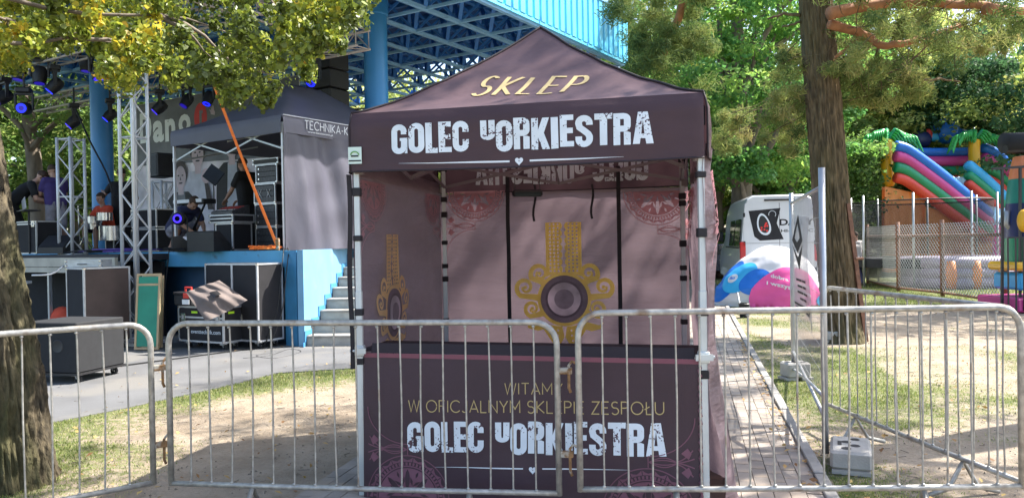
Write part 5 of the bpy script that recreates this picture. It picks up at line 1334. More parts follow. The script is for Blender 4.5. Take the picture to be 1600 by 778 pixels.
b = S2W(*sp(256, 17)[:2]); truss('truss_tower', 'short truss tower half hidden behind the tall one, carrying a black speaker', (b.x, b.y, SZ), 'z', 1.55, .33, SA)
TZ = 5.70
b = S2W(-15, -.3); truss('lighting_truss', 'long aluminium lighting truss hanging under the front of the blue roof', (b.x, b.y, TZ), 'x', 14.3, .36, SA, mt='truss_dull', stuff=True, r=.028)
b = S2W(-12.4, 2.2); truss('lighting_truss', 'rear lighting truss hanging under the blue roof above the backdrop', (b.x, b.y, TZ - .1), 'x', 11.9, .36, SA, mt='truss_dull', stuff=True, r=.028)
b = S2W(-.85, -2.4); truss('lighting_truss', 'truss end pointing out under the roof right of the hanging leaves', (b.x, b.y, TZ), 'y', 4.2, .32, SA, mt='truss_dull', stuff=True, r=.026)
b = S2W(-13.5, 7.4); truss('lighting_truss', 'dark rear truss seen above the trees behind the drum kit', (b.x, b.y, TZ - .4), 'x', 9.0, .3, SA, stuff=True, r=.02, mt='black_plastic')
# moving-head lamps under the trusses
def lamp(px, py, Y, tilt, yaw, label, lens='lamp_violet', s=1.0, z0=TZ - .2):
    c = at(px, py, Y); t = thing('stage_light', label, 'stage light', c, yaw, 'stage lights under the roof')
    M = Matrix.Rotation(tilt, 4, 'X')
    def T(mb):
        mb.v = [tuple(M @ Vector(p)) for p in mb.v]; return mb
    T(MB().lathe([(.001, .16), (.10, .16), (.13, .10), (.135, -.02), (.115, -.14), (.112, -.17), (.10, -.172)], (0, 0, 0), 18)).build('body', 'black_plastic', t, sa=35)
    T(MB().lathe([(.052, -.176), (.094, -.176)], (0, 0, 0), 20)).build('lens', lens, t, smooth=True); T(MB().lathe([(.001, -.1745), (.054, -.1745)], (0, 0, 0), 18)).build('lens_core', 'lamp_dim', t, smooth=True)
    top = max(.32, min(.7, z0 - c.z))
    y = MB().box(-.17, -.035, -.03, -.142, .035, .27).box(.142, -.035, -.03, .17, .035, .27).box(-.17, -.05, .272, .17, .05, .31); y.build('yoke', 'black_plastic', t)
    MB().box(-.14, -.11, .312, .14, .11, .42, .02).tube([(0, 0, .42), (0, 0, top + .10)], .02, 6).build('base', 'black_plastic', t, sa=30)
    t.scale = (s * .8,) * 3
    return t
LAMPS = [(38, 170, 15.6, 1.45, -.25, 'stage light facing the visitor with a glowing violet ring', 'lamp_blue', 1.25), (6, 152, 15.8, .9, .6, 'leftmost dark stage light, its lens barely violet', 'lamp_dim', 1.2),
 (86, 134, 15.9, .7, 1.0, 'stage light above the trees with a small blue lens tipped left', 'lamp_blue', 1.2), (116, 190, 17.5, .8, 1.0, 'stage light hanging lower between the truss tower and the column, lens violet', 'lamp_violet', 1.2),
 (152, 112, 15.4, .3, -.9, 'stage light beside the top of the left blue column', 'lamp_violet', 1.2), (172, 180, 17.8, .75, 1.0, 'stage light in front of the left blue column with a blue lens', 'lamp_blue', 1.1),
 (250, 168, 17.2, .8, 1.1, 'stage light right of the tall truss tower, tipped to the left', 'lamp_violet', 1.15), (292, 158, 17.0, .6, .6, 'stage light above the white backdrop lettering', 'lamp_dim', 1.1), (326, 154, 16.6, .5, .3, 'stage light over the red printed letter', 'lamp_blue', 1.1),
 (489, 122, 15.0, .7, .2, 'stage light above the ridge of the grey tent, lens blue', 'lamp_blue', 1.2), (30, 112, 15.8, .2, .3, 'dark stage light hanging just under the front truss at the left', 'lamp_dim', 1.3), (62, 118, 15.8, .2, -.3, 'dark stage light hanging under the truss beside the leftmost leaves', 'lamp_dim', 1.3), (135, 100, 16.2, .15, .2, 'dark stage light high under the roof left of the column', 'lamp_dim', 1.2),
 (410, 150, 17.0, .4, 0, 'dark stage light behind the peak of the grey tent', 'lamp_dim', 1.2)]
for a in LAMPS: lamp(a[0], a[1], a[2], -a[3], -a[4], a[5], lens=a[6], s=a[7])
for px, Y, lb in ((72, 21, 'black lamp bar on the rear truss'), ):
    pass
sb = thing('hanging_speaker', 'black hanging loudspeaker stack behind the ridge of the grey tent', 'speaker', at(512, 150, 17.2), SA)
for k in range(3): MB().box(-.38, -.3, -.30 + k * .42, .38, .3, .10 + k * .42, .02).build('cabinet', 'black_plastic', sb)

# backdrop banner
BZ0, BZ1 = 1.75, 6.0; BA = S2W(-12.7, 5.0); bn = thing('stage_backdrop', 'grey printed backdrop with white and red letters above a picture of three men', 'banner', BA, SA)
BW = 7.4
def bw(x, z, l=0.0): return (x, -.012 - l, z)
def bpx(px, py):
    N = Vector((.5315, .847, 0)); p = onplane(px, py, BA, N); q = W2S(p); return q.x + 12.7, q.z
MB().box(0, -.008, BZ0, BW, .008, BZ1).build('cloth', 'banner_grey', bn)
zt_ = bpx(240, 262)[1]
MB().poly([[(0.01, zt_ + .1), (BW - .01, zt_ - .1), (BW - .01, BZ1 - .01), (0.01, BZ1 - .01)]], lambda x, z: bw(x, z)).build('dark_field', 'banner_dark', bn)
def bt(txt, px0, py0, px1, py1, h0, h1, mt='print_white', bold=.02):
    a = bpx(px0, py0); b = bpx(px1, py1); h = abs(bpx(px0, h0)[1] - bpx(px0, h1)[1]); sl = (b[1] - a[1]) / (b[0] - a[0])
    m_ = MB(); font_text(txt, m_, lambda x, z: bw(x, z, .004), a[0], b[0], a[1], a[1] + h, bold); m_.build('backdrop_lettering', mt, bn)
bt('D', 220, 225, 238, 225, 225, 178, bold=.04); bt('a', 240, 224, 257, 224, 224, 190, bold=.04); bt('n', 259, 222, 275, 222, 222, 187, bold=.04); bt('o', 280, 212, 299, 212, 212, 180, bold=.04)
a = bpx(314, 184); u = abs(bpx(314, 184)[1] - bpx(314, 204)[1])
MB().poly([[(a[0] + u * .8 * math.cos(R(q)), a[1] + u * 1.15 * math.sin(R(q))) for q in range(0, 360, 15)]], lambda x, z: bw(x, z, .004)).build('red_letter', 'red_print', bn)
MB().poly([[(a[0] - u * .12, a[1] - u * .8), (a[0] + u * .16, a[1] - u * .8), (a[0] + u * .16, a[1] + u * .3), (a[0] + u * .3, a[1] + u * .3), (a[0] + u * .3, a[1] + u * .55), (a[0] - u * .12, a[1] + u * .55)]], lambda x, z: bw(x, z, .008)).build('red_letter_cut', 'banner_dark', bn)
hx, hz = bpx(332, 176); hd = MB(); hd.poly([[(hx + .16 * u * 3 * (x - .5), hz + .16 * u * 3 * z) for x, z in ((.2, -.3), (1.2, -.5), (1.3, .0), (1.05, .3), (1.02, 1.0), (.86, 1.0), (.82, .45), (.72, 1.1), (.56, 1.08), (.56, .42), (.36, .95), (.22, .88), (.34, .3), (.0, .55), (-.1, .4), (.15, .05))]], lambda x, z: bw(x, z, .010)); hd.build('printed_hand', 'print_skin', bn)
FL_ = [0.0]
def fig(cx, cy, s, hair, shirt, jacket=True):
    """a plain printed man: head, hair, shirt, dark jacket"""
    x, z = bpx(cx, cy); r = s * abs(bpx(cx, cy)[1] - bpx(cx, cy + 20)[1])
    def el(dx, dz, rx, rz_, n=24): return [(x + dx * r + rx * r * math.cos(2 * PI * k / n), z + dz * r + rz_ * r * math.sin(2 * PI * k / n)) for k in range(n)]
    FL_[0] += .010
    def pg(L, mt, l, nm, o=FL_[0]): MB().poly([L], lambda a, b: bw(a, max(BZ0 + .02, b), l + o)).build(nm, mt, bn)
    pg([(x + q * r, z + w * r) for q, w in ((-2.0, -5.2), (2.0, -5.2), (1.9, -2.0), (1.0, -1.35), (-1.0, -1.35), (-1.9, -2.0))], 'print_black' if jacket else 'print_shirt', .003, 'printed_jacket')
    if jacket: pg([(x + q * r, z + w * r) for q, w in ((-.7, -5.2), (.8, -5.2), (.55, -1.4), (-.5, -1.4))], shirt, .005, 'printed_shirt')
    pg([(x + q * r, z + w * r) for q, w in ((-.4, -1.6), (.4, -1.6), (.35, -.6), (-.35, -.6))], 'print_skin', .006, 'printed_neck')
    pg(el(0, .25, .95, 1.1 if hair else .95), 'print_hair', .007, 'printed_hair'); pg(el(0, -.1, .74, 1.0), 'print_skin', .009, 'printed_face')
    for q in (-.28, .28): pg(el(q, .08, .13, .06, 10), 'print_hair', .011, 'printed_eye')
    pg(el(0, -.58, .28, .07, 10), 'print_hair', .011, 'printed_mouth'); pg([(x - .03 * r, z + .0 * r), (x + .10 * r, z - .32 * r), (x - .08 * r, z - .34 * r)], 'print_hair', .011, 'printed_nose')
fig(310, 240, 1.0, 0, 'print_shirt', False); fig(284, 276, .90, 1, 'banner_dark'); fig(364, 226, 1.0, 1, 'print_shirt')
x, z = bpx(325, 275); r = .3; MB().poly([[(x + .45 * r * 1.6 * math.cos(R(q)), z + .45 * r * 1.6 * math.sin(R(q))) for q in range(0, 360, 20)]], lambda a, b: bw(a, b, .050)).build('printed_fist', 'print_skin', bn)
MB().poly([[(x - .10, z - .1), (x + .06, z - .12), (x + .30, z - .95), (x + .05, z - .95)]], lambda a, b: bw(a, b, .047)).build('printed_microphone', 'print_hair', bn)
for q in (.25, BW - .25): MB().tube([(q, .03, SZ if False else 1.6), (q, .03, BZ1 + .1)], .03, 8).build('pole', 'alu', bn)

# grey technicians' tent on the stage (own frame: corner post nearest the visitor)
TT = at(443, 300, 13.2); TT.z = SZ; tt = thing('technicians_tent', 'grey pop-up tent on the stage with its right side wall closed', 'tent', TT, SA)
TW, TL, TE, TV = 3.1, 4.0, 2.32, 2.02
def ttroof(x, y):       # x 0..-TW , y 0..TL
    d = min(-x, TW + x, y, TL - y) / (TW / 2); d = max(0, min(1, d)); return TE + .98 * (.45 * d + .55 * d ** 1.5)
for nm, L in (('left', None),):
    MB().grid(lambda a, b: (-TW * a, TL * b, ttroof(-TW * a, TL * b)), 40, 50).build('roof', 'tech_fabric', tt, smooth=True)
def val(p, q, n, nm='valance'):
    p = Vector(p); q = Vector(q); n = Vector(n)
    def f(a, b): 
        c = p.lerp(q, a) + n * (.03 * min(1, b * 4) + .012 * math.sin(a * 13) * b); return (c.x, c.y, TE - (TE - TV) * b - .01 * math.sin(PI * a) * b)
    return MB().grid(f, 40, 6).build(nm, 'tech_fabric', tt, smooth=True)
val((-TW, 0, 0), (0, 0, 0), (0, -1, 0)); vr = val((0, 0, 0), (0, TL, 0), (1, 0, 0)); val((0, TL, 0), (-TW, TL, 0), (0, 1, 0)); val((-TW, TL, 0), (-TW, 0, 0), (-1, 0, 0))
MB().tube([(0.034, y * .1, TE + .002) for y in range(int(TL * 10))], .008, 5).build('white_piping', 'white_line', vr); 
def vf(y, z): return (.048 + .012 * math.sin(y / TL * 13), y, z)
m_ = MB(); thin_text('TECHNIKA-KUB', .46, 1.78, 2.13, .145, m_, vf, w=.11, gap=.24); m_.build('white_lettering', 'white_line', vr)
m_ = MB(); font_text('www.bestevent.pl', m_, vf, .52, 1.15, 2.055, 2.10, .01); m_.build('web_address', 'white_line', vr)
for x, y in ((-.03, .03), (-TW + .03, .03), (-.03, TL - .03), (-TW + .03, TL - .03)):
    c = MB().box(x - .022, y - .022, 0, x + .022, y + .022, 2.2, .004).build('post', 'tent_post' if y > 1 else 'alu', tt)
    MB().box(x - .03, y - .03, 1.72, x + .03, y + .03, 1.80, .01).build('slider', 'white_plastic', c)
for p, q in (((-.05, .05, 1.75), (-TW / 2, .05, 2.2)), ((-.05, .05, 2.2), (-TW / 2, .05, 1.78)), ((-TW + .05, .05, 1.75), (-TW / 2, .05, 2.2)), ((-TW + .05, .05, 2.2), (-TW / 2, .05, 1.78)),
             ((-.06, .08, 1.75), (-.06, TL / 2, 2.2)), ((-.06, .08, 2.2), (-.06, TL / 2, 1.75)), ((-TW + .06, .08, 1.75), (-TW + .06, TL / 2, 2.2)), ((-.05, TL - .05, 1.75), (-TW / 2, TL - .05, 2.2)), ((-TW + .05, TL - .05, 1.75), (-TW / 2, TL - .05, 2.2)),
             ((-TW / 2, .08, 2.0), (-TW / 2, TL / 2, 2.5))):
    MB().bar(p, q, .014, .03).build('scissor_bar', 'tent_post', tt)
def dr(a, b):
    y = TL * a; z = 2.04 * b; w = .07 * math.sin(a * 11 + 3 * b) * (1 - .5 * b) + .06 * math.sin(a * 23 - 2 * b + 1.5 * noise.noise(Vector((a * 3, b * 3, 0)))) * (1 - b * .7) + .02 * math.sin(a * 51 + b * 5); bul = .14 * math.sin(PI * min(1, b * 1.1)) * math.sin(PI * a) * .6
    return (.03 + w * min(1, a * 9) + bul * min(1, a * 6), y, z)
MB().grid(dr, 110, 50).build('side_curtain', 'tech_wall', tt, smooth=True)

# --- flight cases ---------------------------------------------------------
def case(label, P, rz, w, h, d, mt='case_black', wheels=True, seams=(), group='flight cases', lid=None, latches=True, name='flight_case', edge=.028, z=0.0, handle=True):
    """front right bottom corner at P; x to the left is -x"""
    t = thing(name, label, 'flight case', (P[0], P[1], z), rz, group); z0 = .12 if wheels else .0
    MB().box(-w + .008, .008, z0 + .008, -.008, d - .008, z0 + h - .008).build('panel', mt, t)
    e = edge
    for x in (-w, -e): 
        for y in (0, d - e): MB().box(x, y, z0 + e, x + e, y + e, z0 + h - e).build('edge_rail', 'alu_case', t)
    for zc in (z0, z0 + h - e):
        for y in (0, d - e): MB().box(-w, y, zc, 0, y + e, zc + e).build('edge_rail', 'alu_case', t)
        for x in (-w, -e): MB().box(x, e, zc, x + e, d - e, zc + e).build('edge_rail', 'alu_case', t)
    for x in seams: MB().box(-w * x - .022, -.003, z0 + e, -w * x + .022, .01, z0 + h - e).build('seam_rail', 'alu_case', t)
    if lid: MB().box(-w + e, -.003, z0 + lid - .014, -e, .01, z0 + lid + .014).build('seam_rail', 'alu_case', t)
    for x in (-w - .004, -.046):
        for zc in (z0 - .004, z0 + h - .046): MB().box(x, -.006, zc, x + .05, .044, zc + .05, .012).build('ball_corner', 'chrome', t)
    if latches:
        zl = (z0 + (lid or h * .3)) 
        for x in ((.12, .88) if not seams else (seams[0] - .14, seams[0] + .14)):
            q = MB().box(-w * x - .055, -.008, zl - .06, -w * x + .055, -.001, zl + .06, .004).build('latch_dish', 'chrome', t)
            MB().box(-w * x - .022, -.015, zl - .035, -w * x + .022, -.009, zl + .03, .003).build('latch', 'alu_case', q)
    if wheels:
        for x in (-w + .12, -.12):
            for y in (.10, d - .10):
                c = MB().box(x - .04, y - .04, z0 - .035, x + .04, y + .04, z0 - .001).bar((x, y, z0 - .03), (x + .02, y, .05), .05, .012).build('caster', 'galv_clean', t)
                MB().lathe([(.02, -.016), (.048, -.016), (.05, 0), (.048, .016), (.02, .016)], (x + .02, y, .05), 14, 'y').build('wheel', 'tyre', c, sa=40)
    return t
def gp_(px, py): q = gr(px, py); return q
P = gr(133, 552); c = case('tall brown and black flight case trunk standing at the left before the stage', P, SA, .52, 1.24, .78)
MB().box(-.0075, .03, .16, -.0035, .75, 1.32).build('sunlit_panel', 'case_sunlit', c)  # sunlight on the black right side, put into a browner overlay colour
P = S2W(-.27, -.60); case('tall black flight case trunk behind the grey cloth', P, SA, 1.32, 1.26, .52, seams=(.47,))
P = gr(350, 549); ev = case('low black flight case under the toolbox', P, SA + R(4), 1.06, .58, .42, lid=.40, name='flight_case', handle=False)
m_ = MB(); font_text('eventtechnik.com', m_, lambda x, z: (x, .006, z), -.76, -.08, .26, .325, .012); m_.build('case_lettering', 'white_line', ev)
MB().box(-.74, .004, .585, -.60, .0065, .62).build('tape_label', 'lime', ev); MB().box(-.001, .10, .585, .0015, .22, .62).build('tape_label', 'lime', ev)
MB().box(-1.055, .02, .702, -.0, .42, .712).build('lid_top', 'alu_case', ev)
tb_ = thing('toolbox', 'grey plastic toolbox with red handle and latches on the low flight case', 'toolbox', S2W(*W2S(Vector((P.x, P.y, 0)) + Vector((-.72, .42, 0)))[:2], .715), SA)
MB().box(-.22, -.12, 0, .22, .12, .17, .015).build('box', 'sub_grey', tb_); MB().box(-.235, -.13, .172, .235, .13, .215, .012).build('lid', 'case_black', tb_)
MB().tube([(-.08, 0, .215), (-.08, 0, .28), (.08, 0, .28), (.08, 0, .215)], .018, 8).build('handle', 'red_plastic', tb_); MB().box(.06, -.145, .12, .20, -.131, .20, .005).build('latch', 'red_plastic', tb_); MB().box(.02, -.136, .02, .2, -.122, .10, .003).build('label', 'white_plastic', tb_)
# grey dust cover thrown over the cases
Pc = [at(343, 438, 12.35), at(387, 469, 12.05), at(322, 503, 11.75), at(290, 456, 12.1)]; cc = thing('dust_cover', 'grey brown cloth cover with a black square patch thrown over the flight cases', 'cover', Pc[2])
def cvr(a, b, l=0.0):
    p = (Pc[0] * (1 - a) * (1 - b) + Pc[1] * a * (1 - b) + Pc[3] * (1 - a) * b + Pc[2] * a * b); w = .035 * math.sin(9 * a + 4 * b) * math.sin(PI * b) + .05 * math.sin(PI * a) * math.sin(PI * b) + .015 * math.sin(23 * b + 7 * a)
    return p + Vector((.2, -1, .25)) * (w + l) + Vector((0, 0, .05 * math.sin(PI * a) * math.sin(PI * b)))
MB().grid(cvr, 40, 40).build('cloth', 'grey_cloth', cc, W=True, smooth=True); MB().grid(lambda a, b: cvr(.40 + .2 * a, .36 + .2 * b, .05), 8, 8).build('patch', 'black_plastic', cc, W=True, smooth=True)
# green boards leaning on the stage
def board(label, px0, px1, py1, Y, z0=.02, h=1.25, lean=.22, rz=SA):
    p = at(px0, py1, Y); q = at(px1, py1, Y); w = (q - p).length; t = thing('folding_table', label, 'folded table', (q.x, q.y, z0), rz, 'folded green tables'); e = .035
    def B(x0, x1, za, zc, y0=0, y1=.03, nm='frame_rail', mt='wood_pale'):
        m_ = MB().box(x0, y0, za, x1, y1, zc); m_.v = [(x, y + z * lean, z) for x, y, z in m_.v]; return m_.build(nm, mt, t)
    B(-w, 0, .05, h - .05, .004, .02, 'board', 'green_board')
    for x in (-w, -e): B(x, x + e, 0, h, -.004, .034)
    for zc in (.0, h * .84, h - e): B(-w + e, -e, zc, zc + e, -.003, .033)
    return t
board('green board folded table leaning against the stage beside the truss tower', 207, 247, 540, 12.35, h=1.22, lean=.10, rz=R(-6))
t = board('second folded table, its pale wooden frame slanting out behind the green one', 216, 252, 540, 12.6, h=1.18, lean=.06, rz=R(-14))
# subwoofer
P = gr(121, 600); sw = thing('subwoofer', 'low black subwoofer box on casters on the asphalt behind the left barrier', 'speaker', P, R(-14)); w_, h_, d_2 = .86, .62, .8
MB().box(-w_, 0, .13, 0, d_2, .13 + h_, .012).build('cabinet', 'sub_grey', sw, sa=30); MB().box(-w_ - .01, -.01, .10, .01, d_2 + .01, .128).build('skid', 'black_plastic', sw)
MB().lathe([(.001, -.002), (.062, -.002), (.075, -.006), (.082, -.001)], (-.28, 0, .46), 20, 'y').build('handle_hole', 'black_plastic', sw, sa=40)
MB().lathe([(.001, -.002), (.062, -.002), (.075, -.006), (.082, -.001)], (-.68, 0, .46), 20, 'y').build('handle_hole', 'black_plastic', sw, sa=40)
for x in (-w_ + .1, -.1):
    for y in (.1, d_2 - .1):
        c = MB().box(x - .045, y - .045, .085, x + .045, y + .045, .099).bar((x, y, .085), (x + .02, y, .05), .06, .012).build('caster', 'galv_clean', sw); MB().lathe([(.02, -.016), (.048, -.016), (.05, 0), (.048, .016), (.02, .016)], (x + .02, y, .05), 14, 'y').build('wheel', 'tyre', c)
# little white table and metal case by the platform
P = gr(30, 520); t = thing('side_table', 'narrow white topped stand between the linden trunk and the flight case', 'stand', P, SA); MB().box(-.16, -.1, .98, .14, .2, 1.04, .008).build('top', 'white_plastic', t)
for x in (-.12, .08): MB().box(x, -.04, 0, x + .035, 0, .98).build('leg', 'white_plastic', t)
P = W2S(gr(133, 552)); q = S2W(P.x - .02, P.y + .30); t = case('small aluminium case on the tall brown flight case', q, SA + R(28), .62, .12, .3, mt='alu_case', wheels=False, z=1.362, latches=False, edge=.018); MB().tube([(-.38, -.012, .05), (-.38, -.035, .05), (-.24, -.035, .05), (-.24, -.012, .05)], .008, 6).build('handle', 'black_plastic', t)
MB().box(-.62, 0, .0, 0, .3, .001).build('underside', 'black_plastic', t)
# bags under the platform
t = thing('orange_bag', 'crumpled orange and blue bag in the dark under the platform', 'bag', S2W(-5.7, -.8), SA); MB().ball((0, 0, .28), .30, 14, 10, (1.1, .7, .9)).build('body', 'cloth_orange', t, smooth=True); MB().ball((.30, -.1, .14), .22, 12, 8, (1.2, .8, .6)).build('blue_sack', 'cloth_navy', t, smooth=True)

# cases and racks standing on the stage
def scase(label, px1, py1, Y, w, h, d=.5, dz=0.0, mt='case_black', wheels=False, seams=(), rz=SA, lid=None, latches=False):
    q = sp(px1, Y); p = S2W(q.x, q.y); return case(label, p, rz, w, h, d, mt, wheels, seams, z=SZ + dz, lid=lid, latches=latches, edge=.026)
scase('grey rimmed flight case at the far left end of the stage', 55, 385, 15.3, .98, .66, .5, 0.0, lid=.60, latches=True)
scase('upper flight case of the pair behind the tall truss tower', 243, 345, 16.0, .90, .40, .5, .50)
scase('lower flight case of the pair behind the tall truss tower', 243, 385, 16.0, .92, .48, .5, 0.0)
scase('small flight case with a grey label left of the truss tower', 176, 385, 16.2, .32, .56, .5, 0.0)
# rack tower under the grey tent
q = sp(431, 14.4)
zz_ = 0.0
for k, (h, lb) in enumerate(((.44, 'lowest amplifier rack of the stack under the grey tent'), (.44, 'second amplifier rack from the bottom of the stack under the grey tent'), (.38, 'third amplifier rack, its front marked with two pale crosses'), (.36, 'topmost amplifier rack of the stack under the grey tent'))):
    dxk = (0, 0, -.02, .04)[k]; p = S2W(q.x + dxk, q.y); t = case(lb, p, SA, .60, h, .5, 'case_black', False, z=SZ + zz_, latches=False, edge=.024, name='amplifier_rack', group='amplifier racks')
    nu = 3
    for j in range(nu):
        zc = .035 + (h - .07) / nu * j; u_ = MB().box(-.56, .001, zc, -.04, .0075, zc + (h - .07) / nu - .012).build('unit', 'rack_unit', t)
        if not (k == 2): MB().lathe([(.001, -.012), (.016, -.012), (.018, 0)], (-.5, .0, zc + .05), 10, 'y').build('knob', 'chrome', u_)
    if k == 2:
        for cx in (-.42, -.18):
            m_ = MB().bar((cx - .05, -.002, h * .3), (cx + .05, -.002, h * .7), .014, .006).build('cross_mark', 'alu_case', t); MB().bar((cx + .05, -.006, h * .3), (cx - .05, -.006, h * .7), .014, .006).build('cross_mark', 'alu_case', t)
    zz_ += h
p = S2W(q.x + .02, q.y + .05); t = case('black open lidded keyboard case lying on top of the amplifier stack', p, SA, .72, .12, .45, 'black_plastic', False, z=SZ + zz_ + .002, latches=False, edge=.02)
# mixing desk on its case
q = sp(362, 14.3); p = S2W(q.x, q.y); t = case('open front flight case carrying the mixing desk', p, SA, .50, .52, .45, 'case_black', False, z=SZ, latches=False)
p2_ = S2W(q.x + .04, q.y - .02); t = case('grey rimmed case directly under the mixing desk', p2_, SA, .70, .16, .5, 'case_black', False, z=SZ + .522, lid=.08, latches=False)
md = thing('mixing_desk', 'sloping black mixing desk under the grey tent', 'mixing desk', S2W(q.x, q.y, SZ + .69), SA)
m_ = MB().box(-.62, 0, 0, 0, .4, .05, .006); m_.add([(-.62, 0, .05), (0, 0, .05), (0, .4, .17), (-.62, .4, .17), (-.62, .4, .05), (0, .4, .05)], [(0, 1, 2, 3), (3, 2, 5, 4), (0, 3, 4), (1, 5, 2)]); m_.build('body', 'rack_unit', md)
fm = MB().box(-.006, -.012, 0, .006, .012, .014).mesh('fader', 'white_plastic')
for i in range(14): piece('fader', fm, md, (-.58 + i * .041, .06 + .04 * random.random(), .073), (.29, 0, 0))
kmx = MB().lathe([(.001, .014), (.007, .014), (.008, 0)], (0, 0, 0), 8).mesh('knob', 'red_plastic')
for i in range(14):
    for j in range(3): piece('knob', kmx, md, (-.58 + i * .041, .18 + j * .06, .105 + j * .018), (.29, 0, 0))
# black stage monitor and other boxes on the floor
def wedge(label, px, Y, s=1.0, rz=0):
    q = sp(px, Y); t = thing('stage_monitor', label, 'speaker', S2W(q.x, q.y, SZ), SA + rz, 'stage monitor speakers'); m_ = MB()
    m_.add([(-.28, 0, 0), (.28, 0, 0), (.28, .45, 0), (-.28, .45, 0), (-.28, .0, .12), (.28, .0, .12), (.28, .30, .36), (-.28, .30, .36), (.28, .45, .34), (-.28, .45, .34)], [(0, 3, 2, 1), (0, 1, 5, 4), (4, 5, 6, 7), (7, 6, 8, 9), (9, 8, 2, 3), (0, 4, 7, 9, 3), (1, 2, 8, 6, 5)]); m_.build('cabinet', 'black_plastic', t)
    MB().add([(-.25, .02, .142), (.25, .02, .142), (.25, .28, .350), (-.25, .28, .350)], [(0, 1, 2, 3)]).build('grille', 'grille', t); t.scale = (s, s, s)
wedge('black wedge monitor between the left flight case and the truss tower', 76, 15.0, 1.0, .4); wedge('black wedge monitor left of the amplifier racks', 338, 13.9, 1.0, 3.4); wedge('black wedge monitor right of the tent front post foot', 300, 14.2, .8, 2.6)
q = sp(252, 15.8); t = thing('loudspeaker', 'black loudspeaker on the short truss left of the grey tent', 'speaker', S2W(q.x, q.y, SZ + 1.52), SA - .2); MB().box(-.26, -.18, 0, .26, .18, .48, .02).build('cabinet', 'black_plastic', t); MB().box(-.23, -.185, .04, .23, -.181, .44).build('grille', 'grille', t)
# keyboard on a stand
q = sp(292, 15.2); t = thing('keyboard', 'black keyboard on a stand under the grey tent', 'keyboard', S2W(q.x, q.y, SZ), SA); MB().box(-.5, 0, .93, .5, .3, 1.02, .01).build('body', 'black_plastic', t)
MB().box(-.45, -.002, .955, .45, .12, 1.022).build('keys', 'white_plastic', t)
for a in (-1, 1): MB().bar((-.35 * a, .15, 0), (.35 * a, .15, .93), .03).build('stand_bar', 'black_plastic', t)
# music stand
q = sp(334, 16.5); t = thing('music_stand', 'tilted black music stand under the grey tent', 'music stand', S2W(q.x, q.y, SZ), SA); MB().tube([(0, 0, 0), (0, 0, 1.45)], .012, 6).build('pole', 'black_plastic', t)
m_ = MB().box(-.24, -.008, -.17, .24, .008, .17); M_ = Matrix.Translation((0, 0, 1.62)) @ Matrix.Rotation(.5, 4, 'Y') @ Matrix.Rotation(-.4, 4, 'X'); m_.v = [tuple(M_ @ Vector(p)) for p in m_.v]; m_.build('desk', 'black_plastic', t)
for k in range(3): MB().bar((0, 0, .25), (.28 * math.cos(k * 2.1), .28 * math.sin(k * 2.1), .01), .012).build('leg', 'black_plastic', t)
# laptop shelf of the bent man
q = sp(42, 15.5); t = thing('laptop', 'open laptop on a small stand in front of the man in black at the left', 'laptop', S2W(q.x, q.y, SZ), SA - .2); MB().box(-.30, -.12, .86, .30, .16, .875).build('shelf', 'black_plastic', t)
MB().box(-.18, -.1, .877, .17, .13, .892).build('keyboard', 'rack_unit', t); MB().bar((-.19, .0, .89), (-.27, .0, 1.12), .24, .012, up=(0, 1, 0)).build('screen', 'alu', t); MB().tube([(.1, 0, 0), (.1, 0, .86)], .02, 8).build('stand', 'black_plastic', t)
# drum kit pieces
q = sp(152, 16.0); t = thing('drum_kit', 'drums, cymbals and chrome stands between the truss towers', 'drum kit', S2W(q.x, q.y, SZ), SA)
for x, y, z, r_, h in ((.0, .3, .25, .26, .3), (-.35, .1, .62, .17, .14), (.25, .0, .66, .15, .16), (-.7, .3, .5, .17, .2)):
    d0 = MB().lathe([(.001, h), (r_, h), (r_, 0), (.001, 0)], (x, y, z), 20).build('drum', 'chrome', t, sa=40); MB().lathe([(.001, h + .004), (r_ - .01, h + .004)], (x, y, z), 20).build('drumhead', 'white_plastic', d0)
for x, y, z in ((-.55, -.1, 1.0), (.4, .3, 1.15), (-.15, -.2, .92), (-.9, .2, .8)):
    s_ = MB().tube([(x, y, .02), (x, y, z)], .013, 6).build('stand', 'chrome', t); MB().lathe([(.001, .03), (.05, .022), (.22, 0)], (x, y, z), 20).build('cymbal', 'chrome', s_, smooth=True)
    for k in range(3): MB().bar((x, y, .35), (x + .25 * math.cos(k * 2.1 + x), y + .25 * math.sin(k * 2.1 + x), .01), .014).build('stand_leg', 'chrome', s_)
# orange ratchet strap from the roof to a coil on the stage edge
a = at(301, 44, 12.6); b = at(434, 387, 13.05); so = W2S(b); t = thing('ratchet_strap', 'orange ratchet strap slanting in front of the grey tent down to its coil', 'strap', b)
mid = [a.lerp(b, k / 20) + Vector((0, 0, -.05 * math.sin(PI * k / 20))) for k in range(21)]
m_ = MB()
for p, q in zip(mid, mid[1:]): m_.bar(p, q, .045, .006, up=(0, 1, 0))
m_.build('webbing', 'orange_strap', t, W=True); rnd = random.Random(4); L = [b]
cb_ = at(415, 388, 13.2); cb_.z = SZ + .03
for k in range(70): L.append(Vector((cb_.x + .26 * math.cos(k * .9) * rnd.uniform(.3, 1.2), cb_.y + .10 * math.sin(k * 1.1), SZ + .025 + .05 * rnd.random())))
MB().tube(L, .018, 5).build('coil', 'orange_strap', t, W=True); MB().box(b.x - .03, b.y - .03, b.z - .05, b.x + .03, b.y + .03, b.z + .16, .01).build('ratchet', 'rusty_bracket', t, W=True)
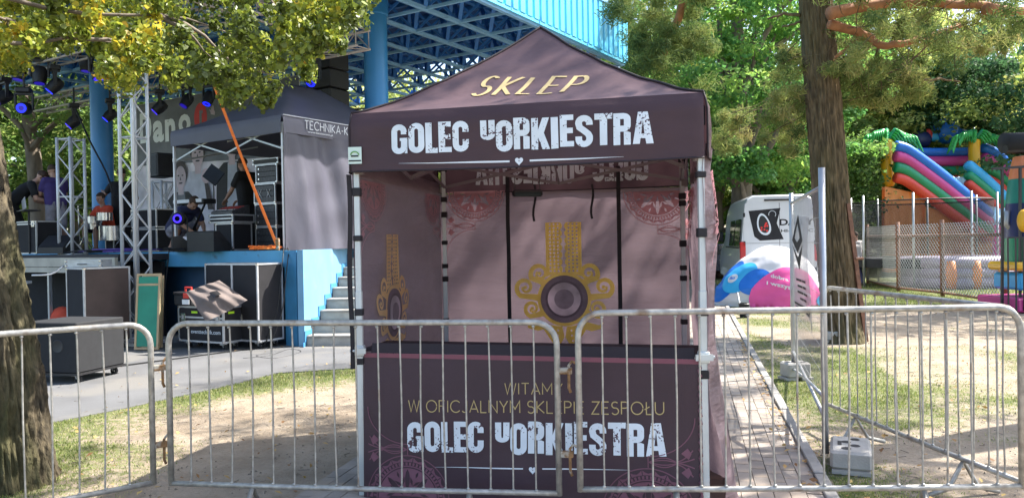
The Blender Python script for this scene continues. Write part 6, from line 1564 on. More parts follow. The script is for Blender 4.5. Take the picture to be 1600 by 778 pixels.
# plastic sheet bundle at the foot of the curtain
P = at(520, 378, 14.6); t = thing('plastic_bundle', 'crumpled clear white plastic bundle at the foot of the grey curtain', 'bag', P)
m_ = MB()
for k in range(5): m_.ball((rnd.uniform(-.12, .12), rnd.uniform(-.1, .1), rnd.uniform(-.1, .2)), rnd.uniform(.08, .15), 10, 7, (1, 1, 1.4))
m_.v = [(x + .03 * noise.noise(Vector((x * 9, y * 9, z * 9))), y, z + .04 * noise.noise(Vector((x * 7 + 3, y * 9, z * 9)))) for x, y, z in m_.v]
m_.build('sheet', 'soft_white', t, smooth=False, kind='stuff')
# cables
def cable(pts, label, mt='cable_black', r=.012, name='cable'):
    pts = [Vector(p) for p in pts]; q = []
    for i in range(len(pts) - 1):
        p0 = pts[max(i - 1, 0)]; p1 = pts[i]; p2_ = pts[i + 1]; p3 = pts[min(i + 2, len(pts) - 1)]
        for f in (0, .25, .5, .75): q.append(.5 * ((2 * p1) + (-p0 + p2_) * f + (2 * p0 - 5 * p1 + 4 * p2_ - p3) * f * f + (-p0 + 3 * p1 - 3 * p2_ + p3) * f ** 3))
    q.append(pts[-1]); return tag(MB().tube(q, r, 5).build(name, mt, smooth=True), label, 'cable', 'cables about the stage')
def onst(px, Y, dz=.02): q = sp(px, Y); return S2W(q.x, q.y, SZ + dz)
rnd = random.Random(6); CL = []
for k in range(16):
    px = rnd.uniform(60, 200) if k < 8 else rnd.uniform(240, 430); Y = rnd.uniform(13.8, 15.0); L = [onst(px + rnd.uniform(-14, 14) * j + 4 * j, Y + rnd.uniform(-.3, .3), .02 + .05 * rnd.random()) for j in range(6)]
    mt_ = 'cable_violet' if k in (1, 3, 5) else 'cable_black'
    CL.append((L, mt_, k < 8))
for mt_, left, lb in (('cable_violet', True, 'tangle of violet cables on the platform left of the tall truss tower'), ('cable_black', True, 'tangle of black cables on the platform left of the tall truss tower'), ('cable_black', False, 'tangle of black cables on the stage floor under the grey tent')):
    m_ = MB()
    for L, a, b in CL:
        if a == mt_ and b == left: m_.tube([L[0].lerp(L[1], .5)] + L[1:], .012, 5)
    tag(m_.build('cable_tangle', mt_, smooth=True, kind='stuff'), lb, 'cables')
for px, lb in ((262, 'cable hanging down the stage front left of the big case'), (441, 'black cable hanging down the corner pier of the stage'), (449, 'second black cable hanging down the stage corner to the asphalt')):
    cable([at(px, 388, 13.4), at(px + 2, 392, 12.75 if px > 400 else 13.6), at(px - 2, 430, 12.5 if px > 400 else 13.6), at(px - 9, 490, 12.4 if px > 400 else 13.55), gr(px - 30, 545)], lb, r=.009)
cable([gr(425, 552), gr(400, 556), gr(430, 560), gr(470, 550), gr(452, 546), gr(420, 556), gr(380, 560)], 'loose loops of black cable on the asphalt by the corner pier', r=.010)
cable([at(50, 430, 12.0), at(80, 428, 12.05), at(100, 415, 12.6)], 'pale hose running from the white stand to the platform', 'white_plastic', .014)
cable([at(118, 170, 17), at(140, 220, 16.6), at(165, 268, 16.2), at(176, 300, 16)], 'black cable slanting across the left blue column', r=.02)
# ================================================================ white van
VP_ = at(1157, 400, 20.4); VP_.z = 0; VZ = math.atan2(-1.12, 6.0)
van = thing('parked_van', 'white high-roofed van seen from behind with a dark picture on its rear door', 'van', VP_, VZ)
# local: x to the right across the rear, y forwards (away), z up; rear left corner at 0
W_, L_, H_ = 2.0, 6.6, 2.78
def vsec(y, s=1.0, zt=H_, zb=.42):
    w = W_; c = .16
    pts = [(0.02, zb), (0.0, .9), (0.02, 1.35), (.12, zt - .28), (.20, zt - .09), (.34, zt), (w - .34, zt), (w - .20, zt - .09), (w - .12, zt - .28), (w - .02, 1.35), (w, .9), (w - .02, zb)]
    return [(x, y, z) for x, z in pts]
b = MB(); secs = [vsec(0.06, zt=H_ - .02), vsec(.0 + .0, zt=H_ - .06)]
ys_ = [(0.0, H_ - .05), (.05, H_ - .01), (.3, H_), (4.6, H_ + .03), (5.1, H_ - .12), (5.6, H_ - .75), (5.9, 1.45), (6.5, 1.20), (6.65, .95)]
k0 = 0
for (y, zt) in ys_:
    b.v += vsec(y, zt=max(zt, 1.0) if zt > 1.5 else max(zt, .95)) if zt > 1.7 else [(x, y, min(z, zt)) for x, _, z in vsec(y, zt=1.75)]
nS = 12
for i in range(len(ys_) - 1):
    for j in range(nS - 1): b.f.append((i * nS + j, i * nS + j + 1, (i + 1) * nS + j + 1, (i + 1) * nS + j))
    b.f.append((i * nS + nS - 1, i * nS, (i + 1) * nS, (i + 1) * nS + nS - 1))
b.f.append(tuple(range(nS))); b.f.append(tuple(range((len(ys_) - 1) * nS, len(ys_) * nS)))
body = b.build('body', 'white_paint', van, sa=32)
for x0, x1 in ((.13, .997), (1.003, 1.87)):
    d = MB().add([(x0 - (.06 if x0 < .5 else 0), -.012, .55), (x1 + (.06 if x0 > .5 else 0), -.012, .55), (x1 + (.05 if x0 > .5 else 0), -.012, 1.5), (x1, -.012, H_ - .22), (x0, -.012, H_ - .22), (x0 - (.05 if x0 < .5 else 0), -.012, 1.5)], [(0, 1, 2, 3, 4, 5)])
    d.v += [(x, -.0005, z) for x, y, z in d.v]; d.f += [(j, j + 6, (j + 1) % 6 + 6, (j + 1) % 6) for j in range(6)]
    dd = d.build('rear_door', 'white_paint', van)
MB().box(.86, -.05, 1.06, .97, -.013, 1.14, .01).build('door_handle', 'black_plastic', van); MB().box(.30, -.02, .82, .82, -.0135, .96).build('number_plate', 'white_plastic', van)
MB().box(.05, -.16, .38, W_ - .05, .02, .54, .03).build('rear_bumper', 'sub_grey', van)
for x in (-.012, W_ - .14):
    MB().box(x, -.03, 1.02, x + .15, .05, 1.55, .02).build('tail_light', 'red_lens', van, sa=30)
MB().box(.62, -.035, H_ - .17, 1.38, -.005, H_ - .12, .008).build('brake_light', 'black_plastic', van)
MB().box(.994, -.0135, .55, 1.006, -.003, H_ - .22).build('door_gap', 'black_plastic', van)
for x in (.10, 1.88):
    for z in (.75, 1.45, 2.2): MB().box(x - .02, -.03, z, x + .03, -.0135, z + .11, .005).build('hinge', 'sub_grey', van)
MB().box(.08, -.0145, 1.50, .99, -.0125, 1.508).build('crease_line', 'sub_grey', van); MB().box(1.01, -.0145, 1.50, 1.9, -.0125, 1.508).build('crease_line', 'sub_grey', van)
# picture on the rear door
pic = MB().poly([[(.22, 2.36), (1.03, 2.42), (.93, 2.02), (1.10, 1.60), (.50, 1.57), (.36, 1.68)]], lambda x, z: (x, -.016, z)).build('dark_picture', 'case_black', van)
eg = [(.60 + .17 * math.cos(R(q)) * (1 - .18 * math.sin(R(q))) + .05 * math.sin(R(-q)), 2.0 + .29 * math.sin(R(q))) for q in range(0, 360, 15)]
MB().poly([eg], lambda x, z: (x, -.019, z)).build('egg_ring', 'white_line', pic)
MB().poly([[(.60 + (x - .60) * .76, 2.0 + (z - 2.0) * .8) for x, z in eg]], lambda x, z: (x, -.021, z)).build('egg_shape', 'black_plastic', pic)
m_ = MB(); rnd = random.Random(5)
for k in range(9):
    cx, cz = .63 + rnd.uniform(-.09, .07), 1.92 + rnd.uniform(-.12, .12); m_ = MB().poly([[(cx + .028 * math.cos(R(q)), cz + .028 * math.sin(R(q))) for q in range(0, 360, 45)]], lambda x, z, k=k: (x, -.023 - k * .0003, z)); m_.build('red_dot', 'red_print', pic)
m_ = MB().strip(arc(.82, 2.26, .09, -40, 200, 12), .012, lambda x, z: (x, -.019, z)); m_.build('thin_ring', 'white_line', pic)
m_ = MB(); font_text('DAILY', m_, lambda x, z: (x, -.016, z), 1.0, 1.86, 1.96, 2.13, .03); m_.build('door_lettering', 'case_black', van)
m_ = MB(); font_text('HI-MATIC', m_, lambda x, z: (x, -.016, z), 1.03, 1.84, 1.78, 1.86, .02); m_.build('door_lettering', 'sub_grey', van)
for y0, y1 in ((.35, 1.7), (1.9, 3.2)):
    m_ = MB().add([(.008 + .0, y0, 1.42), (.008, y1, 1.42), (.082, y1, 2.16), (.082, y0, 2.16)], [(0, 3, 2, 1)]); m_.v = [(x - .012, y, z) for x, y, z in m_.v]; m_.build('side_window', 'glass_dark', van)
MB().add([(-.004, .3, 1.36), (-.004, 4.3, 1.36), (-.004, 4.3, 1.40), (-.004, .3, 1.40)], [(0, 3, 2, 1)]).build('side_rail', 'sub_grey', van)
for y in (1.15, 5.35):
    for x in (0.02, W_ - .24):
        w_2 = MB().lathe([(.20, 0), (.34, 0), (.365, .03), (.365, .19), (.34, .22), (.20, .22)], (x, y, .37), 24, 'x').build('tyre', 'tyre', van, sa=40); MB().lathe([(.001, .02), (.20, .02), (.21, .0)], (x, y, .37), 18, 'x').build('rim', 'alu', w_2)
MB().box(-.20, 5.0, 1.55, -.01, 5.12, 1.85, .02).build('mirror', 'black_plastic', van)
# dark car beyond the van
cp = at(1100, 400, 31); car = thing('parked_car', 'dark blue car parked beyond the van, mostly hidden by the tent', 'car', (cp.x - 1.0, cp.y, 0), R(-6))
pr_ = [(0, .35), (0, .85), (.15, .95), (.95, 1.02), (1.5, 1.42), (2.6, 1.46), (3.4, 1.05), (4.2, .95), (4.35, .7), (4.3, .35)]
m_ = MB(); m_.v = [(x, 0.0, z) for x, z in pr_] + [(x, .06, z) for x, z in pr_] + [(x, 1.64, z) for x, z in pr_] + [(x, 1.7, z) for x, z in pr_]
n_ = len(pr_); m_.f = [tuple(range(n_))] + [(j, (j + 1) % n_, n_ + (j + 1) % n_, n_ + j) for j in range(n_)] + [(n_ + j, n_ + (j + 1) % n_, 2 * n_ + (j + 1) % n_, 2 * n_ + j) for j in range(n_)] + [(2 * n_ + j, 2 * n_ + (j + 1) % n_, 3 * n_ + (j + 1) % n_, 3 * n_ + j) for j in range(n_)] + [tuple(range(4 * n_ - 1, 3 * n_ - 1, -1))]
m_.build('body', 'car_navy', car, sa=25)
MB().add([(1.1, -.004, 1.0), (1.55, -.004, 1.37), (2.05, -.004, 1.39), (2.05, -.004, 1.0)], [(0, 3, 2, 1)]).build('side_window', 'glass_dark', car); MB().add([(2.12, -.004, 1.0), (2.12, -.004, 1.39), (2.6, -.004, 1.40), (3.15, -.004, 1.06)], [(0, 1, 2, 3)]).build('side_window', 'glass_dark', car)
for x in (.85, 3.45):
    for y in (-.02, 1.52): w_2 = MB().lathe([(.18, 0), (.30, 0), (.32, .03), (.32, .17), (.30, .2), (.18, .2)], (x, y, .32), 20, 'y').build('tyre', 'tyre', car, sa=40); MB().lathe([(.001, .01), (.19, .01)], (x, y, .32), 16, 'y').build('rim', 'alu', w_2)
for z, x in ((.72, 4.33), (.75, .02)): MB().box(x - .04, .1, z, x + .03, .4, z + .14, .01).build('headlight' if x > 1 else 'tail_light', 'white_plastic' if x > 1 else 'red_lens', car)

# ================================================================ half collapsed inflatable globe
DC = gr(1202, 481); DC.y += .9; DC.x += .35; dome = thing('inflatable_globe', 'half deflated white, blue and pink advertising globe lying on the grass', 'inflatable', DC)
def dm(a, e, l=0.0):
    """a azimuth degrees (0 = right, -90 = towards the visitor), e elevation degrees"""
    ca, sa2 = math.cos(R(a)), math.sin(R(a)); ce, se = math.cos(R(e)), math.sin(R(e))
    r = 1.24 * (1 + .05 * math.sin(R(a) * 2 + 1)); x, y, z = r * ce * ca, .95 * ce * sa2, 1.46 * se ** .9 if se > 0 else 0
    x -= .16 * (1 - se) * (ca < 0) * abs(ca); w = .028 * noise.noise(Vector((x * 2.4, y * 2.4, z * 5))) + .007 * noise.noise(Vector((x * 8, y * 5, z * 9))) * (1.3 - se)
    sl = .10 * x * (z > .0) ; f = 1 + w + l / 1.2
    return Vector((x * f, y * f, max(.012, z * (1 + w) * (1 - .17 * max(0, -x) ** 1.2) + l * se)))
def patch(e0, a0, ea, eb, mt, nm, l, n=28, m=40):
    return MB().grid(lambda u, v: dm(a0 + (e0 - a0) * u, ea + (eb - ea) * v, l), m, n).build(nm, mt, dome, smooth=True)
MB().grid(lambda u, v: dm(360 * u, 90 * v), 180, 80).build('skin', 'inf_white', dome, smooth=True)
def blob(ca_, ce_, ra, re, mt, nm, l, lo=.5):
    m_ = MB(); N_ = 40; Q_ = 14; m_.v.append(tuple(dm(ca_, ce_, l)))
    for q in range(1, Q_ + 1):
        for k in range(N_): t = 2 * PI * k / N_; m_.v.append(tuple(dm(ca_ + ra * q / Q_ * math.cos(t), max(lo, ce_ + re * q / Q_ * math.sin(t)), l)))
    for k in range(N_): m_.f.append((0, 1 + k, 1 + (k + 1) % N_))
    for q in range(Q_ - 1):
        for k in range(N_): a = 1 + q * N_; m_.f.append((a + k, a + N_ + k, a + N_ + (k + 1) % N_, a + (k + 1) % N_))
    return m_.build(nm, mt, dome, smooth=True)
blob(-168, 30, 28, 26, 'inf_blue', 'blue_patch', .006); blob(-143, 33, 24, 19, 'inf_sky', 'light_blue_patch', .017); blob(-120, 25, 18, 14, 'inf_blue', 'blue_patch', .028); blob(-82, 8, 42, 29, 'inf_pink', 'pink_disc', .040)
blob(-22, 4, 26, 6, 'inf_sky', 'light_blue_patch', .050); blob(-150, 31, 7, 5, 'inf_white', 'round_badge', .034)
def dtx(txt, a0, a1, e0, e1, sl, mt='inf_white', l=.056, nm='globe_lettering'):
    m_ = MB(); font_text(txt, m_, lambda x, z: tuple(dm(x, max(1, z + sl * (x - a0)), l)), a0, a1, e0, e1, .03); m_.build(nm, mt, dome)
dtx('dobra muzyka', -104, -58, 26, 31, -.30); dtx('i wszystko gra', -108, -58, 19, 24, -.26); dtx('iko', -154, -146, 29.5, 33, 0, 'inf_blue', .044, 'badge_lettering')
st = MB().tube([gr(1148, 440 + 30) + Vector((0, 0, .7)) - DC * 1, gr(1160, 495) - DC], .012, 6); 
st.v = [tuple(Vector(p)) for p in st.v]; st.build('guy_rope', 'white_line', dome)
# trampoline behind the chain-link fence
tc_ = at(1440, 440, 25.3); tp = thing('trampoline', 'round trampoline with grey poles and a black safety net behind the rusty fence', 'trampoline', (tc_.x, tc_.y, 0)); r_ = 2.05
MB().lathe([(.001, .88), (r_ - .2, .88)], (0, 0, 0), 40).build('mat', 'black_plastic', tp); MB().lathe([(r_ - .2, .90), (r_, .92), (r_ + .02, .88), (r_ + .02, .62)], (0, 0, 0), 40).build('padding', 'sub_grey', tp, smooth=True)
MB().lathe([(r_, .98), (r_ + .02, 2.75)], (0, 0, 0), 40).build('safety_net', 'net_black', tp, smooth=True)
for k in range(8):
    a = k * PI / 4 + .2; c = MB().tube([(r_ * 1.04 * math.cos(a), r_ * 1.04 * math.sin(a), 0), (r_ * 1.04 * math.cos(a), r_ * 1.04 * math.sin(a), 2.95)], .036, 8).build('pole', 'galv_clean', tp, smooth=True)
for z in (2.74,): MB().lathe([(r_, z - .02), (r_ + .04, z), (r_, z + .02)], (0, 0, 0), 40).build('net_hem', 'black_plastic', tp, smooth=True)

# ================================================================ bouncy castle with slides
BY = 32.0; B0 = at(1385, 420, BY); bc = thing('bouncy_castle', 'large inflatable slide castle striped blue, pink, green and red with two palm trees', 'bouncy castle', (B0.x, B0.y, 0))
def bq(px, py, dy=0.0):
    p = at(px, py, BY + dy); return Vector((p.x - B0.x, p.y - B0.y, p.z))
def tb2(L, r, mt, nm='tube', n=12):
    L = [Vector(p) for p in L]; q = []
    for i in range(len(L) - 1):
        p0 = L[max(i - 1, 0)]; p1 = L[i]; p2_ = L[i + 1]; p3 = L[min(i + 2, len(L) - 1)]
        for f in (0, .2, .4, .6, .8): q.append(.5 * ((2 * p1) + (-p0 + p2_) * f + (2 * p0 - 5 * p1 + 4 * p2_ - p3) * f * f + (-p0 + 3 * p1 - 3 * p2_ + p3) * f ** 3))
    q.append(L[-1]); m_ = len(q); rs = [r * (.75 if i in (0, m_ - 1) else 1) for i in range(m_)]; return MB().tube(q, rs, n).build(nm, mt, bc, smooth=True)
# front (left) wall of the slide: four stripes falling to the right
def stripes(path, offs, dy=0.0):
    for mt, o, r in offs: tb2([bq(x, y + o * k, dy) for x, y, k in path], r, mt, 'side_wall_tube')
stripes([(1397, 228, 1), (1415, 233, 1), (1440, 250, 1), (1473, 275, .98), (1508, 304, .9), (1548, 338, .75)], [('inf_blue', 0, .23), ('inf_magenta', 16, .24), ('inf_green', 33, .23), ('inf_red', 49, .22)], -.6)
stripes([(1510, 256, 1), (1530, 272, 1), (1550, 290, .95), (1574, 314, .8)], [('inf_sky', 0, .23), ('inf_green', 15, .22), ('inf_red', 28, .20)], 1.2)
stripes([(1534, 230, 1), (1556, 240, 1), (1580, 262, .95), (1630, 300, .85)], [('inf_blue', 0, .23), ('inf_magenta', 15, .23), ('inf_green', 31, .22), ('inf_red', 46, .20)], 3.0)
stripes([(1410, 237, 1), (1450, 238, 1), (1490, 238, 1), (1520, 237, 1)], [('inf_blue', 0, .20), ('inf_magenta', 14, .24), ('inf_green', 29, .22), ('inf_red', 42, .18)], 3.6)
def quadslab(P, mt, nm, th=.25, n=14, puff=.12):
    a, b_, c, d = [Vector(p) for p in P]
    def f(u, v):
        p = a * (1 - u) * (1 - v) + b_ * u * (1 - v) + c * u * v + d * (1 - u) * v; nrm = (b_ - a).cross(d - a).normalized(); return p + nrm * puff * (abs(math.sin(PI * u * 5)) * .35 + math.sin(PI * v) * .5)
    m_ = MB().grid(f, 30, 10); m_.grid(lambda u, v: f(u, v) - (b_ - a).cross(d - a).normalized() * th, 30, 10); return m_.build(nm, mt, bc, smooth=True)
quadslab([bq(1470, 284, 2.6), bq(1510, 282, 3.0), bq(1584, 338, 1.0), bq(1552, 352, .2)], 'slide_white', 'slide')
quadslab([bq(1378, 292, -.1), bq(1440, 305, -.1), bq(1440, 425, -.1), bq(1378, 425, -.1)], 'inf_orange', 'base_wall', puff=.05)
quadslab([bq(1440, 322, -.2), bq(1545, 358, -.2), bq(1545, 425, -.2), bq(1440, 425, -.2)], 'inf_orange', 'base_wall', puff=.05)
quadslab([bq(1545, 352, .4), bq(1600, 352, .4), bq(1600, 428, .4), bq(1545, 428, .4)], 'inf_magenta', 'base_wall', puff=.05)
for cx, dy, r in ((1386, .2, .24), (1523, 2.6, .24)):
    tb2([bq(cx + 3, 292, dy), bq(cx, 262, dy), bq(cx - 1, 234, dy), bq(cx, 218, dy)], r, 'inf_yellow', 'tower'); top = bq(cx + 2, 216, dy)
    for k, (ax, h, dpp) in enumerate(((-1.5, .25, -1.0), (-1.1, .45, -.2), (-.3, .55, .35), (.8, .5, .1), (1.2, .25, -.4), (1.5, .1, -.9))):
        L = [top, top + Vector((ax * .4, -.25 * (k % 2), h)), top + Vector((ax * .85, -.2 * (k % 3), h * .8)), top + Vector((ax * 1.1, -.2, dpp * .6))]
        L = [L[0].lerp(q_, .66) for q_ in L]; pts_ = []
        for i in range(3):
            for f in (0, .25, .5, .75): pts_.append(L[i].lerp(L[i + 1], f))
        pts_.append(L[-1]); m_ = MB(); m_.tube(pts_, [.10 - .006 * i for i in range(13)], 8); fr_ = m_.build('palm_frond', 'inf_green', bc, smooth=True); lf_ = MB()
        for i in range(1, 13):
            for sy in (-1, 1):
                a0_ = pts_[i]; lf_.tube([a0_, a0_ + Vector((.10 * (1 if ax > 0 else -1), sy * .16, -.10)), a0_ + Vector((.16 * (1 if ax > 0 else -1), sy * .26, -.30))], [.06, .055, .02], 6)
        lf_.build('leaflets', 'palm_light', fr_, smooth=True, kind='stuff')
for (px, py, r, mt, s_) in ((1478, 205, .62, 'inf_blue', (1, .9, 1.0)), (1484, 184, .40, 'inf_sky', (.9, .9, 1.1)), (1500, 208, .30, 'inf_blue', (1.3, .8, .7)), (1460, 214, .30, 'inf_sky', (1.2, .8, .8)), (1440, 218, .42, 'navy', (1.1, .9, 1.0)), (1450, 212, .26, 'inf_red', (.8, .9, 1.3))):
    p = bq(px, py, 4.6); MB().ball(p, r, 16, 12, s_).build('top_figure', mt, bc, smooth=True)
# low lilac inflatable pool and toy things behind the fence
p = at(1495, 430, 24.0); pl = thing('inflatable_pool', 'low lilac inflatable pool with orange columns behind the rusty fence', 'inflatable', (p.x, p.y, 0))
for z in (.18, .48, .78): MB().tube([(-1.3, -.4 + .0, z), (-.7, -.9, z), (.7, -.9, z), (1.3, -.4, z), (1.3, .8, z), (-1.3, .8, z), (-1.3, -.4, z)], .20, 10).build('ring', 'inf_lilac', pl, smooth=True)
for x in (-.75, .0, .75): MB().tube([(x, -1.0, .02), (x, -1.02, .45), (x, -1.0, .85)], [.13, .16, .12], 10).build('column', 'inf_orange', pl, smooth=True)
# ride at the right edge
p = at(1596, 470, 16.5); rd = thing('carnival_ride', 'kiddie ride cabin banded orange, green and navy at the right edge', 'fairground ride', (p.x, p.y, 0))
def rq(px, py, Y=16.5): q = at(px, py, Y); return (q.x - p.x, q.y - p.y, q.z)
zz3 = [rq(1590, y)[2] for y in (245, 280, 318, 372, 410)]; cxr = rq(1606, 300)[0]
pf_ = lambda z: .44 * (1 - ((z - zz3[3] + .1) / (zz3[0] - zz3[3] + .25)) ** 2 * .75) ** .5 if z > zz3[3] else .44
for (a, b_), mt in zip(zip(zz3, zz3[1:]), ('ride_orange', 'teal', 'navy', 'inf_green')):
    MB().lathe([(max(.02, pf_(a + (b_ - a) * k / 6)), a + (b_ - a) * k / 6) for k in range(7)], (cxr, 0, 0), 24).build('cabin_band', mt, rd, smooth=True)
MB().lathe([(.001, zz3[0] + .04), (.12, zz3[0] + .02), (pf_(zz3[0]), zz3[0])], (cxr, 0, 0), 24).build('cabin_top', 'ride_orange', rd, smooth=True)
a_, c_ = rq(1568, 224), rq(1640, 222); MB().tube([a_, c_], .22, 16).build('roller', 'sub_grey', rd, smooth=True); MB().tube([(a_[0], a_[1] - .05, a_[2] - .14), (c_[0], c_[1] - .05, c_[2] - .14)], .10, 8).build('roller_cover', 'black_plastic', rd)
MB().bar(rq(1550, 264, 16.2), rq(1640, 258, 16.2), .05).build('cross_bar', 'black_plastic', rd)
for px in (1594, 1566): MB().bar(rq(px, 262, 16.2), (rq(px, 500, 16.2)[0], rq(px, 500, 16.2)[1], .0), .045).build('upright', 'black_plastic', rd)
MB().tube([rq(1574, 330), rq(1572, 350), rq(1582, 362), rq(1598, 350), rq(1602, 330)], .06, 8).build('hook', 'galv_clean', rd, smooth=True)
MB().ball(rq(1600, 345, 15.9), .16, 12, 8, (.8, .8, 1.5)).build('mascot_lump' if False else 'yellow_cushion', 'inf_yellow', rd, smooth=True)
q = rq(1592, 410); MB().box(cxr - .6, -.5, q[2] - .16, cxr + .6, .5, q[2] + .02, .05).build('seat_bench', 'inf_yellow', rd, sa=30); q = rq(1592, 440); MB().box(cxr - .5, -.45, .45, cxr + .6, .45, q[2] + .2, .05).build('seat_side', 'inf_sky', rd, sa=30); MB().box(cxr - .7, -.7, .02, cxr + .9, .7, .30, .03).build('ride_floor', 'inf_magenta', rd, sa=30)
for k in range(6):
    x = rq(1574, 400, 15.8)[0] + k * .16; MB().bar((x, -.72, .05), (x, -.72, 1.55), .025).build('railing_bar', 'black_plastic', rd)
MB().bar((rq(1574, 400, 15.8)[0], -.72, 1.56), (rq(1574, 400, 15.8)[0] + 1.2, -.72, 1.56), .03).build('railing_top', 'black_plastic', rd)
# small box on the grass by the globe, bits at its foot
q = gr(1163, 496); t = thing('small_bin', 'small grey bin standing on the grass in front of the globe', 'bin', q); MB().lathe([(.001, .001), (.09, .001), (.11, .28), (.10, .28), (.085, .03)], (0, 0, 0), 14).build('body', 'sub_grey', t, sa=40); MB().lathe([(.104, .27), (.118, .285), (.104, .30)], (0, 0, 0), 14).build('rim', 'black_plastic', t)
q = gr(1268, 473); t = thing('folded_bag', 'red and blue bag lying beside the globe', 'bag', q); MB().ball((0, 0, .10), .22, 12, 8, (1.3, .8, .55)).build('body', 'red_plastic', t, smooth=True); MB().ball((-.3, 0, .06), .16, 12, 8, (1.2, .8, .5)).build('blue_end', 'inf_sky', t, smooth=True)
# ================================================================ people
def cap(mb, p, q, r0, r1, n=12):
    p, q = Vector(p), Vector(q); d = q - p; L = d.length; d.normalize(); a = d.orthogonal().normalized(); b = d.cross(a); pr2 = []
    for k in range(4): t = -90 + 30 * k; pr2.append((r0 * math.cos(R(t)), r0 * math.sin(R(t))))
    for k in range(4): t = 30 * k; pr2.append((r1 * math.cos(R(t)), L + r1 * math.sin(R(t))))
    k0 = len(mb.v)
    for r, h in pr2:
        for j in range(n): t = 2 * PI * j / n; mb.v.append(tuple(p + d * h + (a * math.cos(t) + b * math.sin(t)) * max(r, 1e-4)))
    for i in range(len(pr2) - 1):
        for j in range(n): mb.f.append((k0 + i * n + j, k0 + i * n + (j + 1) % n, k0 + (i + 1) * n + (j + 1) % n, k0 + (i + 1) * n + j))
    mb.f.append(tuple(k0 + j for j in range(n - 1, -1, -1))); mb.f.append(tuple(k0 + (len(pr2) - 1) * n + j for j in range(n)))
    return mb
def fuse(mb, name, mt, parent, vox=.011):
    """one continuous skin over the overlapping volumes"""
    me = mb.mesh('tmp', mt); o = bpy.data.objects.new('tmp', me); COL.objects.link(o)
    rm = o.modifiers.new('r', 'REMESH'); rm.mode = 'VOXEL'; rm.voxel_size = vox; sm = o.modifiers.new('s', 'SMOOTH'); sm.iterations = 3; sm.factor = .5
    dg = bpy.context.evaluated_depsgraph_get(); m2 = bpy.data.meshes.new_from_object(o.evaluated_get(dg)); m2.name = name
    bpy.data.objects.remove(o); m2.materials.clear(); m2.materials.append(MT[mt]); m2.polygons.foreach_set('use_smooth', [True] * len(m2.polygons))
    r = bpy.data.objects.new(name, m2); COL.objects.link(r); r.parent = parent; return r
def hand(mb, w, d, side, curl=.5):
    """palm, five unequal bent fingers; w wrist, d direction of the hand"""
    w = Vector(w); d = Vector(d).normalized(); s = d.cross(Vector((0, 0, 1))); s = s.normalized() if s.length > .1 else Vector((1, 0, 0)); s = s * side; nrm = d.cross(s)
    if nrm.z > 0: nrm = -nrm
    for k in range(4): o = (k - 1.5) * .019; cap(mb, w + s * o * .6, w + d * .085 + s * o, .017, .013, 6)
    for k, L in enumerate((.072, .082, .076, .060)):
        b0 = w + d * .088 + s * (k - 1.5) * .021; m1 = b0 + (d * (1 - curl * .4) + nrm * curl * .6).normalized() * L * .5; m2 = m1 + (d * (1 - curl) + nrm * curl * 1.3).normalized() * L * .5
        cap(mb, b0, m1, .0105, .0095, 6); cap(mb, m1, m2, .0095, .008, 6)
    t0 = w + d * .025 - s * .03; t1 = t0 + (d * .6 - s * .7).normalized() * .04; cap(mb, t0, t1, .014, .011, 6); cap(mb, t1, t1 + (d + nrm * .4).normalized() * .032, .011, .009, 6)
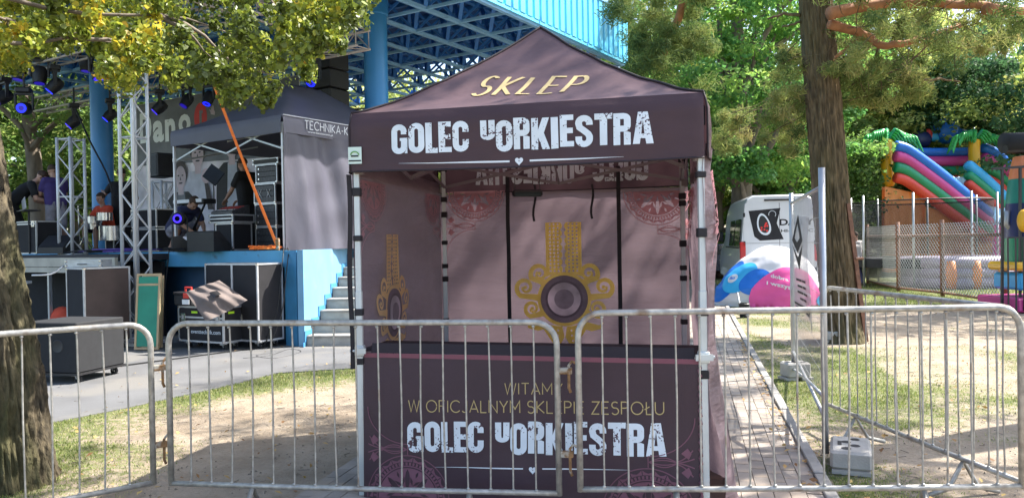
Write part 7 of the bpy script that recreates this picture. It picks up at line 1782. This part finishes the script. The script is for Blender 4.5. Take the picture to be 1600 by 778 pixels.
def human(label, loc, rz, J, top='cloth_black', bottom='cloth_grey', hair='hair_brown', shorts=True, scale=1.0, hairlen=.0, name='person', seated=False, shoes='cloth_black'):
    """J: joints in a frame where +y is where the person faces, x to their right; hip, chest, neck, head, sh/el/wr/kn/an L and R, look"""
    t = thing(name, label, 'person', loc, rz); t.scale = (scale,) * 3
    V_ = {k: Vector(v) for k, v in J.items()}; body = MB(); hip, che, nek, hed = V_['hip'], V_['chest'], V_['neck'], V_['head']
    look = V_.get('look', Vector((0, 1, 0))).normalized(); up = (hed - nek).normalized(); rt = look.cross(up).normalized(); look = up.cross(rt).normalized()
    side = (V_['shR'] - V_['shL']).normalized(); fwd = Vector((0, 0, 1)).cross(side)
    def torso(mb, g):
        for s in (-.085, 0, .085): cap(mb, hip + side * s, che + side * s * .9, .105 + g, .11 + g, 12)
        for s in (-.10, .10): cap(mb, che + side * s, che.lerp(nek, .55) + side * s, .10 + g, .075 + g, 12)
        cap(mb, V_['shL'] - side * -.02, V_['shR'] - side * .02, .062 + g, .062 + g, 10)
    torso(body, 0); cap(body, che.lerp(nek, .6), nek + up * .05, .060, .052)
    # head: skull, jaw, nose, ears, brow
    hc = hed
    sk = MB().ball((0, 0, 0), 1.0, 16, 12); Mh = Matrix((( rt.x, look.x, up.x), (rt.y, look.y, up.y), (rt.z, look.z, up.z)))
    def hb(c, s, n=12, m=8):
        k = len(body.v); body.ball((0, 0, 0), 1.0, n, m)
        for i in range(k, len(body.v)): x, y, z = body.v[i]; body.v[i] = tuple(hc + Mh @ Vector((c[0] + x * s[0], c[1] + y * s[1], c[2] + z * s[2])))
    hb((0, -.01, .025), (.076, .095, .098), 18, 12); hb((0, .025, -.045), (.056, .066, .068), 14, 10); hb((0, .066, -.085), (.028, .024, .022)); hb((0, .098, -.022), (.013, .018, .024)); hb((0, .088, .0), (.01, .014, .034)); hb((0, .082, .022), (.05, .014, .012))
    for s in (-1, 1): hb((s * .078, -.008, -.008), (.011, .022, .032)); hb((s * .034, .060, -.030), (.026, .026, .026))
    hb((0, .088, -.066), (.024, .012, .009)); cap(body, nek, hc - up * .04, .055, .055)
    for sd in ('L', 'R'):
        s = 1 if sd == 'R' else -1; sh, el, wr, kn, an = V_['sh' + sd], V_['el' + sd], V_['wr' + sd], V_['kn' + sd], V_['an' + sd]
        cap(body, sh, el, .050, .040); cap(body, el, el.lerp(wr, .35), .040, .042); cap(body, el.lerp(wr, .35), wr, .041, .027); hand(body, wr + (wr - el).normalized() * .01, V_.get('hd' + sd, wr - el), s, .55)
        hj = hip + side * .092 * s - Vector((0, 0, .03)); cap(body, hj, kn, .086, .056); cap(body, kn, kn.lerp(an, .35), .054, .058); cap(body, kn.lerp(an, .35), an, .057, .038)
        f = V_.get('ft' + sd, fwd); cap(body, an - Vector((0, 0, .02)) - f * .03, an + f * .15 - Vector((0, 0, .045)), .040, .030)
    b_ = fuse(body, 'body', 'skin', t, .010)
    for s in (-1, 1):
        e = MB().ball((0, 0, 0), 1, 8, 6); e.v = [tuple(hc + Mh @ Vector((s * .030 + x * .012, .084 + y * .008, .003 + z * .008))) for x, y, z in e.v]; e.build('eye', 'hair_brown', b_, smooth=True)
    hm_ = MB(); k = 0
    hm_.ball((0, 0, 0), 1, 20, 14); vs = []
    for x, y, z in hm_.v:
        p_ = Vector((x * .086, y * .105 - .014, z * .104 + .030))
        if y > .35 and z < .35: p_ = Vector((x * .07, y * .085 - .02, z * .09 + .03))
        if z < -.35 - hairlen * 2: p_ = Vector((x * .06, y * .08 - .02, z * .09 + .02))
        n_ = 1 + .06 * noise.noise(p_ * 60); vs.append(tuple(hc + Mh @ (p_ * n_)))
    hm_.v = vs; hm_.build('hair', hair, t, smooth=True)
    c = MB(); torso(c, .013); cap(c, hip - Vector((0, 0, .04)), hip, .13, .13)
    for sd in ('L', 'R'): sh, el = V_['sh' + sd], V_['el' + sd]; cap(c, sh, sh.lerp(el, .62), .068, .066)
    fuse(c, 'shirt', top, t, .014)
    c = MB()
    for s in (-.07, .07): cap(c, hip + side * s + Vector((0, 0, .02)), hip + side * s - Vector((0, 0, .07)), .118, .115)
    for sd in ('L', 'R'):
        s = 1 if sd == 'R' else -1; kn, an = V_['kn' + sd], V_['an' + sd]; hj = hip + side * .092 * s - Vector((0, 0, .03)); cap(c, hj, kn.lerp(hj, -.02 if not shorts else .08), .104, .082)
        if not shorts: cap(c, kn, an, .075, .062)
    fuse(c, 'shorts' if shorts else 'trousers', bottom, t, .014)
    for sd in ('L', 'R'):
        an = V_['an' + sd]; f = V_.get('ft' + sd, fwd); c = MB(); cap(c, an - f * .045 - Vector((0, 0, .035)), an + f * .17 - Vector((0, 0, .05)), .046, .040); fuse(c, 'shoe', shoes, t, .014)
    return t
STAND = dict(hip=(0, 0, .98), chest=(0, .0, 1.28), neck=(0, -.01, 1.50), head=(0, .02, 1.66), shL=(-.185, 0, 1.43), shR=(.185, 0, 1.43), elL=(-.24, -.02, 1.14), elR=(.24, -.02, 1.14), wrL=(-.24, .06, .90), wrR=(.24, .06, .90),
             knL=(-.10, .03, .51), knR=(.10, .02, .51), anL=(-.11, -.02, .09), anR=(.11, -.02, .09))
def pose(**k): d = dict(STAND); d.update(k); return d
def spot(px, Y, dz=0.0): q = sp(px, Y); return S2W(q.x, q.y, SZ + dz)
# man in purple T-shirt and grey shorts, arms bent to the rig at his left
human('man in a purple T-shirt and grey shorts bending his head over the equipment', spot(87, 16.0), R(52),
      pose(chest=(0, .04, 1.28), neck=(0, .07, 1.49), head=(0, .14, 1.62), look=(0, 1, -.7), shL=(-.18, .04, 1.42), shR=(.18, .05, 1.42), elR=(.24, .16, 1.16), wrR=(.10, .40, 1.16), elL=(-.23, .14, 1.15), wrL=(-.08, .38, 1.10), anR=(.13, -.10, .09), knR=(.12, -.01, .5)), 'cloth_purple', 'cloth_grey', scale=1.06)
human('man in a black T-shirt leaning forward over a laptop at the left of the stage', spot(29, 15.9), R(-62),
      pose(hip=(0, -.12, .96), chest=(0, .10, 1.20), neck=(0, .27, 1.36), head=(0, .38, 1.45), look=(0, 1, -.9), shL=(-.19, .22, 1.30), shR=(.19, .22, 1.30), elL=(-.25, .25, 1.02), elR=(.25, .30, 1.02), wrL=(-.16, .48, .96), wrR=(.14, .52, .98)), 'cloth_black', 'cloth_black', shorts=False, scale=1.10)
human('man in black with his back to us behind the cases at the tall truss tower', spot(190, 17.2), R(18),
      pose(elL=(-.34, .10, 1.22), wrL=(-.40, .30, 1.30), elR=(.28, .12, 1.15), wrR=(.15, .3, 1.1)), 'cloth_black', 'cloth_black', 'hair_brown', shorts=False, scale=1.05)
SIT = dict(hip=(0, 0, .52), chest=(0, .06, .82), neck=(0, .10, 1.03), head=(0, .15, 1.18), shL=(-.185, .08, .96), shR=(.185, .08, .96), elL=(-.25, .22, .72), elR=(.25, .22, .72), wrL=(-.15, .44, .72), wrR=(.15, .44, .72),
           knL=(-.16, .44, .52), knR=(.16, .44, .52), anL=(-.16, .44, .09), anR=(.16, .40, .09))
s_ = thing('drum_stool', 'round black stool under the drummer', 'stool', spot(166, 17.0)); MB().lathe([(.001, .42), (.17, .42), (.18, .38), (.16, .34), (.001, .34)], (0, 0, 0), 20).build('seat', 'black_plastic', s_, sa=40); MB().tube([(0, 0, 0), (0, 0, .34)], .025, 8).build('stem', 'chrome', s_)
human('person in an orange red shirt sitting at the drum kit', spot(166, 17.0), R(160), SIT, 'cloth_orange', 'cloth_navy', scale=1.0)
human('person in a dark blue shirt crouching behind the front post of the grey tent', spot(276, 15.4), R(-120),
      dict(hip=(0, -.05, .42), chest=(0, .18, .66), neck=(0, .36, .80), head=(0, .46, .86), look=(0, 1, -.4), shL=(-.18, .32, .74), shR=(.18, .32, .74), elL=(-.24, .40, .48), elR=(.24, .42, .48), wrL=(-.12, .58, .36), wrR=(.12, .58, .34), knL=(-.17, .34, .50), knR=(.17, .30, .46), anL=(-.15, .05, .09), anR=(.15, .02, .09)), 'cloth_navy', 'cloth_grey', scale=1.1)
human('man in a dark T-shirt reaching for the mixing desk beside the amplifier racks', spot(386, 15.6), R(58),
      pose(chest=(0, .05, 1.28), neck=(0, .08, 1.49), head=(0, .12, 1.65), elL=(-.22, .18, 1.13), wrL=(-.16, .42, .98), elR=(.24, .16, 1.14), wrR=(.14, .42, .98)), 'cloth_black', 'cloth_black', shorts=False, scale=1.06)
human('person at the very left edge of the stage, only a bare arm showing', spot(-14, 15.2), R(20), pose(elR=(.26, .0, 1.14), wrR=(.27, .06, .90)), 'cloth_white', 'cloth_grey', scale=1.04)
q = gr(1338, 446); human('person in a white top walking away behind the pine and the leaning post', (q.x, q.y, 0), R(10), pose(knL=(-.09, .12, .52), anL=(-.10, .16, .09), anR=(.10, -.22, .13), knR=(.1, -.02, .52)), 'cloth_white', 'cloth_navy', shorts=False)
# blue floor lamp glowing beside the crouching person
t = thing('floor_light', 'round floor light glowing blue by the tent post', 'stage light', spot(280, 14.6), 0, 'stage lights on the floor'); MB().lathe([(.001, .10), (.10, .09), (.125, .0), (.12, -.10), (.10, -.11)], (0, 0, .62), 20, 'y').build('body', 'black_plastic', t, sa=40)
MB().lathe([(.05, -.112), (.085, -.112)], (0, 0, .62), 24, 'y').build('lens', 'lamp_violet', t); MB().bar((-.14, 0, 0), (-.14, 0, .62), .02).build('yoke', 'black_plastic', t); MB().bar((.14, 0, 0), (.14, 0, .62), .02).build('yoke', 'black_plastic', t)
